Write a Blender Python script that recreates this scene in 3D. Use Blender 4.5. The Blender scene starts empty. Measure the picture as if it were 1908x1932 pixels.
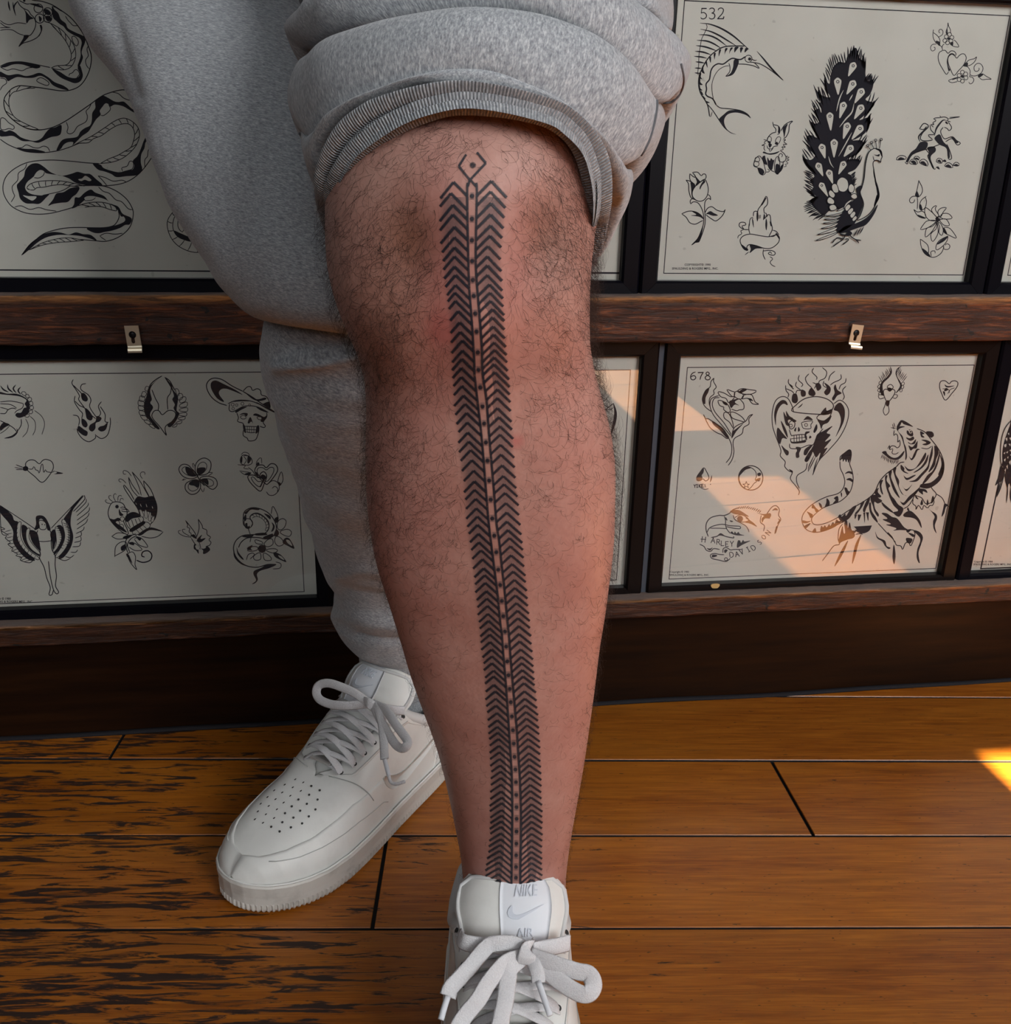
import bpy, bmesh, math, random
import numpy as np
from mathutils import Vector, Matrix
from mathutils.bvhtree import BVHTree
from mathutils.geometry import tessellate_polygon

SC = bpy.context.scene
COL = SC.collection
# ------------------------------------------------------------------ camera
F, CX, CY = 1838.0, 954.0, 966.0
PITCH, ROLL, YAW = math.radians(20.1927), math.radians(1.3358), math.radians(8.6919)
CAM = np.array([0.0, 0.0, 0.6168])
_Rh = np.array([math.cos(YAW), -math.sin(YAW), 0.0])
_Fh = np.array([math.sin(YAW)*math.cos(PITCH), math.cos(YAW)*math.cos(PITCH), -math.sin(PITCH)])
_Uh = np.array([math.sin(YAW)*math.sin(PITCH), math.cos(YAW)*math.sin(PITCH), math.cos(PITCH)])
RV = math.cos(ROLL)*_Rh + math.sin(ROLL)*_Uh
UV_ = -math.sin(ROLL)*_Rh + math.cos(ROLL)*_Uh
FV = _Fh
cam_data = bpy.data.cameras.new('camera')
cam = bpy.data.objects.new('camera', cam_data)
COL.objects.link(cam)
M = Matrix.Identity(4)
for i in range(3):
    M[i][0], M[i][1], M[i][2], M[i][3] = RV[i], UV_[i], -FV[i], CAM[i]
cam.matrix_world = M
cam_data.sensor_fit = 'HORIZONTAL'
cam_data.sensor_width = 36.0
cam_data.lens = F/1908.0*36.0
cam_data.clip_start = 0.02
SC.camera = cam
# ------------------------------------------------------------------ light
world = bpy.data.worlds.new('room_air'); SC.world = world
world.use_nodes = True
bgn = world.node_tree.nodes['Background']
bgn.inputs[0].default_value = (0.80, 0.86, 1.0, 1)
bgn.inputs[1].default_value = 0.5
sun_d = bpy.data.lights.new('sun', 'SUN'); sun_d.energy = 85.0; sun_d.angle = math.radians(0.35); sun_d.color = (1.0, 0.86, 0.55)
sun = bpy.data.objects.new('sun', sun_d); COL.objects.link(sun)
SUN_EL = math.radians(40)
sun.rotation_euler = (math.radians(50), 0, 0)        # shines along +Y, downwards 40 degrees
sun.location = (0.8, -4, 4)
def area_light(name, loc, rot, sx, sy, energy, color):
    d = bpy.data.lights.new(name, 'AREA'); d.shape = 'RECTANGLE'; d.size = sx; d.size_y = sy; d.energy = energy; d.color = color
    o = bpy.data.objects.new(name, d); COL.objects.link(o); o.location = loc; o.rotation_euler = rot
    return o
area_light('unseen_front_light', (1.50, -2.25, 2.0), (math.radians(90), 0, 0), 1.15, 1.3, 76.0, (1.0, 1.0, 1.0))
area_light('unseen_front_light', (-.60, -2.25, 2.0), (math.radians(90), 0, 0), 2.0, 1.3, 21.0, (.93, .97, 1.0))  # weak cool fill added before the solid front wall to soften shadows
area_light('side_window_daylight', (2.20, -0.75, 1.85), (0, math.radians(90), 0), 1.1, 1.5, 27.0, (1.0, 1.0, 1.0))
vs = SC.view_settings
vs.view_transform = 'Standard'; vs.look = 'None'; vs.gamma = 1.0; vs.use_curve_mapping = False
vs.exposure = 0.0
SC.cycles.use_denoising = True
SC.cycles.max_bounces = 6; SC.cycles.diffuse_bounces = 3; SC.cycles.glossy_bounces = 3; SC.cycles.transmission_bounces = 3
SC.cycles.caustics_reflective = False; SC.cycles.caustics_refractive = False
SC.cycles.use_adaptive_sampling = True; SC.cycles.adaptive_threshold = 0.02

# ------------------------------------------------------------------ helpers
def ray(px, py):
    return FV + RV*((px-CX)/F) - UV_*((py-CY)/F)
def at_depth(px, py, d):
    return CAM + ray(px, py)*d
def at_Y(px, py, Y):
    r = ray(px, py); return CAM + r*(Y/r[1])
def at_floor(px, py, z=0.0):
    r = ray(px, py); return CAM + r*((z-CAM[2])/r[2])
def project(p):
    v = np.asarray(p)-CAM; d = v@FV
    return CX+F*(v@RV)/d, CY-F*(v@UV_)/d
def link(o, parent=None):
    COL.objects.link(o)
    if parent is not None:
        o.parent = parent
        o.matrix_parent_inverse = parent['_inv'] if False else PINV[parent.name]
    return o
PINV = {}
def empty(name, loc, label=None, cat=None, group=None, parent=None):
    o = bpy.data.objects.new(name, None); o.empty_display_size = 0.05
    COL.objects.link(o)
    o.location = Vector(loc)
    PINV[o.name] = Matrix.Translation(-Vector(loc))
    tag(o, label, cat, group)
    return o
def tag(o, label=None, cat=None, group=None, kind=None):
    if label: o['label'] = label
    if cat: o['category'] = cat
    if group: o['group'] = group
    if kind: o['kind'] = kind
    return o
def mesh(name, verts, faces, mats, parent=None, smooth=False, uv=None, mat_idx=None, weld=0):
    me = bpy.data.meshes.new(name)
    me.from_pydata([tuple(map(float, v)) for v in verts], [], faces)
    if not isinstance(mats, (list, tuple)): mats = [mats]
    for m in mats: me.materials.append(m)
    if smooth: me.polygons.foreach_set('use_smooth', [True]*len(me.polygons))
    if mat_idx is not None: me.polygons.foreach_set('material_index', mat_idx)
    if uv is not None:
        lay = me.uv_layers.new(name='UVMap')
        idx = np.empty(len(me.loops), dtype=np.int32); me.loops.foreach_get('vertex_index', idx)
        lay.data.foreach_set('uv', np.asarray(uv, dtype=np.float32)[idx].ravel())
    me.update()
    if weld:
        bm = bmesh.new(); bm.from_mesh(me); bmesh.ops.remove_doubles(bm, verts=bm.verts, dist=weld); bmesh.ops.recalc_face_normals(bm, faces=bm.faces)
        bm.to_mesh(me); bm.free()
    o = bpy.data.objects.new(name, me)
    COL.objects.link(o)
    if parent is not None:
        o.parent = parent
        o.matrix_parent_inverse = PINV.get(parent.name, Matrix.Identity(4))
        PINV[o.name] = PINV.get(parent.name, Matrix.Identity(4)) if parent.type == 'MESH' else Matrix.Identity(4)
    else:
        PINV[o.name] = Matrix.Identity(4)
    return o
def catmull(P, n, closed=False):
    """resample control points P (k,d) to n points along a Catmull-Rom curve, even in arc length"""
    P = np.asarray(P, float); k = len(P)
    if k == 2 and not closed:
        t = np.linspace(0, 1, n)[:, None]; return P[0]*(1-t)+P[1]*t
    if closed: Q = np.vstack([P[-1], P, P[0], P[1]]); segs = k
    else: Q = np.vstack([2*P[0]-P[1], P, 2*P[-1]-P[-2]]); segs = k-1
    out = []; m = 10
    for i in range(segs):
        p0, p1, p2, p3 = Q[i], Q[i+1], Q[i+2], Q[i+3]
        t = (np.arange(m)/m)[:, None]
        out.append(.5*((2*p1)+(-p0+p2)*t+(2*p0-5*p1+4*p2-p3)*t**2+(-p0+3*p1-3*p2+p3)*t**3))
    C = np.vstack(out+[Q[-2][None] if not closed else P[0][None]])
    L = np.r_[0, np.cumsum(np.linalg.norm(np.diff(C, axis=0), axis=1))]
    s = np.linspace(0, L[-1], n, endpoint=not closed)
    return np.stack([np.interp(s, L, C[:, j]) for j in range(C.shape[1])], 1)
def box(x0, x1, y0, y1, z0, z1):
    v = [(x, y, z) for x in (x0, x1) for y in (y0, y1) for z in (z0, z1)]
    f = [(0,1,3,2), (4,6,7,5), (0,4,5,1), (2,3,7,6), (0,2,6,4), (1,5,7,3)]
    return v, f
def join(parts):
    V, Fc = [], []
    for v, f in parts:
        n = len(V); V += [tuple(a) for a in v]; Fc += [tuple(i+n for i in q) for q in f]
    return V, Fc
def grid_faces(nu, nv, wrap_u=False):
    f = []
    for j in range(nv-1):
        for i in range(nu if wrap_u else nu-1):
            a = j*nu+i; b = j*nu+(i+1) % nu
            f.append((a, b, b+nu, a+nu))
    return f
def tube(P, rad, n=8, flat=1.0, up=None, caps=True, taper=None):
    """sweep an ellipse (rad, rad*flat) along P; 'up' is the thin direction hint"""
    P = np.asarray(P, float); k = len(P)
    T = np.gradient(P, axis=0); T /= np.linalg.norm(T, axis=1)[:, None]+1e-12
    if up is None: up = np.array([0, 0, 1.0])
    up = np.asarray(up, float)
    if up.ndim == 1: up = np.repeat(up[None], k, 0)
    A = np.cross(T, up); A /= np.linalg.norm(A, axis=1)[:, None]+1e-12
    B = np.cross(A, T)
    r = np.full(k, rad) if taper is None else rad*np.asarray(taper)
    th = np.linspace(0, 2*math.pi, n, endpoint=False)
    V = P[:, None]+A[:, None]*(np.cos(th)[None, :, None]*r[:, None, None])+B[:, None]*(np.sin(th)[None, :, None]*r[:, None, None]*flat)
    V = V.reshape(-1, 3); f = grid_faces(n, k, True)
    if caps: f += [tuple(range(n-1, -1, -1)), tuple(range((k-1)*n, k*n))]
    return [tuple(v) for v in V], f

# ------------------------------------------------------------------ materials
def mat(name, color=(.5,.5,.5), rough=.6, spec=.5, metal=0.0):
    m = bpy.data.materials.new(name); m.use_nodes = True
    b = m.node_tree.nodes['Principled BSDF']
    b.inputs['Base Color'].default_value = (*color, 1)
    b.inputs['Roughness'].default_value = rough
    b.inputs['Specular IOR Level'].default_value = spec
    b.inputs['Metallic'].default_value = metal
    return m
class NT:
    def __init__(s, m): s.t = m.node_tree; s.n = s.t.nodes; s.b = s.n.get('Principled BSDF')
    def add(s, typ, **kw):
        n = s.n.new(typ)
        for k, v in kw.items():
            if k.startswith('_'): setattr(n, k[1:], v)
            else:
                key = k.replace('__', ' ')
                n.inputs[key if not key.isdigit() else int(key)].default_value = v
        return n
    def l(s, a, b): s.t.links.new(a, b)
    def ramp(s, fac, stops, mode='LINEAR'):
        r = s.n.new('ShaderNodeValToRGB'); r.color_ramp.interpolation = mode
        while len(r.color_ramp.elements) < len(stops): r.color_ramp.elements.new(0.5)
        for e, (p, c) in zip(r.color_ramp.elements, stops):
            e.position = p; e.color = (*c, 1) if len(c) == 3 else c
        s.l(fac, r.inputs[0]); return r
    def mapping(s, src, scale, rot=(0,0,0), loc=(0,0,0)):
        m = s.n.new('ShaderNodeMapping'); m.inputs['Scale'].default_value = scale; m.inputs['Rotation'].default_value = rot; m.inputs['Location'].default_value = loc
        s.l(src, m.inputs[0]); return m.outputs[0]
    def noise(s, vec, scale, detail=4, rough=.5, dist=0):
        n = s.n.new('ShaderNodeTexNoise'); n.inputs['Scale'].default_value = scale; n.inputs['Detail'].default_value = detail
        n.inputs['Roughness'].default_value = rough; n.inputs['Distortion'].default_value = dist
        if vec is not None: s.l(vec, n.inputs['Vector'])
        return n.outputs['Fac']
    def mix(s, fac, a, b, typ='MIX'):
        m = s.n.new('ShaderNodeMix'); m.data_type = 'RGBA'; m.blend_type = typ
        for i, x in ((0, fac), (6, a), (7, b)):
            if isinstance(x, (int, float)): m.inputs[i].default_value = x
            elif isinstance(x, (tuple, list)): m.inputs[i].default_value = (*x, 1)
            else: s.l(x, m.inputs[i])
        return m.outputs[2]
    def math(s, op, a, b=None, clamp=False):
        m = s.n.new('ShaderNodeMath'); m.operation = op; m.use_clamp = clamp
        for i, x in ((0, a), (1, b)):
            if x is None: continue
            if isinstance(x, (int, float)): m.inputs[i].default_value = x
            else: s.l(x, m.inputs[i])
        return m.outputs[0]
    def bump(s, h, strength=.3, dist=.001):
        b = s.n.new('ShaderNodeBump'); b.inputs['Strength'].default_value = strength; b.inputs['Distance'].default_value = dist
        s.l(h, b.inputs['Height']); s.l(b.outputs[0], s.b.inputs['Normal'])
def pos(nt):
    return nt.n.new('ShaderNodeNewGeometry').outputs['Position']
# ---- line drawings on the framed sheets.  '@name x y scale' then one command per line:
# s w pts smooth line | c w pts closed line | f pts ink shape | w pts paper shape | n w pts paper shape + outline
# t w pts tapered line | l w pts straight line | o w x,y r ring | d x,y r dot | k w pts paper line
# e x,y tx,ty r eye feather | g n dx,dy w pts fringe | b w n pts / pts ladder | q h ang x,y TEXT lettering
ART = {}
ART['snake'] = '''
@snake_drawing 0 0 6
t 14 95,10 100,60 115,125
t 12 145,20 155,90 180,180
t 12 205,10 165,60 162,110
s 8 200,15 225,60 265,95 320,120 350,165 385,200 405,260 395,320 365,375 330,405 265,400
f 265,95 290,150 300,265 335,225 385,208 340,180
s 7 0,230 50,265 110,280 200,258 300,270
s 7 0,255 60,300 120,312
s 7 0,315 60,312 110,312
s 7 0,345 60,335 140,340 210,380 270,400
f 270,400 265,430 210,530 330,410
s 8 212,530 260,490 340,465 420,425 460,370 475,320 465,280
f 450,280 475,300 475,350 440,420 462,350
o 8 435,95 50
o 8 540,140 52
o 8 450,210 52
o 8 540,205 48
f 500,105 545,110 578,150 550,172 505,150
f 440,180 475,212 450,250
f 510,190 560,180 585,222 540,240
f 330,40 420,45 490,90 430,78 380,62
s 8 215,5 300,45 340,40
d 275,8 14
s 9 360,2 470,15 580,50 680,110 790,190 880,290 950,400 1000,520 1035,640 1020,770 970,890 900,975 800,1020 690,1028 560,1010 430,990 300,975 220,970 140,1000 90,1050 50,1110 45,1190 70,1270 130,1340 220,1410 330,1460 460,1470 570,1450 660,1415 760,1360 880,1280 1010,1190 1150,1090 1260,1045 1380,1018 1480,1030 1570,1080 1660,1180 1730,1320 1765,1470 1770,1600 1755,1710
b 7 9 520,245 595,275 700,340 780,430 840,520 858,620 840,700 800,760 730,790 640,785 580,770 / 590,290 650,350 720,430 770,510 805,600 800,680 760,730 700,742 640,745 600,760 580,770
f 590,70 620,110 660,150 690,220 745,265 770,320 850,365 930,400 968,430 960,490 935,550 925,600 940,650 915,720 890,760 880,740 912,640 912,560 925,480 900,430 830,395 760,350 720,300 680,275 640,240 605,205 590,150
f 590,780 640,840 700,885 780,920 850,942 910,920 938,860 925,790 905,740 880,770 905,830 890,870 840,885 770,870 720,840 690,820 640,795
s 7 780,860 790,835 820,825 850,790 880,795 900,840 870,880
c 7 815,415 850,415 885,460 885,500 860,520 825,470
s 7 740,180 770,230 800,260 830,290 880,290
s 7 1000,520 985,560 1000,630 970,680 980,740 1010,780
s 7 590,70 640,90 700,130
f 5,758 80,720 150,702 240,702 340,715 460,750 420,775 360,765 250,730 150,730 60,762
s 7 5,760 80,795 150,780 250,800 320,770 450,755
s 8 0,750 80,715 150,702 240,700 360,720 570,765
f 0,810 90,850 200,838 290,860 360,850 450,825 540,870 620,930 720,970 780,1020 690,1005 600,965 540,900 460,858 380,880 290,882 200,872 130,900 90,920 60,880 0,870
c 7 420,900 470,880 550,930 545,965 500,960 425,925
s 7 0,1025 30,975 75,940 60,895 0,885
b 7 8 430,993 300,975 220,970 140,1000 90,1050 50,1110 45,1190 70,1270 130,1340 220,1410 330,1460 440,1468 / 400,998 300,1003 210,1028 150,1045 110,1095 100,1160 115,1240 160,1320 230,1370 330,1420 400,1448 440,1468
@snake_drawing 0 170 6
s 8 0,555 90,615 180,655 290,695 440,708 560,702 680,680 790,645 900,600
b 7 17 830,628 900,590 1040,520 1180,430 1300,350 1400,318 1490,350 1560,420 1580,510 1550,610 1490,690 1390,770 1270,815 1130,832 / 900,600 1000,595 1060,550 1150,515 1240,450 1340,395 1440,380 1500,420 1525,500 1510,580 1480,650 1400,700 1330,740 1230,780 1140,828
s 8 1755,690 1700,790 1600,920 1490,1010 1370,1060 1210,1082 1050,1076 900,1082
f 1160,65 1220,85 1290,125 1340,135 1400,130 1450,170 1500,215 1580,240 1605,275 1520,255 1450,215 1390,182 1300,165 1250,188 1230,160 1195,150 1160,190 1130,235 1140,280 1090,330 1040,410 1000,470 930,520 880,570 820,628 830,590 770,590 720,620 690,665 640,685 660,630 690,580 740,550 870,530 910,470 960,430 1020,400 1040,340 1045,260 1080,200 1080,120
s 7 1140,285 1180,285 1250,220 1230,160
s 7 1260,20 1340,40 1400,90 1470,115 1550,120
f 695,395 690,490 650,520 570,535 440,595 350,580 250,575 150,520 60,525 0,520 0,450 60,470 110,455 170,480 230,530 310,560 400,575 470,545 520,480 560,440 630,420
c 7 10,320 50,320 100,370 160,410 150,445 100,435 50,450 10,440 5,380
s 7 750,360 770,420 760,480 800,495 840,470 880,410 970,360 990,300 975,240 1010,200 1035,150
f 185,655 300,665 400,670 520,702 430,710 300,697
s 7 190,655 250,650 300,620 380,650 440,655 490,635 540,650 565,695
c 7 1600,370 1640,350 1660,430 1670,490 1640,490 1620,420
f 1670,510 1700,545 1650,590 1635,660 1600,730 1595,820 1610,900 1560,960 1430,975 1320,985 1260,950 1180,920 1110,900 1050,830 1140,845 1170,880 1250,910 1350,930 1430,910 1500,900 1520,850 1505,800 1560,740 1600,650 1630,570
s 7 1390,920 1380,880 1440,860 1470,805 1510,820 1500,890 1430,915
s 7 1730,600 1680,680 1670,750 1640,790 1640,870
s 7 1110,970 1190,990 1280,1030 1380,1020 1430,1040
s 7 1110,970 1160,1020 1210,1080
s 8 1130,832 1000,825 800,805 600,792 420,800 280,830 150,900 70,980 35,1080 45,1180 100,1280 170,1340 290,1390 430,1405 570,1395 700,1365 820,1330 880,1310
s 7 305,830 280,890 210,940 200,1020 140,1090 150,1160 165,1200 125,1270
f 350,840 430,830 500,870 560,920 620,950 690,970 760,960 830,940 880,925 960,945 1020,950 1080,1000 1160,1082 980,1075 860,1050 780,1000 680,965 600,955 520,940 500,920 450,905 410,950 370,990 310,1040 285,1100 310,1150 370,1180 480,1192 560,1175 520,1220 450,1285 370,1285 290,1280 230,1230 210,1160 190,1080 220,1040 270,980 290,900
w 385,990 440,990 490,960 500,920 455,905 410,935
s 7 385,990 440,995 490,965 505,925
w 260,1190 320,1200 415,1205 370,1250 310,1225
w 885,1010 930,1000 970,970 1035,1015 1010,1030 960,1015 920,1030
b 7 9 960,1088 860,1060 700,1030 560,1025 430,1035 340,1065 305,1110 340,1130 / 900,1092 800,1085 700,1070 600,1078 500,1098 420,1105 385,1130 340,1130
f 545,1310 600,1240 640,1170 720,1155 800,1110 900,1100 870,1170 820,1210 770,1265 690,1275 600,1290
s 7 800,1085 700,1140 560,1175 480,1192
s 8 900,1082 1000,1080 1110,1080 1210,1095 1330,1150 1430,1230 1490,1320 1510,1400 1485,1520 1420,1610 1310,1680 1190,1712 1080,1705 900,1690
f 850,1215 900,1215 960,1160 1030,1125 1080,1160 1180,1200 1250,1280 1340,1320 1390,1400 1490,1450 1470,1520 1420,1525 1360,1560 1270,1590 1190,1605 1120,1620 1050,1610 980,1565 1100,1560 1230,1550 1310,1530 1390,1500 1420,1470 1400,1430 1370,1430 1330,1350 1260,1290 1200,1240 1080,1205 1000,1215 930,1270 870,1320 810,1340 840,1290
w 955,1220 1000,1200 1080,1205 1050,1240 970,1250
s 6 955,1225 970,1252 1050,1242 1085,1215
b 7 6 880,1310 980,1280 1080,1268 1190,1275 1290,1310 1340,1360 / 960,1325 1060,1315 1150,1320 1240,1350 1300,1365 1325,1367
s 8 1340,1360 1350,1430 1320,1500 1270,1540 1150,1558 900,1555 760,1560 640,1580 500,1625 400,1700 310,1790 245,1870
s 7 1115,1095 1170,1145 1240,1170 1310,1240 1380,1265 1450,1340 1500,1355
s 7 165,1325 240,1310 340,1350 440,1330 530,1355 640,1370
f 245,1870 330,1750 430,1670 500,1630 600,1605 700,1615 780,1635 860,1610 940,1630 1030,1640 1100,1705 1020,1680 900,1650 780,1640 650,1640 520,1670 420,1730 340,1800
b 6 9 330,1810 480,1730 640,1685 780,1672 900,1690 / 330,1810 480,1755 650,1725 800,1715 950,1700
s 7 1130,1650 1200,1620 1300,1630 1390,1620
s 7 1130,1650 1160,1675 1200,1700
@coiled_snake_drawing 0 0 3.45
b 4 9 1140,1360 1090,1440 1105,1530 1160,1600 1250,1640 1330,1632 1420,1570 / 1165,1365 1130,1430 1130,1500 1180,1550 1250,1572 1320,1560 1380,1520
f 1130,1500 1180,1520 1250,1545 1320,1530 1310,1560 1240,1572 1160,1545
s 4 1160,1420 1160,1480 1190,1510 1205,1465
s 4 1050,1172 1075,1160 1090,1165
s 4 1052,1215 1080,1198 1095,1200
'''
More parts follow.
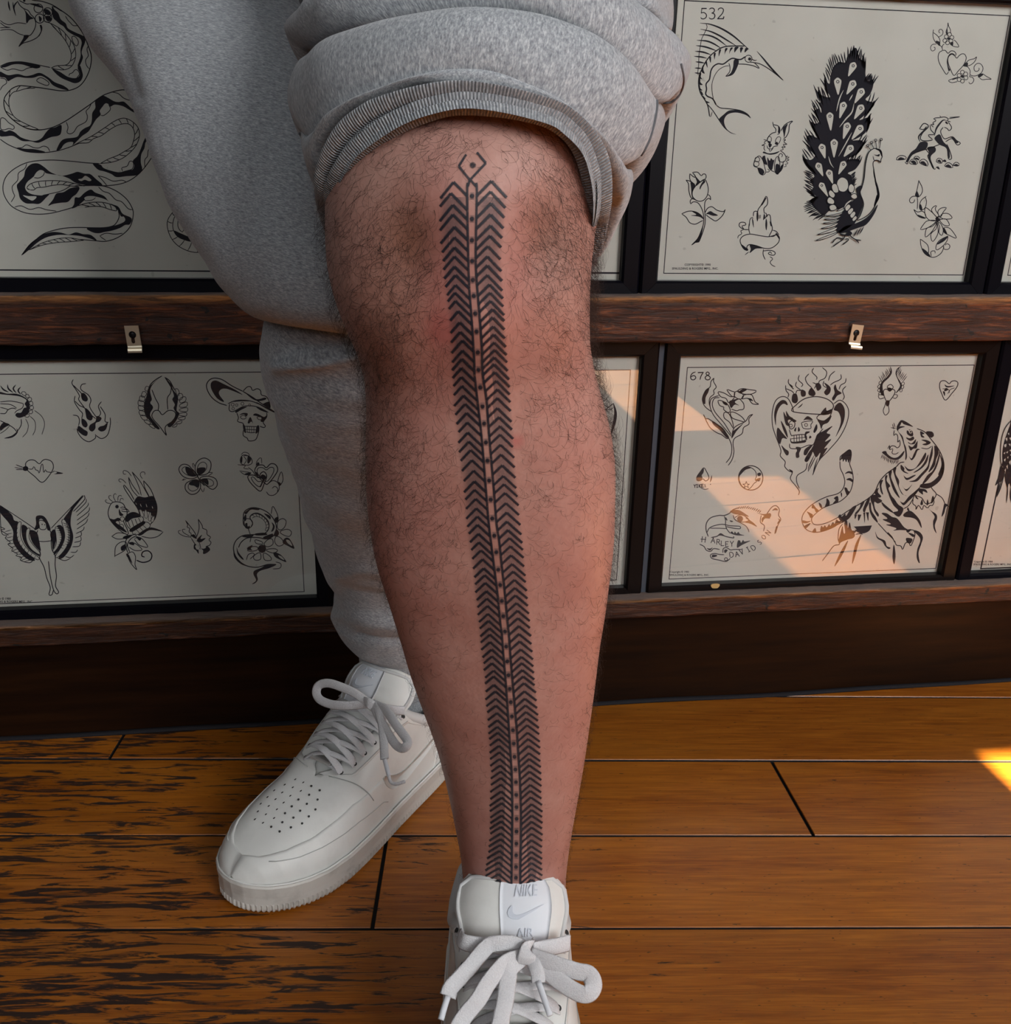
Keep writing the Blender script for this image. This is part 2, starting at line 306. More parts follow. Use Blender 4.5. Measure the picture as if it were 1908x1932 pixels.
ART['peacock_sheet'] = '''
@sheet_number 1290 0 6
l 10 205,96 258,96
l 7 207,96 200,150
s 9 200,150 225,140 255,160 258,190 235,212 205,212 193,196
s 9 289,108 310,92 340,95 350,115 340,140 315,148
s 9 315,148 345,155 355,180 340,210 305,214 287,198
s 9 390,118 400,97 430,90 452,110 440,150 410,185 385,212
l 10 385,212 450,212 456,190
@sailfish_drawing 1290 0 6
t 16 185,262 300,275 430,325 560,405 660,490 740,560
t 15 190,330 300,355 400,400 500,460 600,522
t 15 172,392 280,400 380,440 490,522
t 15 148,455 260,465 340,495 430,550
t 15 140,515 240,530 320,555 380,580
t 15 128,580 220,590 310,620
t 14 118,637 200,645 265,660
t 14 135,700 190,705 240,715
t 13 125,770 170,772 205,775
t 12 125,825 160,828 190,832
s 6 255,270 265,310 235,380 205,440 190,520 175,620 170,740 160,830 175,850
s 10 690,522 600,520 490,525 420,545 350,590 300,635 250,700 210,780 180,850 170,950 190,1050 240,1130 275,1200 295,1320
f 700,545 735,548 720,570 690,595
f 640,540 675,540 660,575 645,600
f 580,535 625,532 600,565 575,595
f 530,545 560,540 530,580 515,612
f 470,550 500,548 475,590 465,620
f 400,570 425,560 410,610 398,640
f 340,610 365,600 355,650 350,675
f 290,660 310,640 310,690 305,712
f 245,705 262,690 270,740 270,768
f 205,770 225,735 225,790 240,835 205,815
f 180,820 200,830 195,870 215,900 180,880
f 172,880 190,890 190,930 218,960 175,955
f 175,960 185,965 190,1000 215,1022 180,1020
f 190,1030 205,1035 225,1078 200,1065
f 215,1080 250,1118 230,1120
f 245,1140 300,1162 262,1165
s 12 700,640 650,672 610,672 560,660 520,675 450,725 390,722 340,750 310,800 300,860 290,905 255,950 260,1010 250,1060 270,1090 330,1120 370,1190
f 615,672 625,710 590,800 550,850 475,868 530,830 560,760 570,680
s 7 512,712 525,760 520,815 475,866
s 6 520,745 470,750 400,790 350,860 322,950 325,1050 345,1150 375,1195
o 7 735,665 40
d 748,668 18
s 8 770,665 800,685 830,680
s 8 615,725 700,728 790,745 858,775 800,710 752,708
s 8 800,708 870,725 950,770 1040,835 1128,908
t 16 830,580 900,660 1000,780 1128,910
f 985,760 1128,910 1050,840
s 8 370,1190 420,1222 520,1232 640,1250 720,1290 760,1338
f 400,1350 450,1300 520,1250 640,1250 720,1290 760,1340 700,1300 600,1275 510,1290 465,1340 462,1400 490,1460 540,1500 600,1522 530,1505 470,1450 430,1390
s 8 275,1185 330,1250 390,1340 450,1430 500,1480
s 6 295,1320 305,1325 325,1265
@rabbit_drawing 1250 210 6
s 8 1248,118 1260,170 1285,200 1282,235
s 8 1250,150 1310,165 1330,200 1325,250 1300,262
f 1310,170 1330,200 1325,245 1308,240 1312,200
s 8 1340,225 1380,160 1430,125 1478,110 1440,150 1430,230 1400,290 1370,310
f 1365,190 1420,140 1400,200 1380,300 1372,260
s 8 1290,235 1240,250 1200,290 1180,340
c 6 1190,300 1215,285 1235,300 1225,350 1195,350
c 6 1280,340 1300,295 1335,290 1335,330 1305,375
f 1195,335 1220,340 1225,365 1195,355
f 1270,365 1295,345 1310,360 1305,385
f 1200,365 1240,375 1215,415
s 7 1145,320 1180,330 1150,350 1165,365 1120,390 1155,385 1150,420 1165,450
s 7 1185,385 1195,420 1240,425 1260,400 1310,390
s 7 1205,420 1220,455 1255,415
s 7 1365,325 1400,320 1375,345 1412,375 1365,375 1395,410 1350,400 1370,430 1330,445
f 1150,455 1200,475 1260,470 1330,450 1290,480 1220,492 1160,478 1135,470
s 7 1335,450 1370,470 1400,520 1380,570 1330,570 1310,530 1330,480 1360,490 1350,520
s 6 1420,500 1400,515 1440,520 1405,540 1440,550 1400,565 1425,590 1390,600 1405,620 1370,630
f 1190,520 1215,560 1230,530 1255,555 1270,540 1255,610 1240,665 1210,640 1190,580
c 7 1040,570 1060,530 1100,505 1140,560 1160,640 1170,690 1140,722 1100,700 1080,640 1035,620
o 6 1065,595 30
o 6 1075,545 28
f 1080,640 1130,650 1155,690 1130,720 1095,690
c 7 1290,520 1320,520 1330,600 1320,690 1300,715 1275,680 1270,600
f 1285,600 1325,610 1320,690 1300,712 1280,680
s 7 1330,690 1360,640 1370,560
s 7 1190,600 1220,660 1275,690
s 7 1170,690 1215,680 1190,650
f 1130,520 1160,500 1170,540 1190,600 1160,600 1140,560
f 1340,620 1375,600 1350,660 1320,700
@rosebud_drawing 1250 210 6
s 8 265,778 320,795 370,845 350,880 335,930 345,990
s 8 265,778 295,820 300,900 320,970 345,995
f 320,800 370,845 345,890 332,960 325,870
c 8 375,845 340,910 345,970 400,1015 460,1010 505,960 520,880 500,800 475,770 430,800
s 8 310,705 350,740 380,745 340,690
s 8 310,705 315,780 370,830
s 8 345,690 400,690 440,730 460,710 490,715 490,760 430,800 380,845
f 360,720 385,745 420,785 430,800 375,835 390,800 372,750
f 470,780 485,800 450,840 425,888 425,850
s 8 320,1050 315,1015 340,990 400,1015
s 8 320,1050 350,1025 400,1035 440,1090 465,1170 465,1270 440,1350 400,1440 330,1515
s 8 548,1005 540,960 510,938
s 8 548,1005 525,985 485,1020 478,1100 485,1200 480,1290 450,1390 412,1480 395,1470 330,1515
f 470,1260 440,1350 400,1435 360,1480 412,1480 445,1390
s 8 218,1160 300,1130 380,1140 440,1180 465,1222
s 8 218,1160 270,1200 310,1260 370,1278 430,1250 460,1235
f 330,1130 390,1140 440,1180 462,1220 420,1195 320,1178 385,1170
s 8 482,1150 510,1100 560,1080 620,1120 690,1135 712,1110 680,1180 610,1240 560,1220 490,1170
f 490,1165 540,1130 580,1150 630,1178 570,1182 520,1165
@hand_and_scroll_drawing 1250 210 6
s 8 1078,1150 1085,1110 1120,1060 1160,985 1178,960 1192,1010 1185,1060 1150,1100 1155,1160
f 1165,985 1180,980 1140,1050 1110,1075 1130,1030
s 8 1030,1190 1035,1140 1065,1130 1080,1150 1078,1240
s 7 985,1300 990,1230 1015,1200 1030,1215
s 8 985,1260 978,1330 992,1390
s 8 1155,1150 1175,1155 1180,1180 1155,1220
s 8 1180,1200 1195,1170 1220,1180 1228,1250 1245,1330 1220,1390 1205,1415
f 1070,1140 1082,1180 1076,1250 1066,1200
f 1015,1210 1030,1240 1035,1320 1020,1270
f 1150,1160 1165,1190 1140,1235
f 1175,1210 1188,1270 1178,1350 1165,1290
f 1215,1240 1240,1290 1225,1300
l 6 1095,1175 1093,1215
l 6 1110,1175 1108,1210
c 8 880,1470 910,1415 990,1390 1090,1405 1200,1420 1290,1400 1325,1430 1310,1490 1240,1545 1160,1552 1060,1520 985,1508 955,1540 970,1575 920,1555
f 1285,1370 1320,1410 1325,1450 1290,1400
f 990,1508 1060,1520 1140,1550 1060,1555 1010,1590 985,1605 1000,1560
f 885,1500 955,1550 970,1578 920,1560
s 8 1245,1345 1290,1360 1320,1400
s 8 1205,1415 1260,1415 1290,1385
s 8 978,1340 920,1335 870,1300 880,1260 930,1258 945,1285 900,1300 925,1335
s 7 920,1340 885,1355 900,1385 860,1410 855,1440
s 7 935,1625 980,1590
s 8 1145,1560 1140,1620 1165,1680
s 8 1140,1580 1230,1575 1278,1600 1260,1630 1200,1615 1220,1590 1240,1615
s 7 1215,1645 1250,1670 1220,1705 1240,1740 1280,1760
@peacock_drawing 1500 80 6
f 690,60 735,180 800,230 800,370 830,440 885,420 885,500 850,590 800,650 900,690 850,770 760,850 730,880 830,850 850,900 800,1020 700,1090 650,1110 760,1110 770,1180 700,1270 590,1320 720,1320 730,1370 680,1440 600,1480 640,1510 650,1600 620,1640 640,1740 560,1800 520,1880 400,1900 330,1960 280,1930 200,1850 180,1780 240,1740 160,1700 210,1640 170,1560 220,1520 190,1470 120,1390 90,1310 180,1330 230,1270 180,1200 130,1080 180,1050 260,1080 220,990 180,900 240,920 280,880 230,780 270,750 300,800 290,720 230,650 280,680 300,660 260,560 310,600 400,620 350,530 330,420 390,470 400,400 420,310 450,260 500,220 560,230 580,210 600,150
g 11 20,-130 12 600,170 640,150 690,170 740,200 790,300
g 9 -30,-110 12 400,330 450,250 520,230 575,220
g 8 -40,-120 12 390,640 350,500 400,380
g 8 -30,-130 12 310,680 260,620 350,620
g 8 -45,-110 12 280,900 240,800 300,740
g 9 -50,-100 12 270,1080 210,980 260,900
g 9 -60,-90 12 230,1270 150,1180 180,1080 260,1080
g 10 -60,-90 12 230,1480 130,1380 170,1290 240,1290
g 14 -80,-50 12 190,1480 200,1600 190,1700 250,1760
g 16 -100,40 12 250,1750 200,1830 260,1930 340,1960
g 8 40,-90 11 790,430 830,440 885,470
g 8 50,-110 11 830,680 880,720 780,860
g 8 50,-110 11 800,900 830,900 820,1000
g 8 50,-90 11 720,1130 770,1160 700,1270
g 7 40,-80 11 600,1340 680,1330 730,1370
g 10 50,-40 11 640,1500 650,1560 640,1640
e 660,265 605,385 40
e 485,445 490,595 42
e 655,470 585,590 42
e 750,560 675,690 42
e 548,715 505,860 40
e 745,745 670,870 42
e 395,835 405,1000 40
e 590,950 545,1095 42
e 735,975 640,1100 42
e 305,1190 340,1315 40
e 442,1140 440,1305 42
e 625,1200 550,1295 40
e 265,1400 315,1515 38
e 545,1380 490,1495 36
e 385,1480 425,1600 38
e 300,1620 370,1745 34
k 10 545,540 500,640 465,780
k 10 650,590 610,660
k 12 665,690 640,790 570,870 500,960
k 10 640,1020 580,1130 490,1290
k 9 375,1290 400,1370 435,1420
n 7 470,1620 480,1560 530,1525 590,1560 600,1640 560,1690 500,1680
n 7 410,1640 430,1600 470,1610 490,1690 440,1700
n 7 600,1640 630,1600 670,1640 650,1700 610,1690
n 7 375,1700 400,1670 450,1720 430,1760 390,1740
n 7 360,1780 390,1750 440,1790 430,1830 370,1820
n 7 385,1850 440,1835 470,1880 420,1905 390,1890
d 540,1785 98
f 690,1650 755,1620 725,1700 765,1810 740,1900 700,1990 660,2060 600,2060 520,2100 480,2140 460,2080 500,1960 560,1890 600,1860 640,1800 700,1740
n 7 625,1740 660,1710 690,1720 700,1755 660,1775
n 6 545,1880 570,1820 625,1780 640,1790 590,1830 560,1870
n 6 470,1900 545,1862 540,1880 490,1905
n 6 560,1870 600,1830 625,1860 580,1910
n 6 590,1910 640,1870 655,1900 610,1950
n 6 615,1955 660,1910 680,1940 640,1990
n 6 640,2000 680,1960 695,1990 655,2025
n 8 840,1230 810,1290 790,1390 775,1540 750,1640 730,1700 765,1800 765,1860 730,1960 695,2010 760,1990 840,1930 900,1840 935,1740 930,1680 905,1600 890,1480 875,1370 900,1335 945,1340 962,1362 965,1325 978,1290 960,1230 900,1200
t 20 900,1205 955,1225 978,1300
f 885,1268 920,1274 950,1262 945,1290 915,1286
s 7 875,1285 885,1330 900,1338
t 22 905,1560 925,1650 935,1750 890,1850
t 14 880,1400 890,1500 915,1600
f 900,1850 930,1780 920,1720 895,1800 885,1850
l 6 850,1220 815,1175
l 6 885,1205 858,1140
l 6 915,1198 905,1115
l 6 948,1200 965,1105
o 6 815,1170 15
o 6 858,1135 15
o 6 905,1108 15
o 6 966,1100 15
f 640,2060 760,2010 850,1940 930,1830 890,1940 800,2060 700,2100 560,2150 480,2150 560,2080
f 460,2080 520,1960 600,1990 640,2060 560,2120 490,2150
n 6 230,2240 350,2190 480,2145 430,2180 330,2220
n 6 248,2175 360,2130 470,2090 440,2130 340,2160
n 6 285,2105 380,2080 480,2040 450,2075 370,2100
n 6 310,2045 400,2030 500,2000 460,2030 380,2050
n 6 320,2000 420,1985 520,1960 460,1995 380,2005
n 6 340,1965 440,1945 540,1925 480,1955 400,1965
t 9 700,2110 680,2150 650,2200
t 9 740,2095 710,2140 690,2190
t 9 770,2080 750,2120 720,2170
f 500,2160 560,2170 600,2130 640,2160 600,2190 560,2185 510,2180
s 9 560,2170 540,2220 470,2210 410,2270
s 9 540,2225 460,2280 420,2310
s 9 560,2220 600,2230 530,2290
s 9 610,2170 630,2200 680,2230 740,2240
s 9 680,2230 715,2270
@unicorn_drawing 1500 80 6
s 7 1740,865 1870,842 1750,850
s 8 1640,830 1650,850 1600,855 1570,865 1600,885 1560,910 1580,930 1540,930 1570,960
s 8 1640,850 1700,845 1740,870 1720,885 1765,900
t 16 1720,885 1680,880 1640,920 1600,980 1580,1060
s 8 1735,900 1770,950 1770,980 1745,1000 1725,975 1690,960
f 1700,900 1720,895 1735,925 1712,920
s 8 1680,960 1650,1010 1690,1090 1750,1075 1790,1070 1830,1110 1875,1140 1835,1160 1780,1090 1705,1125
f 1745,1075 1790,1072 1850,1130 1820,1140 1780,1085
s 9 1410,980 1455,920 1500,930 1510,960 1450,1020 1420,1080 1440,1110 1500,1115 1560,1105
s 8 1410,980 1460,985 1490,950
t 14 1505,950 1450,1010 1400,1070 1420,1130
f 1420,1130 1500,1130 1490,1200 1400,1240 1310,1290 1280,1350 1255,1350 1310,1250 1370,1200
s 8 1245,1355 1275,1378 1285,1340 1330,1270 1420,1230 1520,1200 1600,1170 1650,1150
f 1500,1190 1580,1180 1595,1230 1545,1280 1540,1330 1580,1430 1550,1410 1510,1280 1520,1250
s 8 1480,1210 1520,1260 1505,1290 1560,1410 1585,1440 1590,1420
f 1580,1080 1640,1040 1680,1120 1740,1190 1755,1300 1730,1300 1715,1200 1640,1160 1600,1120
s 8 1730,1305 1750,1325 1775,1310 1755,1230 1720,1150
s 8 1530,930 1540,990 1580,1040 1510,1050 1560,1100
c 7 1150,1330 1180,1285 1240,1285 1260,1320
f 1165,1330 1195,1300 1245,1320
c 7 1300,1370 1320,1325 1370,1330 1385,1380
f 1310,1350 1345,1335 1375,1360 1360,1385
c 7 1345,1310 1380,1285 1420,1320
f 1355,1315 1385,1305 1410,1335
c 7 1410,1360 1450,1320 1500,1350 1500,1400
f 1420,1360 1460,1345 1495,1395
c 7 1600,1350 1625,1310 1670,1330 1660,1370
f 1610,1345 1640,1325 1660,1365
f 1670,1345 1700,1325 1715,1355
c 7 1695,1400 1735,1360 1785,1390 1780,1420
f 1705,1400 1740,1380 1775,1415
c 7 1790,1390 1825,1355 1860,1375 1850,1400
f 1790,1395 1830,1375 1855,1400
f 1595,1415 1625,1405 1640,1440
@hearts_and_flowers_drawing 1740 20 11.36
s 13 440,855 370,900 345,1000 370,1120 440,1250 520,1365 570,1310
s 13 440,855 500,855 555,915 620,865 690,875 730,930 710,965
f 555,985 600,925 660,915 720,965 660,940 600,965 560,1030 550,1110 580,1230 605,1270 570,1300 545,1200 530,1090
c 13 745,1020 700,970 640,935 590,960 555,1030 560,1120 610,1260 685,1390 780,1290 880,1180 930,1090 945,1000 910,935 850,930 790,970
s 12 440,855 420,780 350,720 290,680 240,580 235,480 245,405
s 12 240,470 330,540 380,620 380,700 370,745
f 290,655 330,650 385,680 380,760 330,720
s 11 350,570 430,520 450,450 410,400 365,420 365,470 390,480
s 11 310,715 220,730 180,800 215,865 275,840 275,790 245,785
s 12 430,800 440,750 480,710
o 11 590,510 42
o 11 640,575 42
o 11 620,650 42
o 11 545,690 42
o 11 490,645 42
o 11 520,560 42
d 568,600 32
s 12 530,520 515,450 550,340 555,255 570,330 610,420 605,490
f 520,500 540,380 550,500
s 12 600,700 660,760 785,778 740,680 680,625
f 600,690 665,670 660,755 610,735
s 12 880,1185 940,1120 1010,1060 1120,1030 1170,990 1130,1090 1050,1160 960,1190 880,1185
f 890,1185 970,1110 985,1165 950,1190
s 12 900,1190 980,1210 1030,1290 1030,1370 1100,1400 1190,1385 1280,1320 1305,1220 1250,1140 1170,1140 1115,1210 1130,1290 1190,1300 1225,1260 1215,1225
s 12 1200,1390 1290,1355 1380,1410 1485,1470 1400,1470 1290,1480 1230,1440
f 1200,1390 1290,1360 1310,1380 1220,1440
o 11 865,1320 42
o 11 935,1360 44
o 11 940,1440 44
o 11 865,1510 42
o 11 795,1480 42
o 11 795,1390 42
d 865,1410 34
s 12 770,1430 690,1450 570,1500 640,1545 760,1520
f 770,1430 680,1455 640,1490 740,1460
s 12 1030,1380 1020,1420 1070,1425 1110,1480 1080,1550 1030,1570 1000,1530
@daisy_drawing 1500 240 6
s 7 1400,600 1440,680 1440,740 1400,790 1365,770 1380,720 1405,600
f 1380,720 1405,770 1395,795 1368,775
s 7 1385,790 1390,850 1385,930
s 7 1385,780 1330,785 1298,820 1310,855 1345,850 1358,815
s 7 1490,780 1430,830 1410,900 1430,940 1475,910 1490,840 1475,790
f 1425,870 1445,930 1425,945 1410,905
s 7 1345,930 1390,960 1440,950 1475,980 1480,1030 1420,1020 1380,990 1345,930
f 1390,990 1480,1025 1430,1030
c 7 1610,1030 1560,970 1480,910 1475,990 1520,1050 1590,1060
c 7 1610,1020 1550,950 1560,910 1605,885 1590,930 1630,1000
c 7 1630,1000 1620,950 1660,915 1715,912 1680,960 1655,1010
c 7 1650,1020 1670,980 1740,980 1780,1030 1700,1040
c 7 1640,1050 1710,1040 1750,1110 1690,1110 1650,1070
c 7 1600,1060 1500,1060 1450,1110 1425,1160 1520,1130
c 7 1610,1070 1560,1120 1490,1150 1480,1245 1560,1170
c 7 1610,1080 1600,1150 1540,1210 1560,1295 1620,1200
c 7 1620,1080 1640,1130 1630,1190 1665,1225 1680,1160 1650,1090
f 1590,1030 1620,1020 1640,1050 1610,1080
o 6 1625,1030 20
s 7 1690,1130 1760,1150 1830,1255 1740,1220 1690,1190 1680,1140
f 1685,1130 1715,1180 1725,1215 1690,1190
s 7 1735,1230 1640,1280 1600,1340 1605,1390 1670,1350 1720,1290 1735,1230
f 1735,1235 1650,1280 1610,1330 1690,1290
s 7 1420,1265 1500,1330 1515,1400 1505,1440
s 7 1420,1265 1430,1350 1470,1430 1540,1470 1600,1465 1660,1420 1690,1350
f 1440,1370 1500,1410 1540,1470 1480,1440
s 7 1545,1465 1540,1410 1585,1400 1588,1430
s 7 1680,1340 1690,1380 1740,1380 1755,1340 1720,1318 1700,1340
@copyright_line 1250 210 6
T 27 250,1748 COPYRIGHT© 1990
T 27 108,1791 SPAULDING & ROGERS MFG., INC.
'''
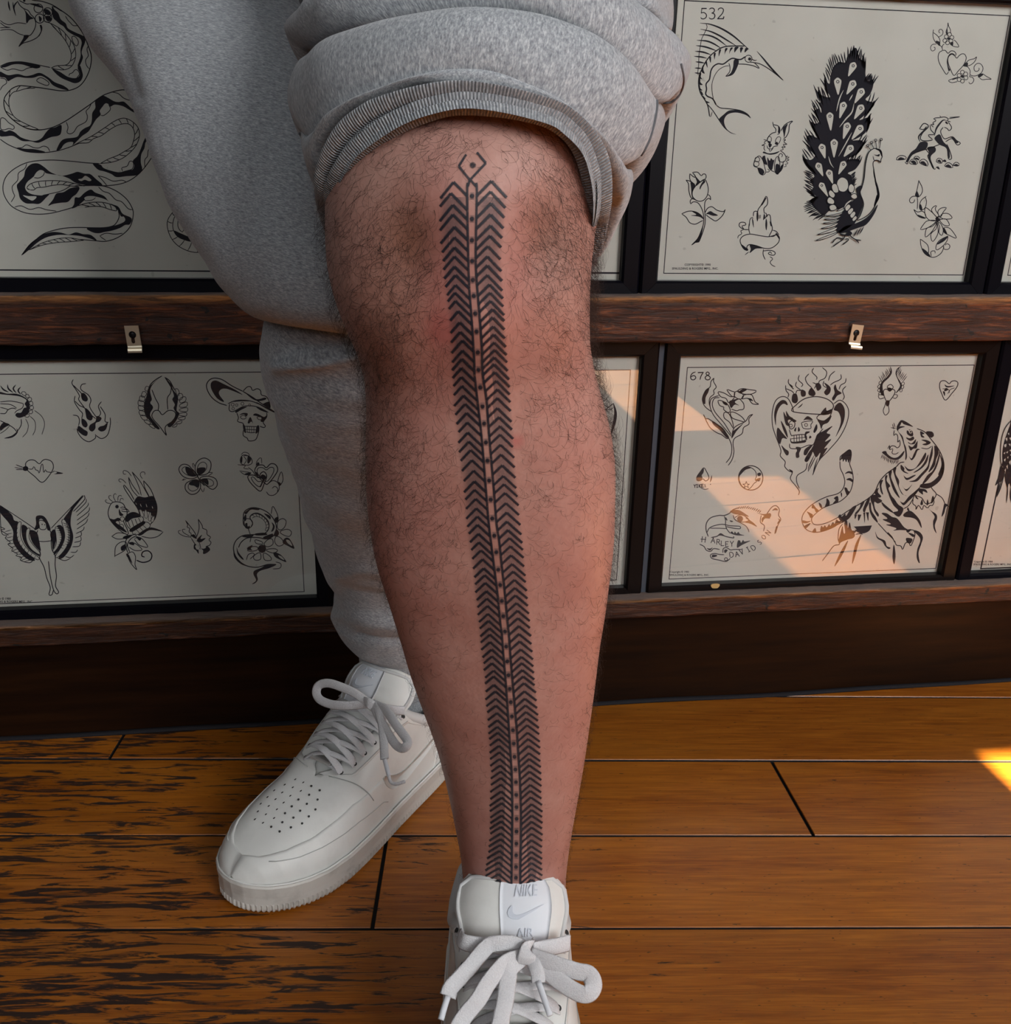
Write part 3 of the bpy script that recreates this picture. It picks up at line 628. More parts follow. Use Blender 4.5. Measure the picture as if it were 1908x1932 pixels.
ART['heart_wings_sheet'] = '''
@winged_creature_drawing 0 680 6
f 0,355 80,375 170,375 240,395 310,440 335,500 330,570 300,620 220,650 175,625 190,595 240,590 270,540 300,530 280,490 300,450 230,410 140,395 0,380
s 7 0,470 120,460 230,480 265,495 250,540 190,570 165,600
s 7 0,490 120,500 190,540
s 7 0,530 60,545 100,560
s 8 0,600 60,600 90,560 140,540 185,550
s 8 0,680 100,730 160,770 190,810
s 8 240,660 240,730 200,800
t 18 190,770 195,810 140,860 50,882
f 0,750 40,705 110,725 70,750 0,790
s 6 0,830 60,790 110,740
s 6 0,800 50,760
s 6 290,660 320,730 305,810 255,870
s 6 340,630 395,690 400,780 370,850
s 6 390,565 470,630 505,720 475,840
t 14 5,285 40,330 100,360
t 14 85,270 95,320 150,365
t 14 180,275 150,320 185,370
t 14 235,300 205,340 235,385
c 6 240,370 270,350 300,380 280,400
c 6 285,400 310,380 335,410 310,425
c 6 310,440 345,415 360,450 330,465
c 6 330,480 360,460 375,500 345,510
c 6 335,530 370,510 380,550 345,555
c 6 330,575 365,560 365,600 330,600
c 6 290,620 330,605 325,640 285,640
@flame_drawing 0 680 6
s 8 830,215 815,260 860,330 900,400 890,440 930,500 1000,590 1060,640 1085,660
s 8 830,280 880,330 920,370 950,430
s 8 975,262 925,275 918,330 1000,390 1030,450 1015,520 1060,600 1100,640 1140,600 1115,520 1150,465
s 8 850,400 845,470 900,560 935,600 925,660
s 8 850,460 900,510 960,540 980,600
s 8 1135,520 1190,610 1190,690 1230,700
s 8 825,618 880,630 900,680 890,740
s 8 1248,645 1250,720 1220,840 1150,885 1085,850 1080,880 1010,920 940,890 890,830 870,770
s 8 1085,850 1080,835
f 925,370 960,375 995,430 980,465 935,450 918,400
f 965,540 1010,570 1050,640 1030,680 985,660 970,600
f 925,660 970,680 993,730 970,760 930,730
f 1095,630 1150,650 1130,690 1085,710 1080,770 1045,805 1008,780 1020,730 1080,690
f 890,740 950,780 993,810 980,855 930,840 880,790
f 1220,700 1200,780 1150,805 1110,780 1130,750 1180,735
@winged_heart_drawing 0 680 6
s 9 1835,175 1760,220 1700,280 1680,360
f 1840,172 1740,260 1700,340 1720,440 1700,480 1735,530 1700,600 1715,650 1810,770 1770,770 1700,690 1640,600 1630,500 1660,400 1690,300
c 6 1640,330 1660,290 1690,310 1670,350
c 6 1600,410 1620,350 1660,370 1640,410
c 6 1580,460 1590,400 1640,420 1630,460
c 6 1570,510 1570,450 1630,470 1630,510
c 6 1575,560 1570,510 1625,525 1630,560
c 6 1590,620 1575,570 1635,580 1645,620
c 6 1620,670 1590,620 1650,630 1670,670
c 6 1670,720 1630,680 1680,680 1710,720
c 6 1720,760 1680,720 1730,730 1760,770
s 8 1720,330 1760,430 1795,500 1790,570
c 8 1838,615 1800,570 1750,570 1720,620 1740,670 1810,750 1885,850 1870,790 1880,740 1960,680 1990,610 1960,570 1900,570
s 8 1885,850 1870,800
@winged_heart_drawing 300 680 6
s 9 65,190 120,230 160,300 180,340
f 62,188 140,270 160,330 215,420 200,560 230,600 190,690 130,755 95,735 150,680 195,610 165,540 180,500 150,440 170,400 135,310
s 8 140,300 130,370 95,430 100,560
c 6 185,320 220,330 230,380 210,410
c 6 215,380 265,380 265,430 220,450
c 6 240,430 300,410 300,460 240,480
c 6 240,500 315,470 315,520 240,530
c 6 240,550 320,535 315,580 235,570
c 6 235,600 310,590 305,630 230,620
c 6 225,650 295,635 285,670 220,665
c 6 200,700 260,680 245,715 190,715
c 6 160,740 205,715 195,750 150,755
@skull_in_hat_drawing 300 680 6
s 9 770,510 680,480 600,420 550,340 540,270 580,215 640,200 720,220 830,290 950,350
f 600,240 650,228 740,270 860,330 950,390 850,350 760,320 700,330 680,380 740,470 660,430 600,340 585,280
s 9 950,350 1050,410 1150,480 1260,550 1340,605
f 1100,470 1200,520 1340,605 1240,560 1120,490
s 8 950,350 1000,300 1040,300 1060,340 1110,320 1150,340 1160,390 1215,410 1250,470 1260,540
f 960,350 1040,400 1110,440 1200,420 1215,440 1130,460 1050,430
f 1200,480 1250,470 1260,540 1180,500
s 8 780,490 850,460 930,450 1040,460 1150,500
f 830,470 930,445 1060,462 930,462
s 8 800,490 795,560 830,580 880,560 960,520 1060,515 1150,540 1240,590
o 5 835,500 18
o 5 880,505 15
o 5 945,490 18
o 5 1025,505 14
o 5 840,545 16
f 860,580 930,535 1000,525 930,560 880,590
f 1100,525 1200,560 1230,590 1150,565
s 8 880,590 900,650 890,690 950,710 960,740
s 8 1220,590 1220,640 1180,700 1205,740 1190,760 1140,745
f 910,620 950,595 1005,600 990,635 960,610
f 1065,620 1090,600 1130,610 1190,640 1220,620 1190,690 1150,690 1160,650 1110,630
c 6 920,640 960,620 990,650 950,665
c 6 1110,640 1160,640 1180,665 1130,670
f 1035,640 1065,715 1045,690 1020,715 1005,700
f 950,720 975,745 985,820 960,800
f 1130,735 1135,790 1095,830 1105,750
l 7 975,745 1110,750
l 6 980,780 1100,785
l 5 1000,745 1000,810
l 5 1025,747 1025,812
l 5 1050,748 1050,813
l 5 1075,750 1075,812
s 7 985,810 1040,818 1095,815
s 8 955,790 955,850 1000,880 1015,910 1080,905 1110,870 1135,780
@heartbeat_heart_drawing 0 850 6
c 8 445,150 390,110 330,110 290,150 310,220 390,290 480,360 570,265 605,190 585,125 520,100 480,115
f 265,185 305,178 322,207 300,230 262,222
s 7 180,160 230,180 265,190
s 7 180,215 230,215 265,215
s 6 165,190 220,200 265,205
s 7 322,207 365,210 385,180 405,220 430,225 445,255 470,160 485,160 495,250 515,215 530,240 590,248
f 600,230 720,258 610,268 650,250
s 6 590,248 620,230
@winged_woman_drawing 0 850 6
f 0,625 130,720 160,790 210,815 190,960 220,1060 300,1150 400,1240 330,1240 240,1170 150,1040 150,920 100,820 0,700
s 7 0,620 150,720 300,820 400,890
n 6 200,830 240,810 230,940 260,1040 330,1130 440,1210 420,1235 320,1170 230,1070 190,960
f 250,840 310,870 300,960 330,1050 400,1130 450,1180 440,1195 330,1120 270,1030 245,930
n 6 300,900 340,880 330,980 370,1060 450,1150 440,1175 350,1110 300,1010
f 340,900 420,930 450,1060 460,1140 380,1060 345,980
g 10 -30,60 6 200,830 200,960 260,1080 400,1200
s 7 0,700 20,930 80,960 60,990 120,1040 90,1060 150,1110 130,1130 200,1170 180,1190 250,1210 230,1240 330,1270 380,1240
s 7 0,860 60,890 10,900 100,960
g 12 -70,20 6 120,900 140,1000 180,1080 260,1180 340,1240
f 955,505 850,590 780,690 720,780 760,820 790,930 780,1040 720,1130 660,1220 720,1210 800,1100 830,970 800,830 820,690 880,600
s 7 940,505 760,690 580,880
s 8 955,505 960,550 900,620 830,690
s 7 975,545 970,590 860,700
s 7 1000,590 990,630 870,740
s 7 1015,640 1000,690 870,790
s 7 1010,700 990,750 870,840
s 7 995,770 970,820 870,890
s 7 955,860 940,900 860,940
s 7 915,910 920,960 850,990
s 7 915,970 915,1020 840,1040
s 7 915,1030 900,1080 820,1090
s 7 880,1120 860,1150 800,1150
s 7 840,1180 800,1210 740,1200
s 7 800,1220 730,1245 650,1215
n 6 700,800 740,790 780,920 770,1050 720,1140 650,1210 630,1190 700,1080 735,960
f 640,860 700,850 735,960 700,1080 620,1180 610,1160 660,1060 680,960
n 6 625,880 660,870 700,980 660,1090 610,1150 600,1130 640,1040
f 570,940 620,890 640,1000 600,1120 590,1040
g 9 60,10 6 640,880 690,980 660,1090
g 10 50,20 6 720,820 770,930 750,1060
f 410,745 480,735 530,780 575,890 540,900 520,830 470,770 440,800 450,870 390,900 410,830
c 7 440,800 480,790 520,820 525,880 490,895 450,880
f 470,830 485,828 480,845
f 500,835 515,835 508,848
s 8 430,900 410,960 420,1010 445,1040 450,1120 460,1180 450,1220 500,1320 530,1440 570,1550 555,1630 590,1630 605,1580
s 8 560,890 590,960 580,1020 590,1120 625,1190 625,1300 640,1420 630,1530 665,1600 640,1620 605,1570 570,1420 550,1250
s 7 430,1025 500,1030 580,1020
@exotic_bird_drawing 0 850 6
c 8 1260,600 1320,580 1390,600 1420,650 1440,690 1430,760 1400,800 1440,890 1450,950 1380,920 1300,850 1240,770 1225,690
d 1325,635 20
s 7 1360,650 1400,640 1465,690 1400,690 1370,680
s 7 1370,660 1450,670
f 1350,660 1370,700 1400,730 1360,740 1345,700
f 1240,770 1290,780 1340,760 1370,790 1310,810 1390,870 1440,930 1350,890 1280,830
o 6 1330,820 26
o 6 1375,860 26
o 6 1385,775 26
c 7 1420,760 1470,710 1540,705 1620,760 1610,810 1500,890 1440,850
f 1420,765 1480,705 1560,715 1590,750 1500,770 1440,810
l 6 1450,800 1475,870
l 6 1490,785 1515,860
l 6 1530,775 1555,835
l 6 1570,765 1590,810
f 1470,890 1620,800 1640,830 1500,920
c 6 1500,920 1640,810 1700,860 1560,950
l 5 1540,890 1580,935
l 5 1580,865 1620,910
l 5 1615,840 1660,885
f 1560,950 1700,870 1850,920 1700,900 1600,960
s 7 1600,970 1700,990 1790,970 1850,918
s 8 1590,760 1560,660 1480,540 1410,430 1405,390 1470,470 1520,560
s 7 1455,300 1470,380 1500,450 1560,520
s 7 1455,300 1500,390 1580,500
s 7 1495,240 1540,330 1580,430 1600,510
s 7 1495,240 1580,340 1640,440 1690,530
s 7 1625,340 1640,420 1690,520
s 8 1625,340 1700,430 1745,530 1778,640 1760,760 1700,840
f 1515,590 1560,520 1640,530 1740,520 1778,640 1770,740 1740,760 1690,700 1640,690 1580,680 1540,620
w 1590,600 1605,640 1590,620
w 1535,585 1550,615 1540,605
n 5 1580,680 1600,670 1630,740 1600,750
n 5 1640,680 1660,680 1670,760 1640,760
n 5 1690,710 1710,700 1710,790 1680,790
n 5 1720,760 1750,740 1740,800 1710,810
w 1655,600 1668,640 1658,630
w 1722,625 1735,655 1725,650
s 6 1430,370 1390,330 1350,320 1350,350 1375,355
s 6 1490,290 1450,240 1400,225 1400,265 1430,265
s 6 1615,320 1590,280 1600,245 1640,245 1640,275
s 6 1260,600 1210,590 1190,560 1215,560
s 6 1280,580 1235,540 1240,505 1265,515
s 6 1310,575 1285,520 1300,485 1320,500
s 6 1335,570 1340,520 1365,505 1380,520
s 6 1360,580 1365,545 1390,540 1400,560
s 8 1540,940 1450,980 1420,1060 1450,1160
s 8 1550,960 1480,1000 1445,1070 1470,1150
s 7 1265,970 1340,930 1440,950 1420,990 1330,1000 1265,970
f 1390,985 1430,960 1500,955 1440,1000
s 7 1300,1205 1310,1090 1370,1035 1430,1040 1420,1120 1300,1195
f 1370,1090 1420,1060 1420,1110 1380,1135
s 7 1460,1040 1530,1050 1610,1120 1530,1130 1460,1090
f 1460,1040 1510,1035 1520,1070 1470,1060
s 7 1520,990 1600,990 1675,1090 1580,1070 1520,1000
f 1540,970 1600,990 1580,1020
s 7 1440,1170 1500,1145 1535,1200 1530,1290 1550,1350 1480,1270 1440,1180
f 1430,1165 1460,1180 1500,1280 1440,1200
s 11 1545,1240 1620,1265 1700,1240 1720,1180 1680,1135 1620,1145 1605,1190 1640,1205
@clover_ribbon_drawing 300 850 6
c 8 440,290 390,230 330,165 260,160 225,215 270,290 360,320
c 6 260,215 290,185 350,200 400,260 420,290 330,280 280,250
f 300,190 350,200 420,285 350,290 310,250
c 8 430,270 410,180 450,110 520,85 585,130 580,220 530,270
c 6 430,240 450,160 500,130 540,160 530,220 470,270
f 430,210 480,190 530,200 500,250 450,275
c 8 400,330 310,370 300,440 360,495 430,480 470,420 460,350
c 6 340,380 400,335 455,360 440,430 380,460 335,430
f 345,360 400,335 455,350 440,420 400,400 350,390
c 8 470,330 540,400 610,440 660,390 640,320 560,290 480,300
c 6 480,330 560,320 615,350 610,395 550,400
f 475,325 550,325 560,390 520,370
s 10 380,210 430,280 470,350 520,400
s 6 390,200 380,140 400,160 410,190
s 6 555,250 610,250 560,285
s 6 310,320 260,340 290,315
s 6 470,420 500,470 515,420
@linked_hearts_drawing 300 850 6
c 7 920,110 940,60 980,50 1040,80 1055,140 1010,165 940,155
s 6 930,50 960,20 1010,30 1020,60 960,60 990,110 960,160
f 1010,60 1045,100 1010,150 1000,110
f 920,90 945,70 940,140 920,120
s 6 890,160 940,165 980,170 960,200 1020,210
s 6 910,230 970,240 1030,250 980,275 920,240
f 970,265 1035,245 1040,265 1000,280
s 7 1010,190 1060,230 1090,280
c 9 1215,195 1180,165 1120,170 1085,220 1110,280 1200,370 1230,380 1300,300 1345,220 1320,160 1265,150
c 7 1215,220 1180,195 1130,195 1110,235 1140,290 1220,350 1290,260 1300,200 1260,190
c 9 1130,310 1080,280 1010,285 1020,340 1080,410 1150,460 1190,380 1220,290 1190,240 1150,260
c 7 1120,350 1070,300 1045,310 1080,370 1140,410 1165,350
f 1140,310 1170,270 1215,300 1180,360 1155,410 1140,410 1175,330
f 1090,240 1120,260 1130,290 1095,280
s 6 1100,180 1110,120 1155,80 1165,150
f 1100,170 1120,130 1140,155
s 7 1230,380 1290,340 1350,370 1360,440 1310,500 1250,505 1215,465
s 7 1280,430 1310,405 1345,430 1340,470
s 7 1370,400 1345,350 1385,240 1405,330 1375,395
f 1345,355 1380,370 1370,400
@butterfly_drawing 300 850 6
s 7 300,790 340,840 400,920 425,970
s 7 300,790 325,840 320,870 350,880 340,920 365,940 360,990
s 7 445,775 455,870 440,940 420,990
s 7 445,775 490,850 495,880 540,900 545,950 585,980 565,1010 590,1040 570,1075 540,1080
s 6 360,980 290,970 230,940 220,910 250,905
s 6 350,970 280,930 265,895 300,890
f 365,960 400,950 430,1000 390,985
f 430,1010 490,950 470,1000 530,990 470,1040
s 7 365,990 410,1060 440,1080 470,1120
f 400,1060 440,1090 450,1170 420,1130 395,1110
f 480,1110 540,1080 580,1120 540,1160 500,1170 500,1130
w 410,1080 440,1070 460,1110 430,1120
w 480,1070 520,1060 530,1100 490,1110
s 6 420,1020 455,1040 475,1110
@snake_and_blossom_drawing 300 850 6
s 9 1010,880 960,840 955,760 970,690 1040,650 1130,655 1230,700 1300,780 1330,870 1300,960 1220,1000 1120,985 1000,990 930,1040 900,1100
s 9 1040,870 1060,820 1030,760 1060,720 1120,710 1190,750 1240,810 1240,890 1190,940 1090,950 960,960 880,1010 845,1090 860,1180 920,1260 1010,1310 1120,1320 1230,1290 1330,1290
b 5 9 1040,740 1090,715 1160,735 1220,790 1245,860 1220,920 / 1055,765 1100,745 1150,760 1195,800 1215,860 1200,905
f 970,700 1060,645 1140,660 1120,675 1040,670 990,720
f 1190,710 1260,740 1260,780 1210,735
f 1275,810 1310,850 1300,900 1270,920 1290,860
f 1090,940 1190,930 1230,950 1190,960 1100,960
f 940,970 1060,950 1060,975 990,985
f 880,1090 900,1150 960,1230 940,1230 890,1170
f 845,1080 860,1180 930,1270 1000,1310 920,1280 850,1200
f 1180,980 1290,940 1270,990 1210,1005
f 960,760 985,720 990,780 970,800
s 7 1000,850 1020,910 1040,980 1030,1040
c 7 965,800 1000,770 1050,790 1060,840 1020,880 980,870
f 975,830 1000,820 1005,860 1030,850 1020,885 990,880
d 1168,1112 46
c 7 1160,1060 1100,1050 1090,1010 1160,1030 1180,1050
c 7 1190,1060 1230,1010 1280,1000 1290,1060 1230,1090
c 7 1220,1120 1300,1110 1345,1130 1300,1160 1230,1140
c 7 1200,1160 1260,1200 1270,1240 1200,1240 1180,1180
c 7 1150,1165 1150,1230 1090,1240 1070,1200 1120,1160
c 7 1120,1120 1060,1140 1000,1130 1050,1090 1110,1090
f 1000,1100 1060,1070 1040,1110 1060,1130 1010,1125
f 1300,1150 1380,1180 1445,1262 1380,1240 1310,1200
w 1350,1185 1390,1200 1420,1240 1370,1215
s 7 990,1240 1010,1180 1060,1160 1080,1180 1030,1230
c 7 1340,870 1350,800 1400,770 1440,800 1420,870 1370,900
c 7 1370,920 1450,890 1500,920 1480,970 1420,960
c 7 1330,970 1390,1000 1410,1060 1350,1080 1310,1030
f 1300,960 1330,890 1360,930 1340,970
f 1400,1040 1430,990 1480,1000 1535,1110 1460,1080
w 1440,1010 1480,1020 1510,1080 1460,1050
s 7 1270,720 1290,630 1340,720 1350,790
f 1310,770 1350,750 1350,800 1320,820
f 1230,1290 1330,1290 1250,1330 1150,1360 1110,1400 1120,1460 1090,1500 1050,1510 1100,1470 1070,1400 1080,1360 1150,1330
s 7 1320,1260 1380,1280 1370,1330 1290,1340
@copyright_line 0 850 6
T 27 -130,1688 Copyright © 1980
T 27 -150,1722 SPAULDING & ROGERS MFG., INC.
'''
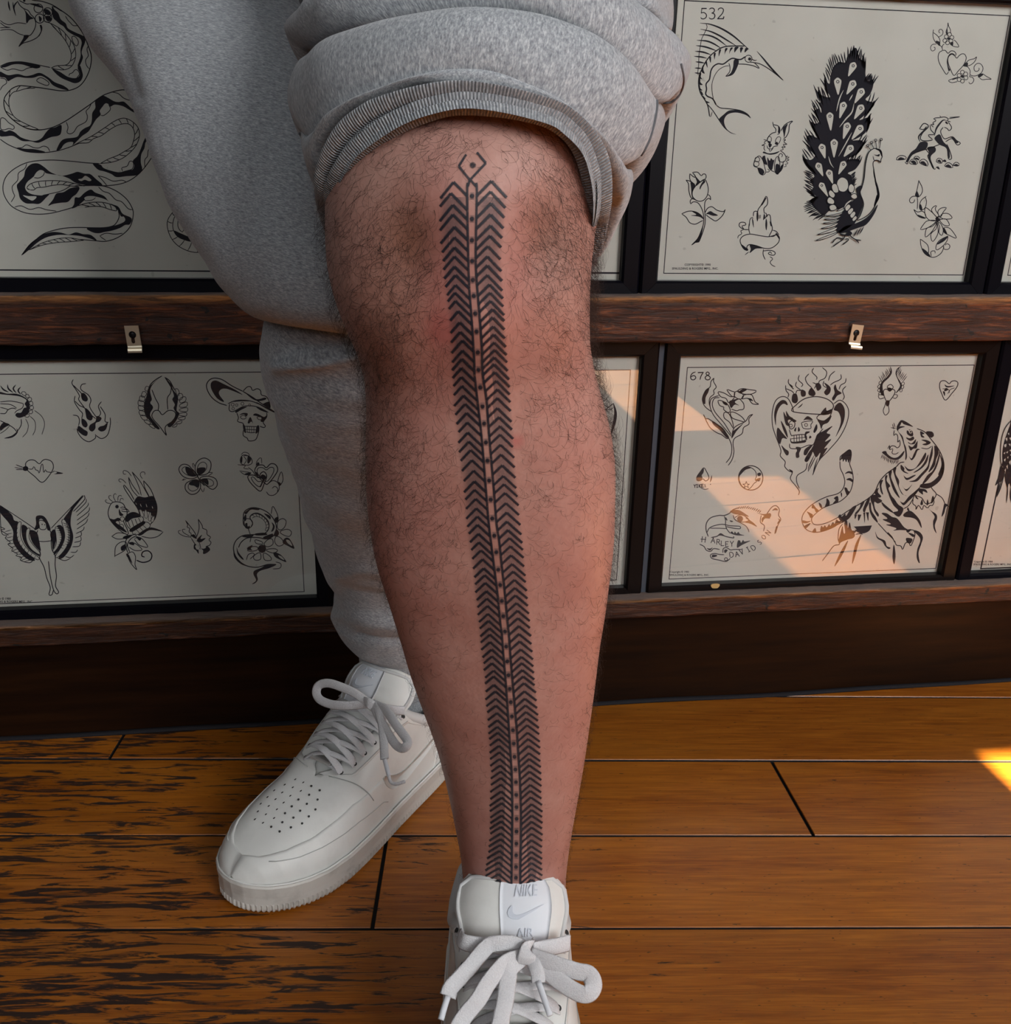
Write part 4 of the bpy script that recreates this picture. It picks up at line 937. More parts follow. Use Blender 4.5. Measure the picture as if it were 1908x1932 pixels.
ART['tiger_sheet'] = '''
@sheet_number 1280 670 6
s 9 197,190 160,205 140,240 145,270 170,281 197,262 192,238 165,232 145,250
l 10 225,198 283,196
s 9 283,196 258,235 245,281
c 9 330,190 352,205 342,225 318,235 303,257 320,279 350,277 364,256 350,238 326,225 312,207
@lily_drawing 1280 670 6
s 8 405,258 370,300 360,360 310,400 275,480 280,540 310,590 375,640
s 8 405,258 400,300 430,360 400,400 405,440 360,480 350,540 365,600
f 350,370 310,400 275,480 275,530 305,555 310,480 340,420
s 8 460,460 420,470 370,500 360,580 400,680 500,800 600,920
s 8 470,480 410,490 385,560 420,650 520,770 600,900
s 8 285,670 310,720 340,720 400,760 470,810 530,870 570,930 550,945 490,900 440,880 370,830 330,770 285,670
f 380,740 460,790 520,840 570,930 540,930 470,850 400,790
s 8 845,668 800,690 760,750 660,800 620,850 605,940
s 8 845,668 800,720 800,780 740,820 720,890 640,940 620,1000 630,1090 610,1180 565,1250
s 8 570,935 600,1010 605,1090 585,1160 540,1220
f 740,770 660,860 605,945 615,870 660,830
c 8 575,540 540,490 480,470 450,415 520,430 590,470 640,470
c 8 600,460 550,390 610,410 640,420 630,470
c 8 640,470 640,420 690,410 740,460 700,500
c 8 720,495 750,450 830,450 870,530 915,555 840,550 790,490
f 780,490 820,490 850,520 810,510
c 8 670,410 720,380 800,390 885,405 830,440 740,440
f 690,410 740,380 780,390 710,430
f 580,520 640,500 700,490 640,530 690,570 640,560 600,600 580,560
s 8 700,500 740,550 740,610 690,620 660,630 600,610
c 8 560,560 500,520 450,515 470,570 520,590 510,610 560,650 590,630
f 500,520 550,540 550,570 510,550
c 8 590,650 610,710 690,740 755,755 720,700 640,650
c 8 570,660 520,650 520,710 580,760 625,830 610,740
@flaming_skull_drawing 1280 670 6
s 8 1215,340 1220,400 1250,440 1240,480
s 8 1220,380 1290,410 1310,440
s 8 1250,270 1250,320 1310,390 1260,330 1300,360
s 8 1340,300 1330,350 1390,400 1345,400 1330,440
s 8 1370,225 1360,280 1410,330 1390,360
s 8 1480,210 1440,260 1460,320 1510,370 1500,400
s 8 1535,145 1515,190 1570,250 1560,280
s 8 1630,140 1680,190 1660,260 1600,290 1590,330
s 8 1520,310 1560,330 1540,380
s 8 1775,180 1720,230 1700,290
s 8 1840,215 1840,270 1760,310 1720,340
s 8 1900,260 1890,310 1840,340 1820,390
s 8 1650,290 1640,340 1680,370
s 8 1900,350 1860,400 1880,470 1860,510
f 1300,440 1340,440 1355,510 1330,545 1290,530 1285,480
f 1395,390 1440,410 1440,460 1400,470 1385,430
f 1510,370 1555,430 1530,465 1480,450 1475,410
f 1560,320 1600,320 1620,370 1580,405 1560,370
f 1650,310 1720,360 1720,420 1680,455 1650,420 1680,370
f 1780,330 1800,390 1850,430 1800,460 1760,515 1740,490 1770,430 1760,370
c 9 1300,640 1340,560 1440,490 1570,470 1690,500 1755,560 1740,620 1670,670
f 1350,600 1410,545 1390,580
s 8 1305,645 1290,580 1240,490 1170,470 1100,520 1065,640 1065,780 1090,880 1160,1070 1155,1140 1210,1205 1205,1260 1250,1310 1290,1330 1270,1400 1330,1480 1370,1540 1360,1585
s 8 1760,550 1830,510 1900,560 1930,650 1900,790 1820,940 1700,1080 1590,1200 1520,1360
f 1105,800 1085,680 1110,570 1170,510 1220,520 1240,570 1190,550 1140,600 1110,690
f 1760,620 1790,560 1840,540 1885,620 1870,760 1780,930 1830,800 1840,720 1810,640
f 1190,640 1230,700 1290,720 1240,740 1260,800 1215,780
f 1160,740 1200,800 1230,870 1240,940 1190,850
f 1125,820 1180,880 1235,950 1180,940 1150,1010 1115,920
f 1220,630 1260,690 1300,715 1280,740 1230,700
c 8 1255,770 1290,740 1320,760 1310,820 1265,835
f 1285,715 1340,745 1300,760
o 6 1275,798 18
f 1415,740 1465,690 1525,735 1450,730
c 7 1405,760 1520,745 1500,790 1500,830 1420,830 1400,790
o 6 1447,790 18
f 1335,815 1310,850 1330,865
f 1360,810 1380,850 1355,865
s 8 1255,840 1275,900 1290,920
s 8 1280,910 1430,900 1440,960 1290,985 1270,940
l 6 1275,948 1435,930
l 6 1310,908 1312,980
l 6 1340,905 1342,977
l 6 1370,903 1372,973
l 6 1400,901 1402,968
f 1440,870 1490,865 1480,880 1450,900 1460,960 1430,930
f 1490,910 1510,930 1480,945
f 1270,960 1290,990 1430,970 1450,960 1430,990 1290,1000
s 8 1260,1000 1265,1050 1320,1060 1390,1050 1470,1020 1530,1010 1570,920 1640,830
f 1565,780 1575,830 1545,880 1530,860
f 1575,730 1640,745 1735,680 1700,760 1640,790 1620,840 1600,780
c 8 1570,720 1590,680 1650,660 1740,620 1700,720 1640,745
f 1610,670 1670,590 1680,630 1740,610 1700,670
f 1570,900 1640,860 1750,800 1680,880 1725,900 1660,980 1735,950 1650,1060 1690,1050 1590,1200 1610,1100 1560,1160 1520,1090 1480,1110 1540,1000
f 1165,1020 1210,1060 1250,1090 1245,1130 1215,1125
f 1330,1040 1390,1050 1370,1110 1370,1155 1335,1160 1330,1110 1345,1080
f 1480,1030 1520,1020 1480,1080 1450,1130 1420,1125 1430,1070
f 1500,1070 1520,1100 1470,1200 1435,1205 1435,1170
f 1250,1290 1295,1310 1290,1335
s 8 1460,1220 1440,1300 1350,1360 1340,1430 1370,1510
t 10 1540,1130 1480,1260 1470,1320
t 10 1580,1160 1540,1280 1525,1350
t 9 1560,1140 1510,1240 1470,1320
@spade_drawing 1280 670 6
c 8 290,1275 250,1320 210,1380 215,1420 250,1420 280,1400 310,1425 345,1400 340,1360 315,1310
f 288,1280 250,1320 210,1380 215,1422 250,1422 275,1390 265,1360 285,1330
t 12 380,1360 370,1410 360,1440
d 365,1462 6
q 34 -3 178,1500 YIKES
s 6 250,1500 300,1520 345,1510
@moon_drawing 1280 670 6
o 9 820,1390 138
c 7 810,1270 870,1310 885,1370 870,1410 890,1430 860,1450 820,1500 780,1520 720,1480 690,1410 700,1340 740,1285
f 685,1370 720,1300 780,1262 830,1275 760,1300 710,1350
f 875,1410 930,1390 915,1430
f 895,1340 930,1330 935,1360 905,1370
l 6 770,1430 780,1460 805,1460 785,1475 795,1500 770,1485 745,1500 755,1475 730,1460 760,1458 770,1430
@winged_cross_drawing 1560 670 6
f 720,125 740,190 710,250 640,320 635,380 645,460 610,430 600,370 625,300 690,240 720,190
f 850,125 800,170 800,240 840,310 850,360 800,420 780,430 830,350 810,290 780,210 800,150
g 8 -30,-70 7 625,300 670,260 720,200
g 8 40,-60 7 800,190 830,260 870,290
c 6 590,320 610,290 630,310 610,335
c 6 575,360 600,330 620,355 590,375
c 6 575,400 600,375 620,400 590,415
c 6 585,440 610,415 630,440 600,450
c 6 845,320 870,300 880,330 855,345
c 6 845,360 865,335 875,370 850,380
c 6 825,400 850,375 855,410 830,415
c 8 715,410 680,385 645,400 650,460 690,530 750,470 775,410 745,385
c 7 685,370 690,350 725,330 755,360 735,385
f 685,370 735,375 710,410
s 7 650,455 590,450 600,495 660,480
s 7 745,480 780,490 805,455 770,445
f 670,520 710,515 705,570 675,575
s 7 670,525 660,570 640,630 665,680 705,640 700,570 712,510
@small_heart_drawing 1560 670 6
c 8 1388,325 1340,290 1290,300 1278,360 1300,430 1345,510 1420,430 1475,360 1485,310 1450,290 1410,300
f 1335,330 1370,350 1450,345 1390,365 1350,360
f 1330,400 1350,370 1380,390 1340,410
f 1315,410 1340,420 1335,465
s 6 1450,370 1400,390 1370,440
s 6 1310,380 1380,390 1390,430
@tiger_drawing 1490 790 6
s 8 570,480 575,430 620,390 680,350 700,390 690,470 680,510 710,600 720,690 700,790 660,860 580,930 480,970 380,1010 300,1070 250,1130 270,1190 340,1200 440,1170 560,1110 650,1050 750,990
s 8 570,480 575,560 610,640 625,720 600,800 540,850 430,880 320,930 220,1000 150,1090 145,1180 200,1260 300,1285 420,1260 540,1200 620,1160 680,1120
f 575,470 590,420 640,380 682,350 700,395 690,450 665,500 655,460 640,495 625,460 605,490 598,455
f 625,625 660,595 705,600 710,630 670,615
f 640,690 680,670 715,690 715,720 680,700
f 620,780 650,785 660,810 680,830 655,870 640,850
f 580,830 595,850 590,890 580,860
f 545,875 550,940 490,960 520,920 500,900
f 420,900 450,930 450,980 400,1000 415,950
f 330,950 360,970 370,1015 345,1000
f 265,970 300,1010 330,1040 300,1060 280,1020 250,1010
f 195,1050 240,1070 265,1090 240,1125 220,1090
f 145,1150 200,1160 245,1155 200,1180 150,1180
f 160,1220 210,1190 240,1180 210,1220 185,1240
f 255,1285 290,1235 300,1285
f 350,1275 360,1210 380,1230 400,1205 420,1230 450,1190 460,1215 490,1170 510,1190 530,1140 560,1160 600,1150 520,1220 420,1265
f 550,1110 575,1080 590,1110 630,1070 640,1100 700,1010 760,985 690,1110 620,1165 580,1160
s 9 750,990 850,930 930,870 970,820 1020,710 1100,620 1200,550 1250,500 1300,490
f 920,880 970,860 1010,900 1050,930 1000,960 960,940 970,1020 1010,1080 1000,1110 960,1050 940,980 920,930
f 960,830 1010,780 1000,830 1040,880 1000,890
f 1020,720 1060,690 1040,760 1060,860 1030,820
f 1080,660 1110,640 1100,700 1140,760 1120,790 1160,880 1200,930 1150,900 1100,800
f 1120,610 1160,590 1150,660 1180,740 1210,810 1250,900 1200,850 1160,770
f 1170,570 1210,545 1200,620 1240,700 1240,770 1290,860 1330,870 1270,850 1220,740 1190,650
f 1260,520 1300,560 1300,590 1350,620 1300,610 1260,570
f 1290,640 1330,670 1400,640 1430,640 1330,695
f 1260,730 1300,790 1340,790 1390,740 1340,810 1310,810
f 1350,710 1420,690 1480,630 1560,540 1580,450 1600,370 1620,300 1620,400 1590,500 1570,570 1500,650 1440,710
f 1300,530 1350,570 1420,560 1480,480 1540,380 1540,440 1480,520 1400,580 1340,590
f 1400,610 1470,560 1520,500 1570,400 1560,480 1510,550 1440,600
f 1500,740 1560,640 1620,590 1660,500 1690,400 1700,360 1700,430 1660,560 1600,650 1540,720
f 1640,300 1690,370 1660,460 1640,540 1570,610 1620,500 1640,400
f 1490,740 1600,720 1690,640 1730,560 1740,480 1745,580 1720,660 1660,730 1570,780 1480,770
f 1700,400 1745,500 1735,600 1680,640 1720,520
s 9 1440,110 1530,150 1600,230 1690,350 1740,470 1745,580 1710,680 1640,750 1560,785 1470,770
f 1240,40 1270,15 1330,40 1400,90 1350,80 1290,60 1270,40 1250,80 1210,100
f 1210,110 1250,85 1310,90 1250,110 1230,140 1280,200 1300,280 1320,330 1330,430 1310,470 1310,380 1280,250 1250,180
s 7 1180,120 1165,60
s 7 1195,100 1180,45
s 7 1205,110 1145,100
s 8 1185,130 1180,190 1205,170 1225,200 1225,270 1245,240 1250,300 1220,330 1190,310 1150,310 1130,350
s 7 1110,340 1135,300 1130,350 1170,340 1160,390 1200,400 1235,380
f 1045,380 1090,365 1110,400 1170,440 1230,430 1300,360 1280,420 1220,465 1140,455 1090,420
g 14 -10,45 7 1050,410 1100,440 1160,465 1230,470
f 1330,130 1360,150 1350,120 1390,140 1400,190 1370,200 1330,170
w 1350,135 1375,130 1385,160 1360,165
d 1370,148 10
f 1320,210 1360,220 1400,200 1410,230 1370,250 1330,230
f 1340,260 1380,280 1430,230 1420,280 1380,290 1350,280
f 1345,300 1390,320 1440,260 1450,250 1440,330 1400,340 1370,360
f 1350,420 1380,450 1410,390 1440,340 1480,350 1450,360 1420,430 1380,470
f 1480,140 1530,170 1500,180 1530,210 1490,205
f 1545,150 1600,145 1625,190 1590,210
s 8 1545,150 1610,150 1630,190 1600,215
f 1490,240 1550,240 1600,270 1550,300 1500,290 1550,270
s 7 1490,330 1560,340 1610,310
f 1250,930 1290,950 1350,880 1410,830 1480,770 1440,840 1350,930 1290,980
f 1120,850 1180,900 1230,970 1290,1020 1240,1110 1170,1060 1230,1040 1170,970
f 1040,940 1100,990 1160,1040 1180,1070 1120,1040 1060,990
s 8 1290,1020 1350,980 1400,900 1430,820
f 1040,1070 1100,1070 1160,1110 1220,1130 1290,1220 1340,1260 1250,1260 1170,1265 1210,1240 1090,1200 1150,1190 1050,1140 1110,1130
f 870,930 910,890 900,950 870,1010 850,1060 830,1030
f 810,950 850,930 820,1000 760,1080 740,1070 790,1010
f 900,960 920,950 930,1040 980,1120 1000,1180 940,1120 905,1040
f 690,1130 730,1080 740,1140 770,1080 780,1160 830,1060 850,1180 860,1050 890,1160 900,1060 940,1150 1000,1180 940,1200 900,1270 820,1300 750,1270 710,1210 760,1260 720,1300 690,1230
f 620,1180 650,1150 660,1240 680,1170 700,1250 740,1310 720,1350 650,1370 580,1400 565,1420 555,1380 575,1300 600,1210 610,1290 630,1290
s 8 600,1190 560,1250 550,1360 565,1420 500,1440 430,1530 370,1610
s 8 745,1310 800,1300 830,1310
t 26 660,1380 590,1520 510,1670
t 26 810,1310 760,1430 710,1640
s 8 1000,1180 1100,1290 1170,1360 1190,1400
s 8 1430,830 1410,860 1460,880 1500,900 1540,960 1600,950 1640,900 1660,850 1620,800 1600,770
f 1470,790 1540,800 1560,840 1510,820 1510,860 1460,820
f 1420,860 1460,910 1430,900
s 8 1400,910 1395,960 1430,990 1430,1030 1460,980 1500,1030 1520,980 1560,1010 1590,980 1620,980 1640,930
f 1480,970 1500,910 1510,970
f 1550,980 1560,910 1575,960
f 1600,960 1620,870 1640,920
s 8 1340,1265 1400,1260 1420,1310 1400,1380 1370,1440 1350,1400 1310,1410 1280,1480 1260,1440 1210,1430 1190,1380
f 1320,1260 1380,1250 1340,1290
f 1340,1290 1410,1310 1400,1340
f 1320,1350 1390,1360 1370,1410 1330,1400
f 1110,1280 1160,1330 1180,1370 1120,1310
f 1290,1080 1360,1040 1430,1090 1480,1160 1495,1240 1440,1150 1380,1120 1300,1110
f 1340,1000 1360,1050 1330,1030
f 1560,1000 1600,1040 1660,1080 1670,1130 1645,1210 1665,1300 1630,1240 1625,1160 1640,1100
f 1755,960 1800,980 1770,1000 1750,1070 1720,1110 1740,1010
s 7 1790,985 1812,1010 1805,1060
s 8 1660,850 1720,890 1750,940 1760,980
f 1400,1265 1470,1280 1510,1340 1490,1420 1460,1520 1475,1640 1440,1580 1445,1480 1480,1360
f 970,1275 1000,1340 1080,1380 1100,1440 1145,1460 1120,1475 1080,1440 1050,1390 990,1350
f 1180,1420 1200,1540 1185,1650 1165,1570
@eagle_drawing 1240 800 6
s 9 580,1275 555,1200 560,1120 610,1060 700,1035 760,1035 820,1010 860,970 930,945
s 8 760,1040 775,1090 775,1140 790,1190 830,1240
s 8 565,1230 590,1180 650,1150 740,1135 820,1150 900,1155 940,1160 940,1185 870,1180 780,1160
s 7 600,1180 700,1180 790,1185
f 775,1050 795,1080 795,1095 778,1080
f 820,1090 865,1100 840,1110
f 825,990 870,970 930,975 990,1010 1040,1050 960,1030 880,1020
g 12 25,-25 9 920,955 1020,955 1100,975 1160,1000
s 8 860,1030 880,1080 930,1110 1000,1150 1030,1190 1042,1225
s 8 880,1060 930,1030 990,1040 1040,1090 970,1110 900,1095
d 940,1072 34
s 8 1000,1060 1040,1085 1130,1160
f 990,1110 1060,1095 1130,1162 1060,1130
f 1120,1000 1200,1020 1285,1010 1275,1060 1180,1025
s 8 1180,1030 1170,1110 1215,1150 1205,1215
s 8 1190,1110 1190,1070 1230,1040 1280,1065
s 8 1240,1020 1300,940 1350,925 1385,970 1375,1030 1400,1080 1370,1140 1340,1240
f 1300,980 1340,950 1370,975 1330,975
f 1190,1120 1200,1060 1250,1045 1280,1070 1220,1070
t 14 1370,1070 1390,1090 1360,1130
t 14 1355,1150 1345,1200 1330,1245
f 830,1235 850,1215 870,1240 880,1215 900,1240 920,1220 940,1245 990,1260 900,1260
f 905,1400 915,1320 940,1320 950,1345 975,1310 990,1330 1060,1320 960,1370
s 9 610,1285 680,1270 720,1240 770,1270 870,1290 860,1270
f 690,1265 720,1245 760,1270 720,1262
s 8 480,1360 530,1385 560,1430 610,1440 640,1410 710,1420
f 560,1405 600,1410 630,1395 600,1430
s 8 745,1460 750,1410 790,1400 830,1425 870,1420 960,1420
f 760,1450 765,1420 800,1425 775,1460
s 8 830,1520 780,1555 700,1540 620,1520 605,1480 650,1465 700,1475 760,1480
f 625,1510 625,1480 670,1480 680,1495
o 7 780,1530 18
q 62 8 505,1335 H
q 58 4 610,1345 A
q 56 3 675,1362 R
q 56 2 725,1378 L
q 54 0 775,1385 E
q 60 0 828,1385 Y
q 56 -8 828,1510 D
q 56 -12 890,1505 A
q 60 -22 950,1480 V
q 56 -30 1035,1450 I
q 56 -35 1090,1435 D
q 56 -42 1165,1370 S
q 56 -48 1215,1312 O
q 56 -55 1270,1260 N
@copyright_line 1240 800 6
T 23 145,1683 Copyright © 1983
T 23 142,1718 SPAULDING & ROGERS MFG., INC.
'''
ART['middle_lower_sheet'] = '''
@dagger_drawing 1120 640 8.78
t 40 330,1060 365,1220 340,1400 280,1600
s 12 200,1165 270,1110 328,1065
s 10 205,1165 280,1165 330,1130
'''
ART['far_right_lower_sheet'] = '''
@wing_drawing 1808 760 5.85
f 600,240 530,360 490,520 490,660 515,770 600,740
n 5 545,340 565,325 565,360
n 5 520,390 545,380 545,420 530,420
n 5 560,385 590,380 585,420
n 5 505,460 535,450 530,490 510,490
n 5 550,450 580,450 575,480
n 5 495,555 520,540 515,570
n 5 525,545 550,530 545,560
n 5 560,520 590,510 580,540
n 5 500,625 525,610 515,650
n 5 535,600 555,585 550,620
n 5 565,570 590,560 585,590
n 5 525,700 545,680 545,730
n 5 555,650 580,630 575,690
n 5 505,740 525,720 520,765
s 6 585,190 520,270 480,380 465,520 470,660 510,770
f 470,690 510,780 480,860 440,880 405,915 440,820
f 515,780 600,740 600,960 560,880 540,940
t 9 470,860 440,960 422,1040
t 9 545,900 540,1000 530,1105
t 9 575,930 575,1020 580,1100
t 8 500,820 460,950 425,1035
@copyright_line 1808 760 5.85
T 22 175,1762 Copyright © 1984
T 22 168,1792 SPAULDING & ROGERS MFG., INC.
'''
# ================================================================== the room
PLANK_ANG = math.radians(-6.7)
YW = 1.0            # wall plane
def wood_floor():
    m = mat('oak_plank', rough=.33, spec=.45); nt = NT(m)
    p = pos(nt)
    rnd = nt.n.new('ShaderNodeObjectInfo').outputs['Random']
    off = nt.n.new('ShaderNodeCombineXYZ'); nt.l(nt.math('MULTIPLY', rnd, 37.0), off.inputs[0]); nt.l(nt.math('MULTIPLY', rnd, 11.0), off.inputs[2])
    rot = nt.mapping(p, (1,1,1), rot=(0, 0, -PLANK_ANG))
    va = nt.n.new('ShaderNodeVectorMath'); va.operation = 'ADD'; nt.l(rot, va.inputs[0]); nt.l(off.outputs[0], va.inputs[1])
    v = va.outputs[0]
    g1 = nt.noise(nt.mapping(v, (4, 60, 20)), 3.2, 6, .62, .6)
    g2 = nt.noise(nt.mapping(v, (10, 420, 60)), 2.0, 3, .6)
    g3 = nt.noise(nt.mapping(v, (1.6, 9, 5)), 2.0, 3, .5)
    c1 = nt.ramp(g1, [(.28, (.165,.042,.0035)), (.48, (.35,.100,.008)), (.72, (.49,.158,.014))])
    c2 = nt.mix(nt.math('MULTIPLY', nt.ramp(g2, [(.44, (0,0,0)), (.60, (1,1,1))]).outputs[0], .62), c1.outputs[0], (.20,.050,.004))
    c3 = nt.mix(nt.math('MULTIPLY', nt.ramp(g3, [(.35, (0,0,0)), (.7, (1,1,1))]).outputs[0], .35), c2, (.55,.205,.022))
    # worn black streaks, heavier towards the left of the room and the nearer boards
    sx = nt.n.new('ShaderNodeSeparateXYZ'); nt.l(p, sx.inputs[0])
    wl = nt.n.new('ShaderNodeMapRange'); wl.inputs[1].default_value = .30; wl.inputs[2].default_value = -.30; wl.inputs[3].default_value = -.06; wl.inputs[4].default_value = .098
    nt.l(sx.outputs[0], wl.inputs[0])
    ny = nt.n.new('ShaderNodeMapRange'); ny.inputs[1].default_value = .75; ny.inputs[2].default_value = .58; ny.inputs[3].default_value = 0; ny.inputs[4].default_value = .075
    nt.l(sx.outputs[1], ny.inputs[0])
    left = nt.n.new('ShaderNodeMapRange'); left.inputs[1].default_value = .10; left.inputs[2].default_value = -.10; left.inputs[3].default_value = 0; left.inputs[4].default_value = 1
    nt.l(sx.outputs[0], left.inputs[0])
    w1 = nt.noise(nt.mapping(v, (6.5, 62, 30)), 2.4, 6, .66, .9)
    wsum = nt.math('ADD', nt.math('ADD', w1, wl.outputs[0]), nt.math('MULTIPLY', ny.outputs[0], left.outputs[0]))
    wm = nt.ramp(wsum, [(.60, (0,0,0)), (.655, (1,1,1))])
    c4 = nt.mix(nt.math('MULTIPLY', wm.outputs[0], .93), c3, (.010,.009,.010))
    # little nicks all over
    sp = nt.noise(nt.mapping(v, (60, 240, 60)), 2.0, 2, .5)
    sm = nt.ramp(sp, [(.70, (0,0,0)), (.74, (1,1,1))])
    c5 = nt.mix(nt.math('MULTIPLY', sm.outputs[0], .8), c4, (.018,.010,.006))
    tint = nt.n.new('ShaderNodeMapRange'); tint.inputs[3].default_value = .82; tint.inputs[4].default_value = 1.12; nt.l(rnd, tint.inputs[0])
    hs = nt.n.new('ShaderNodeHueSaturation'); nt.l(tint.outputs[0], hs.inputs['Value']); nt.l(c5, hs.inputs['Color'])
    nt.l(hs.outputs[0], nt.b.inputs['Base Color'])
    rr = nt.ramp(wm.outputs[0], [(0, (.34,.34,.34)), (1, (.6,.6,.6))]); nt.l(rr.outputs[0], nt.b.inputs['Roughness'])
    h = nt.math('SUBTRACT', nt.math('MULTIPLY', g2, .3), nt.math('MULTIPLY', wm.outputs[0], .8))
    nt.bump(h, .35, .0006)
    return m
M_floor = wood_floor()
M_gap = mat('dark_gap', (.006,.005,.006), .9)
def rail_wood(name, dark, mid, light):
    m = mat(name, rough=.55, spec=.35); nt = NT(m); p = pos(nt)
    g = nt.noise(nt.mapping(p, (9, 40, 90)), 2.2, 6, .65, .9)
    g2 = nt.noise(nt.mapping(p, (30, 60, 260)), 2.0, 3, .6)
    c = nt.ramp(g, [(.32, dark), (.52, mid), (.70, light)])
    c2 = nt.mix(nt.math('MULTIPLY', nt.ramp(g2, [(.45, (0,0,0)), (.6, (1,1,1))]).outputs[0], .5), c.outputs[0], dark)
    n3 = nt.noise(nt.mapping(p, (26, 26, 34)), 3.0, 2, .5)
    hole = nt.ramp(n3, [(.70, (0,0,0)), (.715, (1,1,1))])
    c3 = nt.mix(hole.outputs[0], c2, (.004,.003,.003))
    at = nt.n.new('ShaderNodeAttribute'); at.attribute_name = 'edge'
    c4 = nt.mix(nt.math('MULTIPLY', at.outputs['Fac'], nt.ramp(g, [(.35, (.1,.1,.1)), (.6, (1,1,1))]).outputs[0]), c3, (.46,.20,.055))
    at2 = nt.n.new('ShaderNodeAttribute'); at2.attribute_name = 'dust'
    c5 = nt.mix(nt.math('MULTIPLY', at2.outputs['Fac'], .85), c4, (.115,.095,.09))
    nt.l(c5, nt.b.inputs['Base Color'])
    nt.bump(nt.math('ADD', g, nt.math('MULTIPLY', g2, .5)), .9, .002)
    return m
M_rail = rail_wood('old_rail_wood', (.012,.0038,.0022), (.050,.0145,.006), (.20,.060,.018))
M_rail2 = rail_wood('old_sill_wood', (.014,.0042,.0022), (.048,.015,.0055), (.12,.036,.011))
def base_mat():
    m = mat('stained_baseboard', (.012,.0042,.0016), .5, .10); nt = NT(m); p = pos(nt)
    g = nt.noise(nt.mapping(p, (3, 20, 40)), 2, 4, .6)
    c = nt.ramp(g, [(.3, (.007,.0025,.0010)), (.7, (.022,.0078,.0024))])
    sp = nt.noise(nt.mapping(p, (40, 40, 40)), 2.0, 1, .5)
    c2 = nt.mix(nt.ramp(sp, [(.80, (0,0,0)), (.815, (1,1,1))]).outputs[0], c.outputs[0], (.25,.22,.18))
    nt.l(c2, nt.b.inputs['Base Color']); return m
M_base = base_mat()
M_wall = mat('slate_wall_paint', (.062,.072,.092), .8, .2)
M_roomwall = mat('room_wall_paint', (.16,.15,.14), .85, .2)

# floor: one slab with the boards on it
def struct(name, v, f, m, **k):
    o = mesh(name, v, f, m, **k); o['kind'] = 'structure'; return o
floor = struct('floor', *box(-2.6, 2.4, -2.3, 1.05, -.03, -.004), M_gap)
ca, sa = math.cos(PLANK_ANG), math.sin(PLANK_ANG)
def to_plank(X, Y): return X*ca+Y*sa, -X*sa+Y*ca
def from_plank(u, v): return u*ca-v*sa, u*sa+v*ca
def vline(px, py): return to_plank(*at_floor(px, py)[:2])[1]
vs_lines = [vline(1650, 1315), vline(954, 1433.5), vline(954, 1576), vline(954, 1752)]
w_ = (vs_lines[0]-vs_lines[3])/3
rows = [vs_lines[0]+2*w_, vs_lines[0]+w_] + vs_lines
while rows[-1] > -2.1: rows.append(rows[-1]-w_*random.Random(len(rows)).uniform(.97, 1.03))
def uat(px, py): return to_plank(*at_floor(px, py)[:2])[0]
joints = {0: [], 1: [.9], 2: [uat(222, 1405)], 3: [uat(1493, 1500)], 4: [uat(717, 1660)], 5: [1.1, -.8]}
slant = {2: 0.0, 3: -.003, 4: .001}
rg = random.Random(3)
pl_n = 0
for r in range(len(rows)-1):
    v1, v0 = rows[r], rows[r+1]
    js = joints.get(r)
    if js is None: js = [rg.uniform(-1.8, -.6), rg.uniform(.4, 1.6)]
    ends = [-2.9]+sorted(js)+[2.9]
    for a, b in zip(ends[:-1], ends[1:]):
        g = .0016; sl = slant.get(r, 0); dz = rg.uniform(-.0005, .0003)
        sa_, sb_ = (sl if a > -2.9 else 0), (sl if b < 2.9 else 0)
        c = [(a+g-sa_, v0+g), (b-g-sb_, v0+g), (b-g+sb_, v1-g), (a+g+sa_, v1-g)]
        def clipY(P, ymax=1.02):   # keep boards in front of the wall
            W = [from_plank(u, v) for u, v in P]; out = []
            for i in range(len(W)):
                p, q = W[i], W[(i+1) % len(W)]
                if p[1] <= ymax: out.append(p)
                if (p[1] <= ymax) != (q[1] <= ymax):
                    t = (ymax-p[1])/(q[1]-p[1]); out.append((p[0]+(q[0]-p[0])*t, ymax))
            return out
        ins = .0005
        cin = [(c[0][0]+ins, c[0][1]+ins), (c[1][0]-ins, c[1][1]+ins), (c[2][0]-ins, c[2][1]-ins), (c[3][0]+ins, c[3][1]-ins)]
        A, B = clipY(cin), clipY(c)
        if len(A) < 3 or len(A) != len(B): continue
        n = len(A)
        V = [(x, y, dz) for x, y in A]+[(x, y, dz-.0008) for x, y in B]+[(x, y, -.02) for x, y in B]
        Fc = [tuple(range(n))]
        for k in range(n):
            k2 = (k+1) % n
            Fc += [(n+k, n+k2, k2, k), (2*n+k, 2*n+k2, n+k2, n+k)]
        mesh('plank', V, Fc, [M_floor, M_gap], parent=floor, mat_idx=[0]+[0, 1]*n)
        pl_n += 1

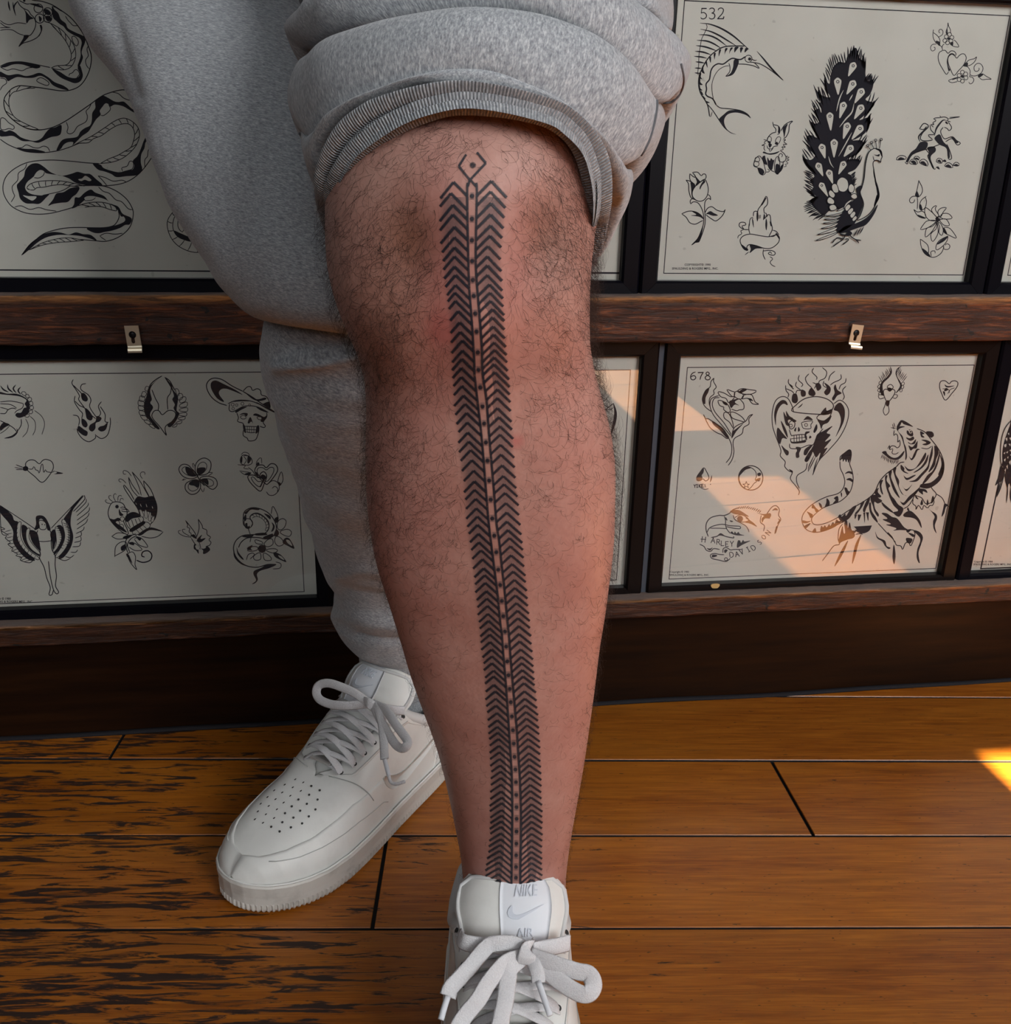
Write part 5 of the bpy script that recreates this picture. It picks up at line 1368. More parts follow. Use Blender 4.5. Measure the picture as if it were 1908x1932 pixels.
wall_back = struct('wall_back', *box(-2.6, 2.4, YW, YW+.08, -.03, 2.6), M_wall)
def rough_beam(name, x0, x1, y0, y1, z0, z1, m, seed, amp):
    """old board: gridded front and top, edges nibbled by noise"""
    rs = np.random.RandomState(seed)
    nx = 420
    xs = np.linspace(x0, x1, nx)
    def nz(f, a):
        k = int((x1-x0)*f); c = rs.rand(k+4)-.5
        t = (xs-x0)/(x1-x0)*k; i = t.astype(int); fr = t-i; fr = fr*fr*(3-2*fr)
        return a*(c[i]*(1-fr)+c[i+1]*fr)*2
    prof = []        # (y, z, ampY, ampZ)
    prof.append((y1, z0, 0, .3)); prof.append((y0+.002, z0, .5, .6)); prof.append((y0, z0+.002, .6, .5))
    nf = 10
    for k in range(1, nf): prof.append((y0, z0+(z1-z0)*k/nf, 1.0, 0))
    prof.append((y0, z1-.0025, .6, .5)); prof.append((y0+.0025, z1, .4, .5)); prof.append((y1, z1, 0, .2))
    V = []; E_, D_ = [], []
    for (y, z, ay, az) in prof:
        dy = nz(18, .0005)+nz(90, .0006); dz = nz(14, .0008)+nz(80, .0007)
        for i in range(nx):
            V.append((xs[i], y+ay*amp*dy[i], z+az*amp*dz[i]))
        fr = (z-z0)/(z1-z0)
        E_ += [max(0, 1-(1-fr)/.20) if y < y1-.001 and z < z1 else (.5 if fr > .99 else max(0, 1-fr/.06)*.5)]*nx
        D_ += [1.0 if z >= z1-1e-6 else 0.0]*nx
    Fc = grid_faces(nx, len(prof))
    o = mesh(name, V, Fc, m, smooth=True)
    for nm, arr in (('edge', E_), ('dust', D_)):
        a = o.data.attributes.new(nm, 'FLOAT', 'POINT'); a.data.foreach_set('value', arr)
    return o
YR = .968
zU1, zU0 = at_Y(1400, 558, YR)[2], at_Y(1400, 646, YR)[2]
zL1, zL0 = at_Y(1300, 1127, YR)[2], at_Y(1300, 1163, YR)[2]
t1 = rough_beam('trim_1', -2.6, 2.4, YR, YW, zU0, zU1, M_rail, 1, 1.6); t1['kind'] = 'structure'
t1['label'] = 'upper dark distressed wooden picture rail'
t2 = rough_beam('trim_2', -2.6, 2.4, YR, YW, zL0, zL1, M_rail2, 2, 1.2); t2['kind'] = 'structure'
t2['label'] = 'lower narrow wooden ledge above the skirting'
bb = struct('baseboard_back', *box(-2.6, 2.4, .988, YW, 0, zL0+.002), M_base)
# a dusty seam of sealant where skirting meets floor
seam_v, seam_f = tube([(x, .986+.0015*math.sin(x*9), .0015+.0008*math.sin(x*23)) for x in np.linspace(-2.5, 2.3, 160)], .0042, 6, .6)
sm = mesh('sealant_seam', seam_v, seam_f, mat('dusty_sealant', (.020,.019,.022), .8, .1), parent=bb, smooth=True)

# the shop front behind the camera, with two panes that let the sun strip in
SY = -2.3
tE = math.tan(SUN_EL)
def zsun(y): return (y-SY)*tE
px0, px1 = .672, .858
zA0, zA1 = zsun(-.90), zsun(-.20+.08)
zB0, zB1 = zsun(.155), zsun(.832+.08)
fy0, fy1 = SY-.08, SY
parts = [box(-2.6, px0, fy0, fy1, -.03, 3.0), box(px1, 2.4, fy0, fy1, -.03, 3.0),
         box(px0, px1, fy0, fy1, -.03, zA0), box(px0, px1, fy0, fy1, zA1, zB0), box(px0, px1, fy0, fy1, zB1, 3.0)]
struct('wall_front', *join(parts), M_roomwall)
struct('ceiling', *box(-2.6, 2.4, SY-.08, YW+.08, 3.0, 3.08), M_roomwall)
struct('wall_left', *box(-2.68, -2.6, SY-.08, YW+.08, -.03, 3.0), M_roomwall)
# right wall with the big window
wy0, wy1, wz0, wz1 = -1.5, 0.0, 1.30, 2.40
parts = [box(2.25, 2.33, SY, wy0, -.03, 3.0), box(2.25, 2.33, wy1, YW, -.03, 3.0), box(2.25, 2.33, wy0, wy1, -.03, wz0), box(2.25, 2.33, wy0, wy1, wz1, 3.0)]
struct('wall_right', *join(parts), M_roomwall)

# ================================================================== framed sheets
M_frame = mat('black_frame', (.0018,.0018,.0042), .36, .13)
def frame_brown():
    return mat('dark_brown_frame', (.0050,.0028,.0026), .36, .14)
M_frame2 = frame_brown()
def paper_mat():
    m = mat('aged_paper', (.70,.69,.60), .75, .2); nt = NT(m); p = pos(nt)
    g = nt.noise(nt.mapping(p, (9,9,9)), 1.5, 3, .5)
    c = nt.ramp(g, [(.3, (.665,.665,.60)), (.7, (.735,.735,.67))])
    sp = nt.noise(nt.mapping(p, (70,70,70)), 2.0, 1, .5)
    c2 = nt.mix(nt.math('MULTIPLY', nt.ramp(sp, [(.76, (0,0,0)), (.80, (1,1,1))]).outputs[0], .35), c.outputs[0], (.35,.34,.30))
    nt.l(c2, nt.b.inputs['Base Color']); return m
M_paper = paper_mat()
M_ink = mat('black_ink', (.012,.012,.020), .7, .2)
def glass_mat():
    m = bpy.data.materials.new('picture_glass'); m.use_nodes = True
    t = m.node_tree; t.nodes.clear()
    out = t.nodes.new('ShaderNodeOutputMaterial'); mx = t.nodes.new('ShaderNodeMixShader')
    tr = t.nodes.new('ShaderNodeBsdfTransparent'); gl = t.nodes.new('ShaderNodeBsdfGlossy'); fr = t.nodes.new('ShaderNodeFresnel')
    fr.inputs['IOR'].default_value = 1.5; gl.inputs['Roughness'].default_value = .0
    mm = t.nodes.new('ShaderNodeMath'); mm.operation = 'MULTIPLY'; mm.inputs[1].default_value = 1.7
    t.links.new(fr.outputs[0], mm.inputs[0]); t.links.new(mm.outputs[0], mx.inputs[0])
    t.links.new(tr.outputs[0], mx.inputs[1]); t.links.new(gl.outputs[0], mx.inputs[2]); t.links.new(mx.outputs[0], out.inputs[0])
    return m
M_glass = glass_mat()
YP, YG, YF = .9960, .9905, .9835      # paper, glass, frame face

LET = {  # tiny stroke alphabet on a 0..1 box (x right, y up)
 'A': [[(0,0),(.5,1),(1,0)], [(.22,.4),(.78,.4)]], 'D': [[(0,0),(0,1),(.5,1),(.9,.75),(.9,.25),(.5,0),(0,0)]],
 'E': [[(.8,1),(0,1),(0,0),(.8,0)], [(0,.5),(.6,.5)]], 'H': [[(0,0),(0,1)], [(.8,0),(.8,1)], [(-.3,.5),(.9,.55)]], 'I': [[(.3,0),(.3,1)], [(.05,1),(.55,1)], [(.05,0),(.55,0)]],
 'K': [[(0,0),(0,1)], [(.8,1),(0,.45),(.85,0)]], 'L': [[(0,1),(0,0),(.75,.05)]], 'N': [[(0,0),(0,1),(.8,0),(.8,1)]],
 'O': [[(.45,1),(.05,.7),(.05,.3),(.45,0),(.85,.3),(.85,.7),(.45,1)]], 'R': [[(0,0),(0,1),(.6,1),(.75,.75),(.55,.5),(0,.5)], [(.4,.5),(.9,-.05)]],
 'S': [[(.75,.85),(.4,1),(.1,.8),(.3,.55),(.65,.4),(.75,.15),(.4,0),(.05,.15)]], 'V': [[(0,1),(.4,0),(.85,1)]], 'Y': [[(0,1),(.4,.5),(.4,0)], [(.85,1),(.4,.5)]]}

class Ink:
    """collects flat ink / paper shapes of one drawing on the sheet"""
    def __init__(s, x0, y0, sc): s.o = (x0, y0, sc); s.V = []; s.F = []; s.M = []; s.layer = 0; s.last = 0; s.rs = random.Random(7)
    def P(s, q): return (s.o[0]+q[0]/s.o[2], s.o[1]+q[1]/s.o[2])
    def add(s, pts2, faces, m):
        if m != s.last: s.layer += 1; s.last = m
        dy = .00012+.00003*s.layer
        n = len(s.V)
        for q in pts2:
            w = at_Y(*s.P(q), YP); s.V.append((w[0], YP-dy, w[2]))
        for f in faces: s.F.append(tuple(i+n for i in f)); s.M.append(m)
    def stroke(s, pts, w, m=0, closed=False, taper=False, straight=False):
        w = w*1.28
        P = np.asarray(pts, float)
        if straight: C = P if not closed else np.vstack([P, P[0]])
        else:
            L = np.linalg.norm(np.diff(P, axis=0), axis=1).sum()
            n = int(max(4, min(160, L/14)))
            C = catmull(P, n, closed)
            if closed: C = np.vstack([C, C[0]])
        if straight:
            for a, b in zip(C[:-1], C[1:]):
                t = (b-a)/(np.linalg.norm(b-a)+1e-9); nn = np.array([-t[1], t[0]])*w/2; e = t*w*.3
                s.add([a-e+nn, a-e-nn, b+e-nn, b+e+nn], [(0,1,2,3)], m)
            return
        T = np.gradient(C, axis=0); T /= np.linalg.norm(T, axis=1)[:, None]+1e-9
        N = np.stack([-T[:, 1], T[:, 0]], 1); k = len(C)
        if taper: hw = w/2*np.sin(np.linspace(.04, .96, k)*math.pi)**.8
        else:
            hw = np.full(k, w/2.0)
            if not closed: hw[0] *= .5; hw[-1] *= .5
        A = C+N*hw[:, None]; B = C-N*hw[:, None]
        s.add(np.vstack([A, B]), [(i, i+1, k+i+1, k+i) for i in range(k-1)], m)
    def fill(s, pts, m=0):
        P = np.asarray(pts, float)
        L = np.linalg.norm(np.diff(np.vstack([P, P[0]]), axis=0), axis=1).sum()
        C = catmull(P, int(max(len(P)*2, min(len(P)*5, L/10))), True)
        tri = tessellate_polygon([[Vector((a, b, 0)) for a, b in C]])
        s.add(C, [tuple(t) for t in tri], m)
    def disc(s, c, r, m=0, n=18):
        th = np.linspace(0, 2*math.pi, n, endpoint=False)
        s.add([(c[0]+r*math.cos(t), c[1]+r*math.sin(t)) for t in th], [tuple(range(n))], m)
    def run(s, line):
        a = line.split(); c = a[0]
        pp = lambda L: [tuple(float(z) for z in q.split(',')) for q in L]
        if c == 's': s.stroke(pp(a[2:]), float(a[1]))
        elif c == 'c': s.stroke(pp(a[2:]), float(a[1]), closed=True)
        elif c == 't': s.stroke(pp(a[2:]), float(a[1]), taper=True)
        elif c == 'l': s.stroke(pp(a[2:]), float(a[1]), straight=True)
        elif c == 'k': s.stroke(pp(a[2:]), float(a[1]), 1, taper=True)
        elif c == 'f': s.fill(pp(a[1:]))
        elif c == 'w': s.fill(pp(a[1:]), 1)
        elif c == 'n': s.fill(pp(a[2:]), 1); s.stroke(pp(a[2:]), float(a[1]), closed=True)
        elif c == 'o':
            (x, y), r = pp([a[2]])[0], float(a[3]); n = 14
            s.stroke([(x+r*math.cos(2*math.pi*i/n), y+r*math.sin(2*math.pi*i/n)) for i in range(n)], float(a[1]), closed=True)
        elif c == 'd': s.disc(pp([a[1]])[0], float(a[2]))
        elif c == 'e':
            h, t = np.array(pp([a[1]])[0]), np.array(pp([a[2]])[0]); r = float(a[3]); d = (t-h)/np.linalg.norm(t-h); nn = np.array([-d[1], d[0]])
            L = np.linalg.norm(t-h)
            s.fill([h-d*r*1.1, h-d*r*.6+nn*r*.75, h+nn*r, h+d*L*.5+nn*r*.6, t, h+d*L*.5-nn*r*.6, h-nn*r, h-d*r*.6-nn*r*.75], 1)
            s.stroke([h+np.array([math.cos(q), math.sin(q)])*r*.38 for q in np.linspace(0, 6.28, 9)[:-1]], 7, closed=True)
        elif c == 'g':
            n = int(a[1]); d = np.array(pp([a[2]])[0]); w = float(a[3]); C = catmull(pp(a[4:]), n)
            for q in C:
                j = 1+.35*(s.rs.random()-.5); k = np.array([s.rs.uniform(-.25, .25)*abs(d[1]), s.rs.uniform(-.25, .25)*abs(d[0])])
                s.stroke([q-d*.25, q+d*.4*j+k*.2, q+(d+k)*j], w, taper=True)
        elif c == 'b':
            w, n = float(a[1]), int(a[2]); i = a.index('/')
            A, B = pp(a[3:i]), pp(a[i+1:])
            s.stroke(A, w); s.stroke(B, w)
            CA, CB = catmull(A, n*2+1), catmull(B, n*2+1)
            for j in range(1, 2*n, 2):
                jb = min(2*n, j+1); s.stroke([CA[j], (CA[j]+CB[jb])/2+(CA[jb]-CA[j])*.12, CB[jb]], w)
        elif c == 'q':
            h, an = float(a[1]), math.radians(float(a[2])); x, y = pp([a[3]])[0]; adv = 0
            for ch in a[4]:
                for st in LET[ch]:
                    pts = [((adv+u*h*.75), -v*h) for u, v in st]
                    pts = [(x+p*math.cos(an)-q*math.sin(an), y+p*math.sin(an)+q*math.cos(an)) for p, q in pts]
                    if ch in 'SOD': s.stroke(pts, 7)
                    else: s.stroke(pts, 7, straight=True)
                adv += h*.85
        elif c == 'T':
            h = float(a[1]); x, y = pp([a[2]])[0]; txt = line.split(None, 3)[3]
            cu = bpy.data.curves.new('tmp', 'FONT'); cu.body = txt; cu.size = 1.0; cu.resolution_u = 2; cu.offset = .022
            ob = bpy.data.objects.new('tmp', cu); COL.objects.link(ob)
            dg = bpy.context.evaluated_depsgraph_get(); me = ob.evaluated_get(dg).to_mesh()
            vs_ = [(x+v.co.x*h*1.28, y-v.co.y*h*1.28) for v in me.vertices]; fs = [tuple(p.vertices) for p in me.polygons]
            ob.evaluated_get(dg).to_mesh_clear(); bpy.data.objects.remove(ob); bpy.data.curves.remove(cu)
            s.add(vs_, fs, 0)
def draw(key, parent):
    cur = {}
    order = []
    for line in ART[key].strip().splitlines():
        if line.startswith('@'):
            nm, x, y, sc = line[1:].split()
            if nm not in cur: cur[nm] = Ink(float(x), float(y), float(sc)); order.append(nm)
            else: cur[nm].o = (float(x), float(y), float(sc))
            ink = cur[nm]
        elif line.strip(): ink.run(line)
    for nm in order:
        k = cur[nm]
        mesh(nm, k.V, k.F, [M_ink, M_paper], parent=parent, mat_idx=k.M)

def mitred(x0, x1, z0, z1, w, yf, yb, m, parent, names='frame_rail'):
    O = [(x0, z0), (x1, z0), (x1, z1), (x0, z1)]; I = [(x0+w, z0+w), (x1-w, z0+w), (x1-w, z1-w), (x0+w, z1-w)]
    be = .0022
    Ob = [(x0+be, z0+be), (x1-be, z0+be), (x1-be, z1-be), (x0+be, z1-be)]
    Ib = [(x0+w-be, z0+w-be), (x1-w+be, z0+w-be), (x1-w+be, z1-w+be), (x0+w-be, z1-w+be)]
    for k in range(4):
        k2 = (k+1) % 4
        ring = []
        for P, q in ((O, yb), (O, yf+be), (Ob, yf), (Ib, yf+.0006), (I, yf+be+.001), (I, yb)):
            for kk, sgn in ((k, 1), (k2, -1)):
                dx = .00018*sgn*(1 if k == 0 else -1 if k == 2 else 0); dz = .00018*sgn*(1 if k == 1 else -1 if k == 3 else 0)
                ring.append((P[kk][0]+dx, q, P[kk][1]+dz))
        f = [(2*i, 2*i+1, 2*i+3, 2*i+2) for i in range(5)]+[(10, 11, 1, 0), (0, 2, 4, 6, 8, 10), (1, 11, 9, 7, 5, 3)]
        mesh(names, ring, f, m, parent=parent)
def framed(name, label, x0, x1, z0, z1, border, art, m=M_frame, w=.0185, bw=.0009):
    """x0..x1, z0..z1: outer size at the frame face"""
    e = empty(name, ((x0+x1)/2, YW, z0), label, 'picture', 'framed flash sheets on the wall')
    mitred(x0, x1, z0, z1, w, YF, YW-.0006, m, e)
    ov = .004
    pr = mesh('print', *box(x0+w-ov, x1-w+ov, YP, YP+.0012, z0+w-ov, z1-w+ov), M_paper, parent=e)
    gl = mesh('glass', [(x0+w-ov, YG, z0+w-ov), (x1-w+ov, YG, z0+w-ov), (x1-w+ov, YG, z1-w+ov), (x0+w-ov, YG, z1-w+ov)], [(0,1,2,3)], M_glass, parent=e)
    if border:
        bx0, bx1, bz0, bz1 = border; y = YP-.0001; t = bw/2
        parts = []
        for (a, b, c, d) in ((bx0-t, bx1+t, bz0-t, bz0+t), (bx0-t, bx1+t, bz1-t, bz1+t), (bx0-t, bx0+t, bz0, bz1), (bx1-t, bx1+t, bz0, bz1)):
            parts.append(([(a, y, c), (b, y, c), (b, y, d), (a, y, d)], [(0,1,2,3)]))
        mesh('border_line', *join(parts), M_ink, parent=pr)
    if art: draw(art, pr)
    return e
def wz(px, py, Y=YP): p = at_Y(px, py, Y); return p[0], p[2]
# sizes measured on the sheets
fx = lambda px, py: at_Y(px, py, YF)[0]
fz = lambda px, py: at_Y(px, py, YF)[2]
W_ = .0185
# lower right
b678 = (wz(1280,890)[0], wz(1802,884)[0], wz(1262,1089)[1]-.002, wz(1298,691)[1])
b678 = (.3462, .6806, wz(1500,1083)[1], wz(1570,691)[1])
x0 = fx(1238, 890); x1 = fx(1846, 880)
zb = fz(1500, 1098)-W_; zt = fz(1570, 671)+W_
E678 = framed('framed_picture', 'black framed flash sheet numbered 678 with tiger, flaming skull and eagle head', x0, x1, zb, zt, b678, 'tiger_sheet', M_frame2)
# lower middle, mostly hidden by the leg
x1m = fx(1229, 880)
bm = (-.035+.035, wz(1177,890)[0], wz(1160,1094)[1], wz(1180,698)[1])
framed('framed_picture', 'dark framed flash sheet behind the bare calf, left of the tiger sheet', x1m-.3895+.034, x1m, zb, zt, bm, 'middle_lower_sheet', M_frame2)
struct('added_wall_strip', *box(x1m-.001, x0+.001, .9868, YW, zL1, zU0), M_wall)  # added strip of wall colour, set forward so the deep gap isn't shaded black
# lower left
xr = fx(625, 1000)
bl = (wz(574,1114)[0]-.3345, wz(574,1114)[0], wz(300,1127)[1], wz(250,704)[1])
framed('framed_picture', 'black framed flash sheet with winged heart and skull in wide hat, at lower left', xr-.3895, xr, fz(300,1142)-W_, fz(250,681)+W_, bl, 'heart_wings_sheet')
# lower far right
x0r = x1+.0015
br = (wz(1866,1000)[0], wz(1866,1000)[0]+.3345, wz(1850,1073)[1], wz(1900,691)[1])
framed('framed_picture', 'black framed flash sheet cut off at the right edge, feathered wing showing', x0r, x0r+.3895, zb, zt, br, 'far_right_lower_sheet', bw=.0018)
# upper right
x0u = fx(1210, 500)+.0006; x1u = fx(1860, 540)
zbu = fz(1500, 532)-W_; ztu = fz(1872, 4)+W_
bu = (.3119, .6473, wz(1500,517)[1], wz(1600,15.5)[1])
E532 = framed('framed_picture', 'black framed flash sheet numbered 532 with peacock and sailfish', x0u, x1u, zbu, ztu, bu, 'peacock_sheet')
# upper middle
x1um = x0u-.0012
bum = (wz(1174,516)[0]-.3345, wz(1174,516)[0], wz(1140,515)[1], wz(1140,515)[1]+.2515)
framed('framed_picture', 'black framed flash sheet behind the knee, left of the peacock sheet', x1um-.3895, x1um, zbu, ztu, bum, None, bw=.0018)
# upper left
xl = x1um-.3895-.002
bul = (xl-.3895+.03, xl-.03, wz(200,510.5)[1], wz(200,510.5)[1]+.2515)
framed('framed_picture', 'black framed flash sheet with long coiling snake, at upper left', xl-.3895, xl, zbu, ztu, bul, 'snake', bw=.0013)
# upper far right
framed('framed_picture', 'black framed blank-looking sheet at the far upper right edge', x1u+.0012, x1u+.3907, zbu, ztu, (x1u+.0012+.031, x1u+.36, bu[2], bu[3]), None)
# chip of bare wood on the lower frame
cp = at_Y(1350, 1106, YF-.0004)
cv = [(cp[0]+.0052*math.cos(t)*(1+.15*math.sin(3*t)), YF-.0003, cp[2]+.0035*math.sin(t)*(1+.2*math.cos(2*t))) for t in np.linspace(0, 6.28, 14)[:-1]]
mesh('bare_wood_chip', cv+[(a, YF+.001, c) for a, b, c in cv], [tuple(range(13))]+[(i, (i+1) % 13, 13+(i+1) % 13, 13+i) for i in range(13)], mat('bare_wood', (.55,.36,.14), .8), parent=E678)

# keyhole clips screwed to the upper rail
M_clip = mat('brass_clip', (.75,.66,.50), .32, .5, .75)
M_screw = mat('black_screw', (.01,.01,.012), .4, .5, .6)
def clip(px, py, tilt, label):
    yb = YR-.0012
    c = at_Y(px, py, yb); s = 1/F*yb*1.02
    e = empty('picture_clip', (c[0], yb, c[2]), label, 'clip', 'picture clips on the rail')
    ct, st = math.cos(tilt), math.sin(tilt)
    def R(u, v): return (c[0]+(u*ct-v*st)*s, c[2]+(u*st+v*ct)*s)
    out = [(-12, 22), (12, 22), (13, -14), (-11, -14)]
    hole = [(0+6.5*math.cos(t), 6+6.5*math.sin(t)) for t in np.linspace(-1.1, math.pi+1.1, 14)]+[(-3.2, -7), (-1.5, -9.5), (1.5, -9.5), (3.2, -7)]
    tri = tessellate_polygon([[Vector((a, b, 0)) for a, b in out], [Vector((a, b, 0)) for a, b in hole[::-1]]])
    P = out+hole[::-1]
    V = [(R(*q)[0], yb-.0028-.00001*q[1], R(*q)[1]) for q in P]
    o = mesh('clip_plate', V, [tuple(t) for t in tri], M_clip, parent=e)
    md = o.modifiers.new('thick', 'SOLIDIFY'); md.thickness = .0010; md.offset = 0
    # the stepped foot that reaches over the frame below
    prof = [(-14, -.0028), (-17, -.0036), (-18.5, -.0075), (-21, -.0080), (-24, -.0080)]
    V = []
    for (v, dy) in prof:
        for u in (-10.5, 13.5):
            x, z = R(u+1.2*(v < -18), v); V.append((x, yb+dy, z))
    o = mesh('clip_foot', V, grid_faces(2, len(prof)), M_clip, parent=e)
    md = o.modifiers.new('thick', 'SOLIDIFY'); md.thickness = .0010; md.offset = 0
    x, z = R(0, 6)
    V = [(x, yb-.0030, z)]; Fc = []
    for j, (r, d) in enumerate(((.0016, .0028), (.0030, .0020), (.0033, .0008), (.0033, -.002))):
        for t in np.linspace(0, 2*math.pi, 14, endpoint=False): V.append((x+r*math.cos(t), yb-.0002-d, z+r*math.sin(t)))
    Fc = [(0, 1+i, 1+(i+1) % 14) for i in range(14)]
    for j in range(3): Fc += [(1+j*14+i, 1+(j+1)*14+i, 1+(j+1)*14+(i+1) % 14, 1+j*14+(i+1) % 14) for i in range(14)]
    mesh('screw', V, Fc, M_screw, parent=e, smooth=True)
clip(252, 637, 0.02, 'small metal keyhole clip screwed to the rail, above the winged heart sheet')
clip(1612, 633, -0.10, 'small metal keyhole clip screwed to the rail, above the tiger sheet')
# ================================================================== the person
person = empty('person', (0.02, 0.72, 0.0), 'person in rolled-up grey sweatpants and white sneakers, tattooed shin bare', 'person')

# ---- bare left leg: one continuous tube from mid thigh to inside the shoe
LEG = [  # y, left x, right x, depth, front half-depth, back half-depth   (pixels / metres)
 (60, 650, 1060, .500, .050, .060), (140, 632, 1090, .482, .056, .062), (220, 622, 1112, .470, .060, .062), (300, 618, 1122, .463, .061, .062),
 (350, 617, 1127, .461, .060, .062), (400, 618, 1128, .460, .058, .062), (450, 617, 1122, .461, .056, .062), (500, 620, 1115, .464, .054, .061), (560, 638, 1112, .472, .053, .060),
 (600, 656, 1112, .478, .051, .060), (650, 677, 1113, .486, .048, .061), (700, 689, 1122, .494, .046, .063), (750, 693, 1135, .502, .046, .066),
 (800, 692, 1150, .511, .047, .069), (850, 691, 1159, .520, .047, .071), (900, 692, 1161, .529, .048, .072), (950, 695, 1160, .539, .048, .072),
 (1000, 702, 1159, .549, .048, .070), (1050, 712, 1155, .560, .047, .067), (1100, 728, 1148, .572, .046, .064), (1150, 743, 1142, .583, .045, .060),
 (1200, 758, 1133, .595, .044, .057), (1250, 772, 1127, .608, .043, .054), (1300, 789, 1121, .621, .041, .051), (1350, 808, 1114, .635, .040, .048),
 (1400, 825, 1107, .649, .039, .046), (1450, 838, 1099, .664, .038, .044), (1500, 849, 1090, .680, .037, .043), (1550, 859, 1081, .696, .036, .042),
 (1600, 869, 1073, .712, .037, .043), (1650, 874, 1067, .728, .039, .045), (1690, 878, 1068, .742, .040, .046), (1740, 892, 1058, .758, .040, .046), (1790, 900, 1054, .775, .038, .044)]
LG = np.array(LEG, float)
NS, NV = 150, 330
ys = np.linspace(LG[0, 0], LG[-1, 0], NV)
def cubic_cols(y, A):
    return np.stack([np.interp(y, A[:, 0], A[:, j]) for j in range(1, A.shape[1])], 1)
def smooth_cols(C, k=9):
    ker = np.hanning(k+2)[1:-1]; ker /= ker.sum(); pad = k//2
    P_ = np.vstack([np.repeat(C[:1], pad, 0), C, np.repeat(C[-1:], pad, 0)])
    return np.stack([np.convolve(P_[:, j], ker, 'valid') for j in range(C.shape[1])], 1)
cols = smooth_cols(cubic_cols(ys, LG), 15)
cent = np.array([at_depth((c[0]+c[1])/2, y, c[2]) for y, c in zip(ys, cols)])
tang = np.gradient(cent, axis=0); tang /= np.linalg.norm(tang, axis=1)[:, None]
front = np.cross(RV[None], tang); front /= np.linalg.norm(front, axis=1)[:, None]
if (front[NV//2] @ FV) > 0: front = -front
hw = (cols[:, 1]-cols[:, 0])/2*cols[:, 2]/F
th = np.linspace(0, 2*math.pi, NS, endpoint=False)     # 0 = right, pi/2 = front
cs, sn = np.cos(th), np.sin(th)
fr = np.where(sn > 0, np.sign(sn)*np.abs(sn)**.92, sn)
V = np.zeros((NV, NS, 3))
for i in range(NV):
    dep = np.where(sn > 0, cols[i, 3]*np.abs(sn)**.95, -cols[i, 4]*np.abs(sn)**.9)
    lat = hw[i]*np.sign(cs)*np.abs(cs)**.93
    V[i] = cent[i]+RV*lat[:, None]+front[i]*dep[:, None]
# anatomical relief on the front: kneecap, dimples beside it, tibial tuberosity, shin crest, calf muscle
PX = np.zeros((NV, NS)); PY = np.zeros((NV, NS))
for i in range(NV):
    v = V[i]-CAM; d = v@FV
    PX[i] = CX+F*(v@RV)/d; PY[i] = CY-F*(v@UV_)/d
isf = np.clip((sn-.05)/.35, 0, 1)[None, :]
def G(x, y, sx, sy, a): return a*np.exp(-((PX-x)/sx)**2/2-((PY-y)/sy)**2/2)
rel = (G(900, 330, 120, 90, .0030)+G(770, 465, 48, 75, -.0052)+G(1040, 440, 42, 75, -.0050)+G(900, 470, 70, 80, .0022)
       +G(905, 610, 42, 45, .0034)+G(720, 590, 55, 60, .0020)+G(1055, 570, 45, 60, .0020)
       +G(800, 360, 60, 60, .0015)+G(1010, 350, 60, 60, .0015)+G(760, 900, 60, 140, .0020)+G(1090, 900, 55, 130, .0022)
       +G(820, 700, 40, 60, -.0016)+G(1000, 690, 40, 60, -.0012))
# tibia crest running down under the tattoo
crest_x = np.interp(PY, [600, 900, 1300, 1650], [905, 925, 958, 975])
rel += .0016*np.exp(-((PX-crest_x)/26)**2/2)*np.clip((PY-600)/120, 0, 1)
nrm = V-cent[:, None, :]; nrm -= (nrm*tang[:, None, :]).sum(-1, keepdims=True)*tang[:, None, :]
nrm /= np.linalg.norm(nrm, axis=-1, keepdims=True)
V = V+nrm*(rel*isf)[..., None]
LV = V.reshape(-1, 3)
LF = grid_faces(NS, NV, True)+[tuple(range(NS-1, -1, -1)), tuple(range((NV-1)*NS, NV*NS))]
def skin_mat():
    m = mat('skin', (.5,.3,.25), .48, .35); nt = NT(m); p = pos(nt)
    n1 = nt.noise(nt.mapping(p, (26,26,26)), 1.0, 4, .6)
    n2 = nt.noise(nt.mapping(p, (260,260,260)), 1.0, 3, .6)
    c = nt.ramp(n1, [(.30, (.375,.188,.150)), (.52, (.445,.245,.200)), (.72, (.485,.29,.240))])
    c2 = nt.mix(nt.math('MULTIPLY', nt.ramp(n2, [(.40, (0,0,0)), (.70, (1,1,1))]).outputs[0], .30), c.outputs[0], (.35,.165,.135))
    a1 = nt.n.new('ShaderNodeAttribute'); a1.attribute_name = 'red'
    c3 = nt.mix(a1.outputs['Fac'], c2, (.44,.125,.115))
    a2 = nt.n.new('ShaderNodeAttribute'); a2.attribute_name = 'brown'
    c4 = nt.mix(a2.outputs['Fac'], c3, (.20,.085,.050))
    nt.l(c4, nt.b.inputs['Base Color'])
    sp = nt.n.new('ShaderNodeTexVoronoi'); sp.inputs['Scale'].default_value = 420; nt.l(p, sp.inputs['Vector'])
    nt.bump(nt.math('ADD', nt.math('MULTIPLY', sp.outputs['Distance'], .6), n2), .22, .0008)
    return m
M_skin = skin_mat()
body = mesh('body', LV, LF, M_skin, parent=person, smooth=True)
body['label'] = 'bare hairy left leg with long herringbone tattoo'
red = (G(835, 540, 40, 130, .55)+G(965, 520, 38, 110, .30)+G(835, 620, 22, 22, .6)+G(975, 832, 8, 8, .7)+G(1010, 760, 60, 200, .10)
       +G(740, 980, 90, 220, .22)+G(1080, 1080, 60, 300, .15)+G(900, 1620, 90, 60, .12)+.10*np.clip((PY-900)/500, 0, 1))
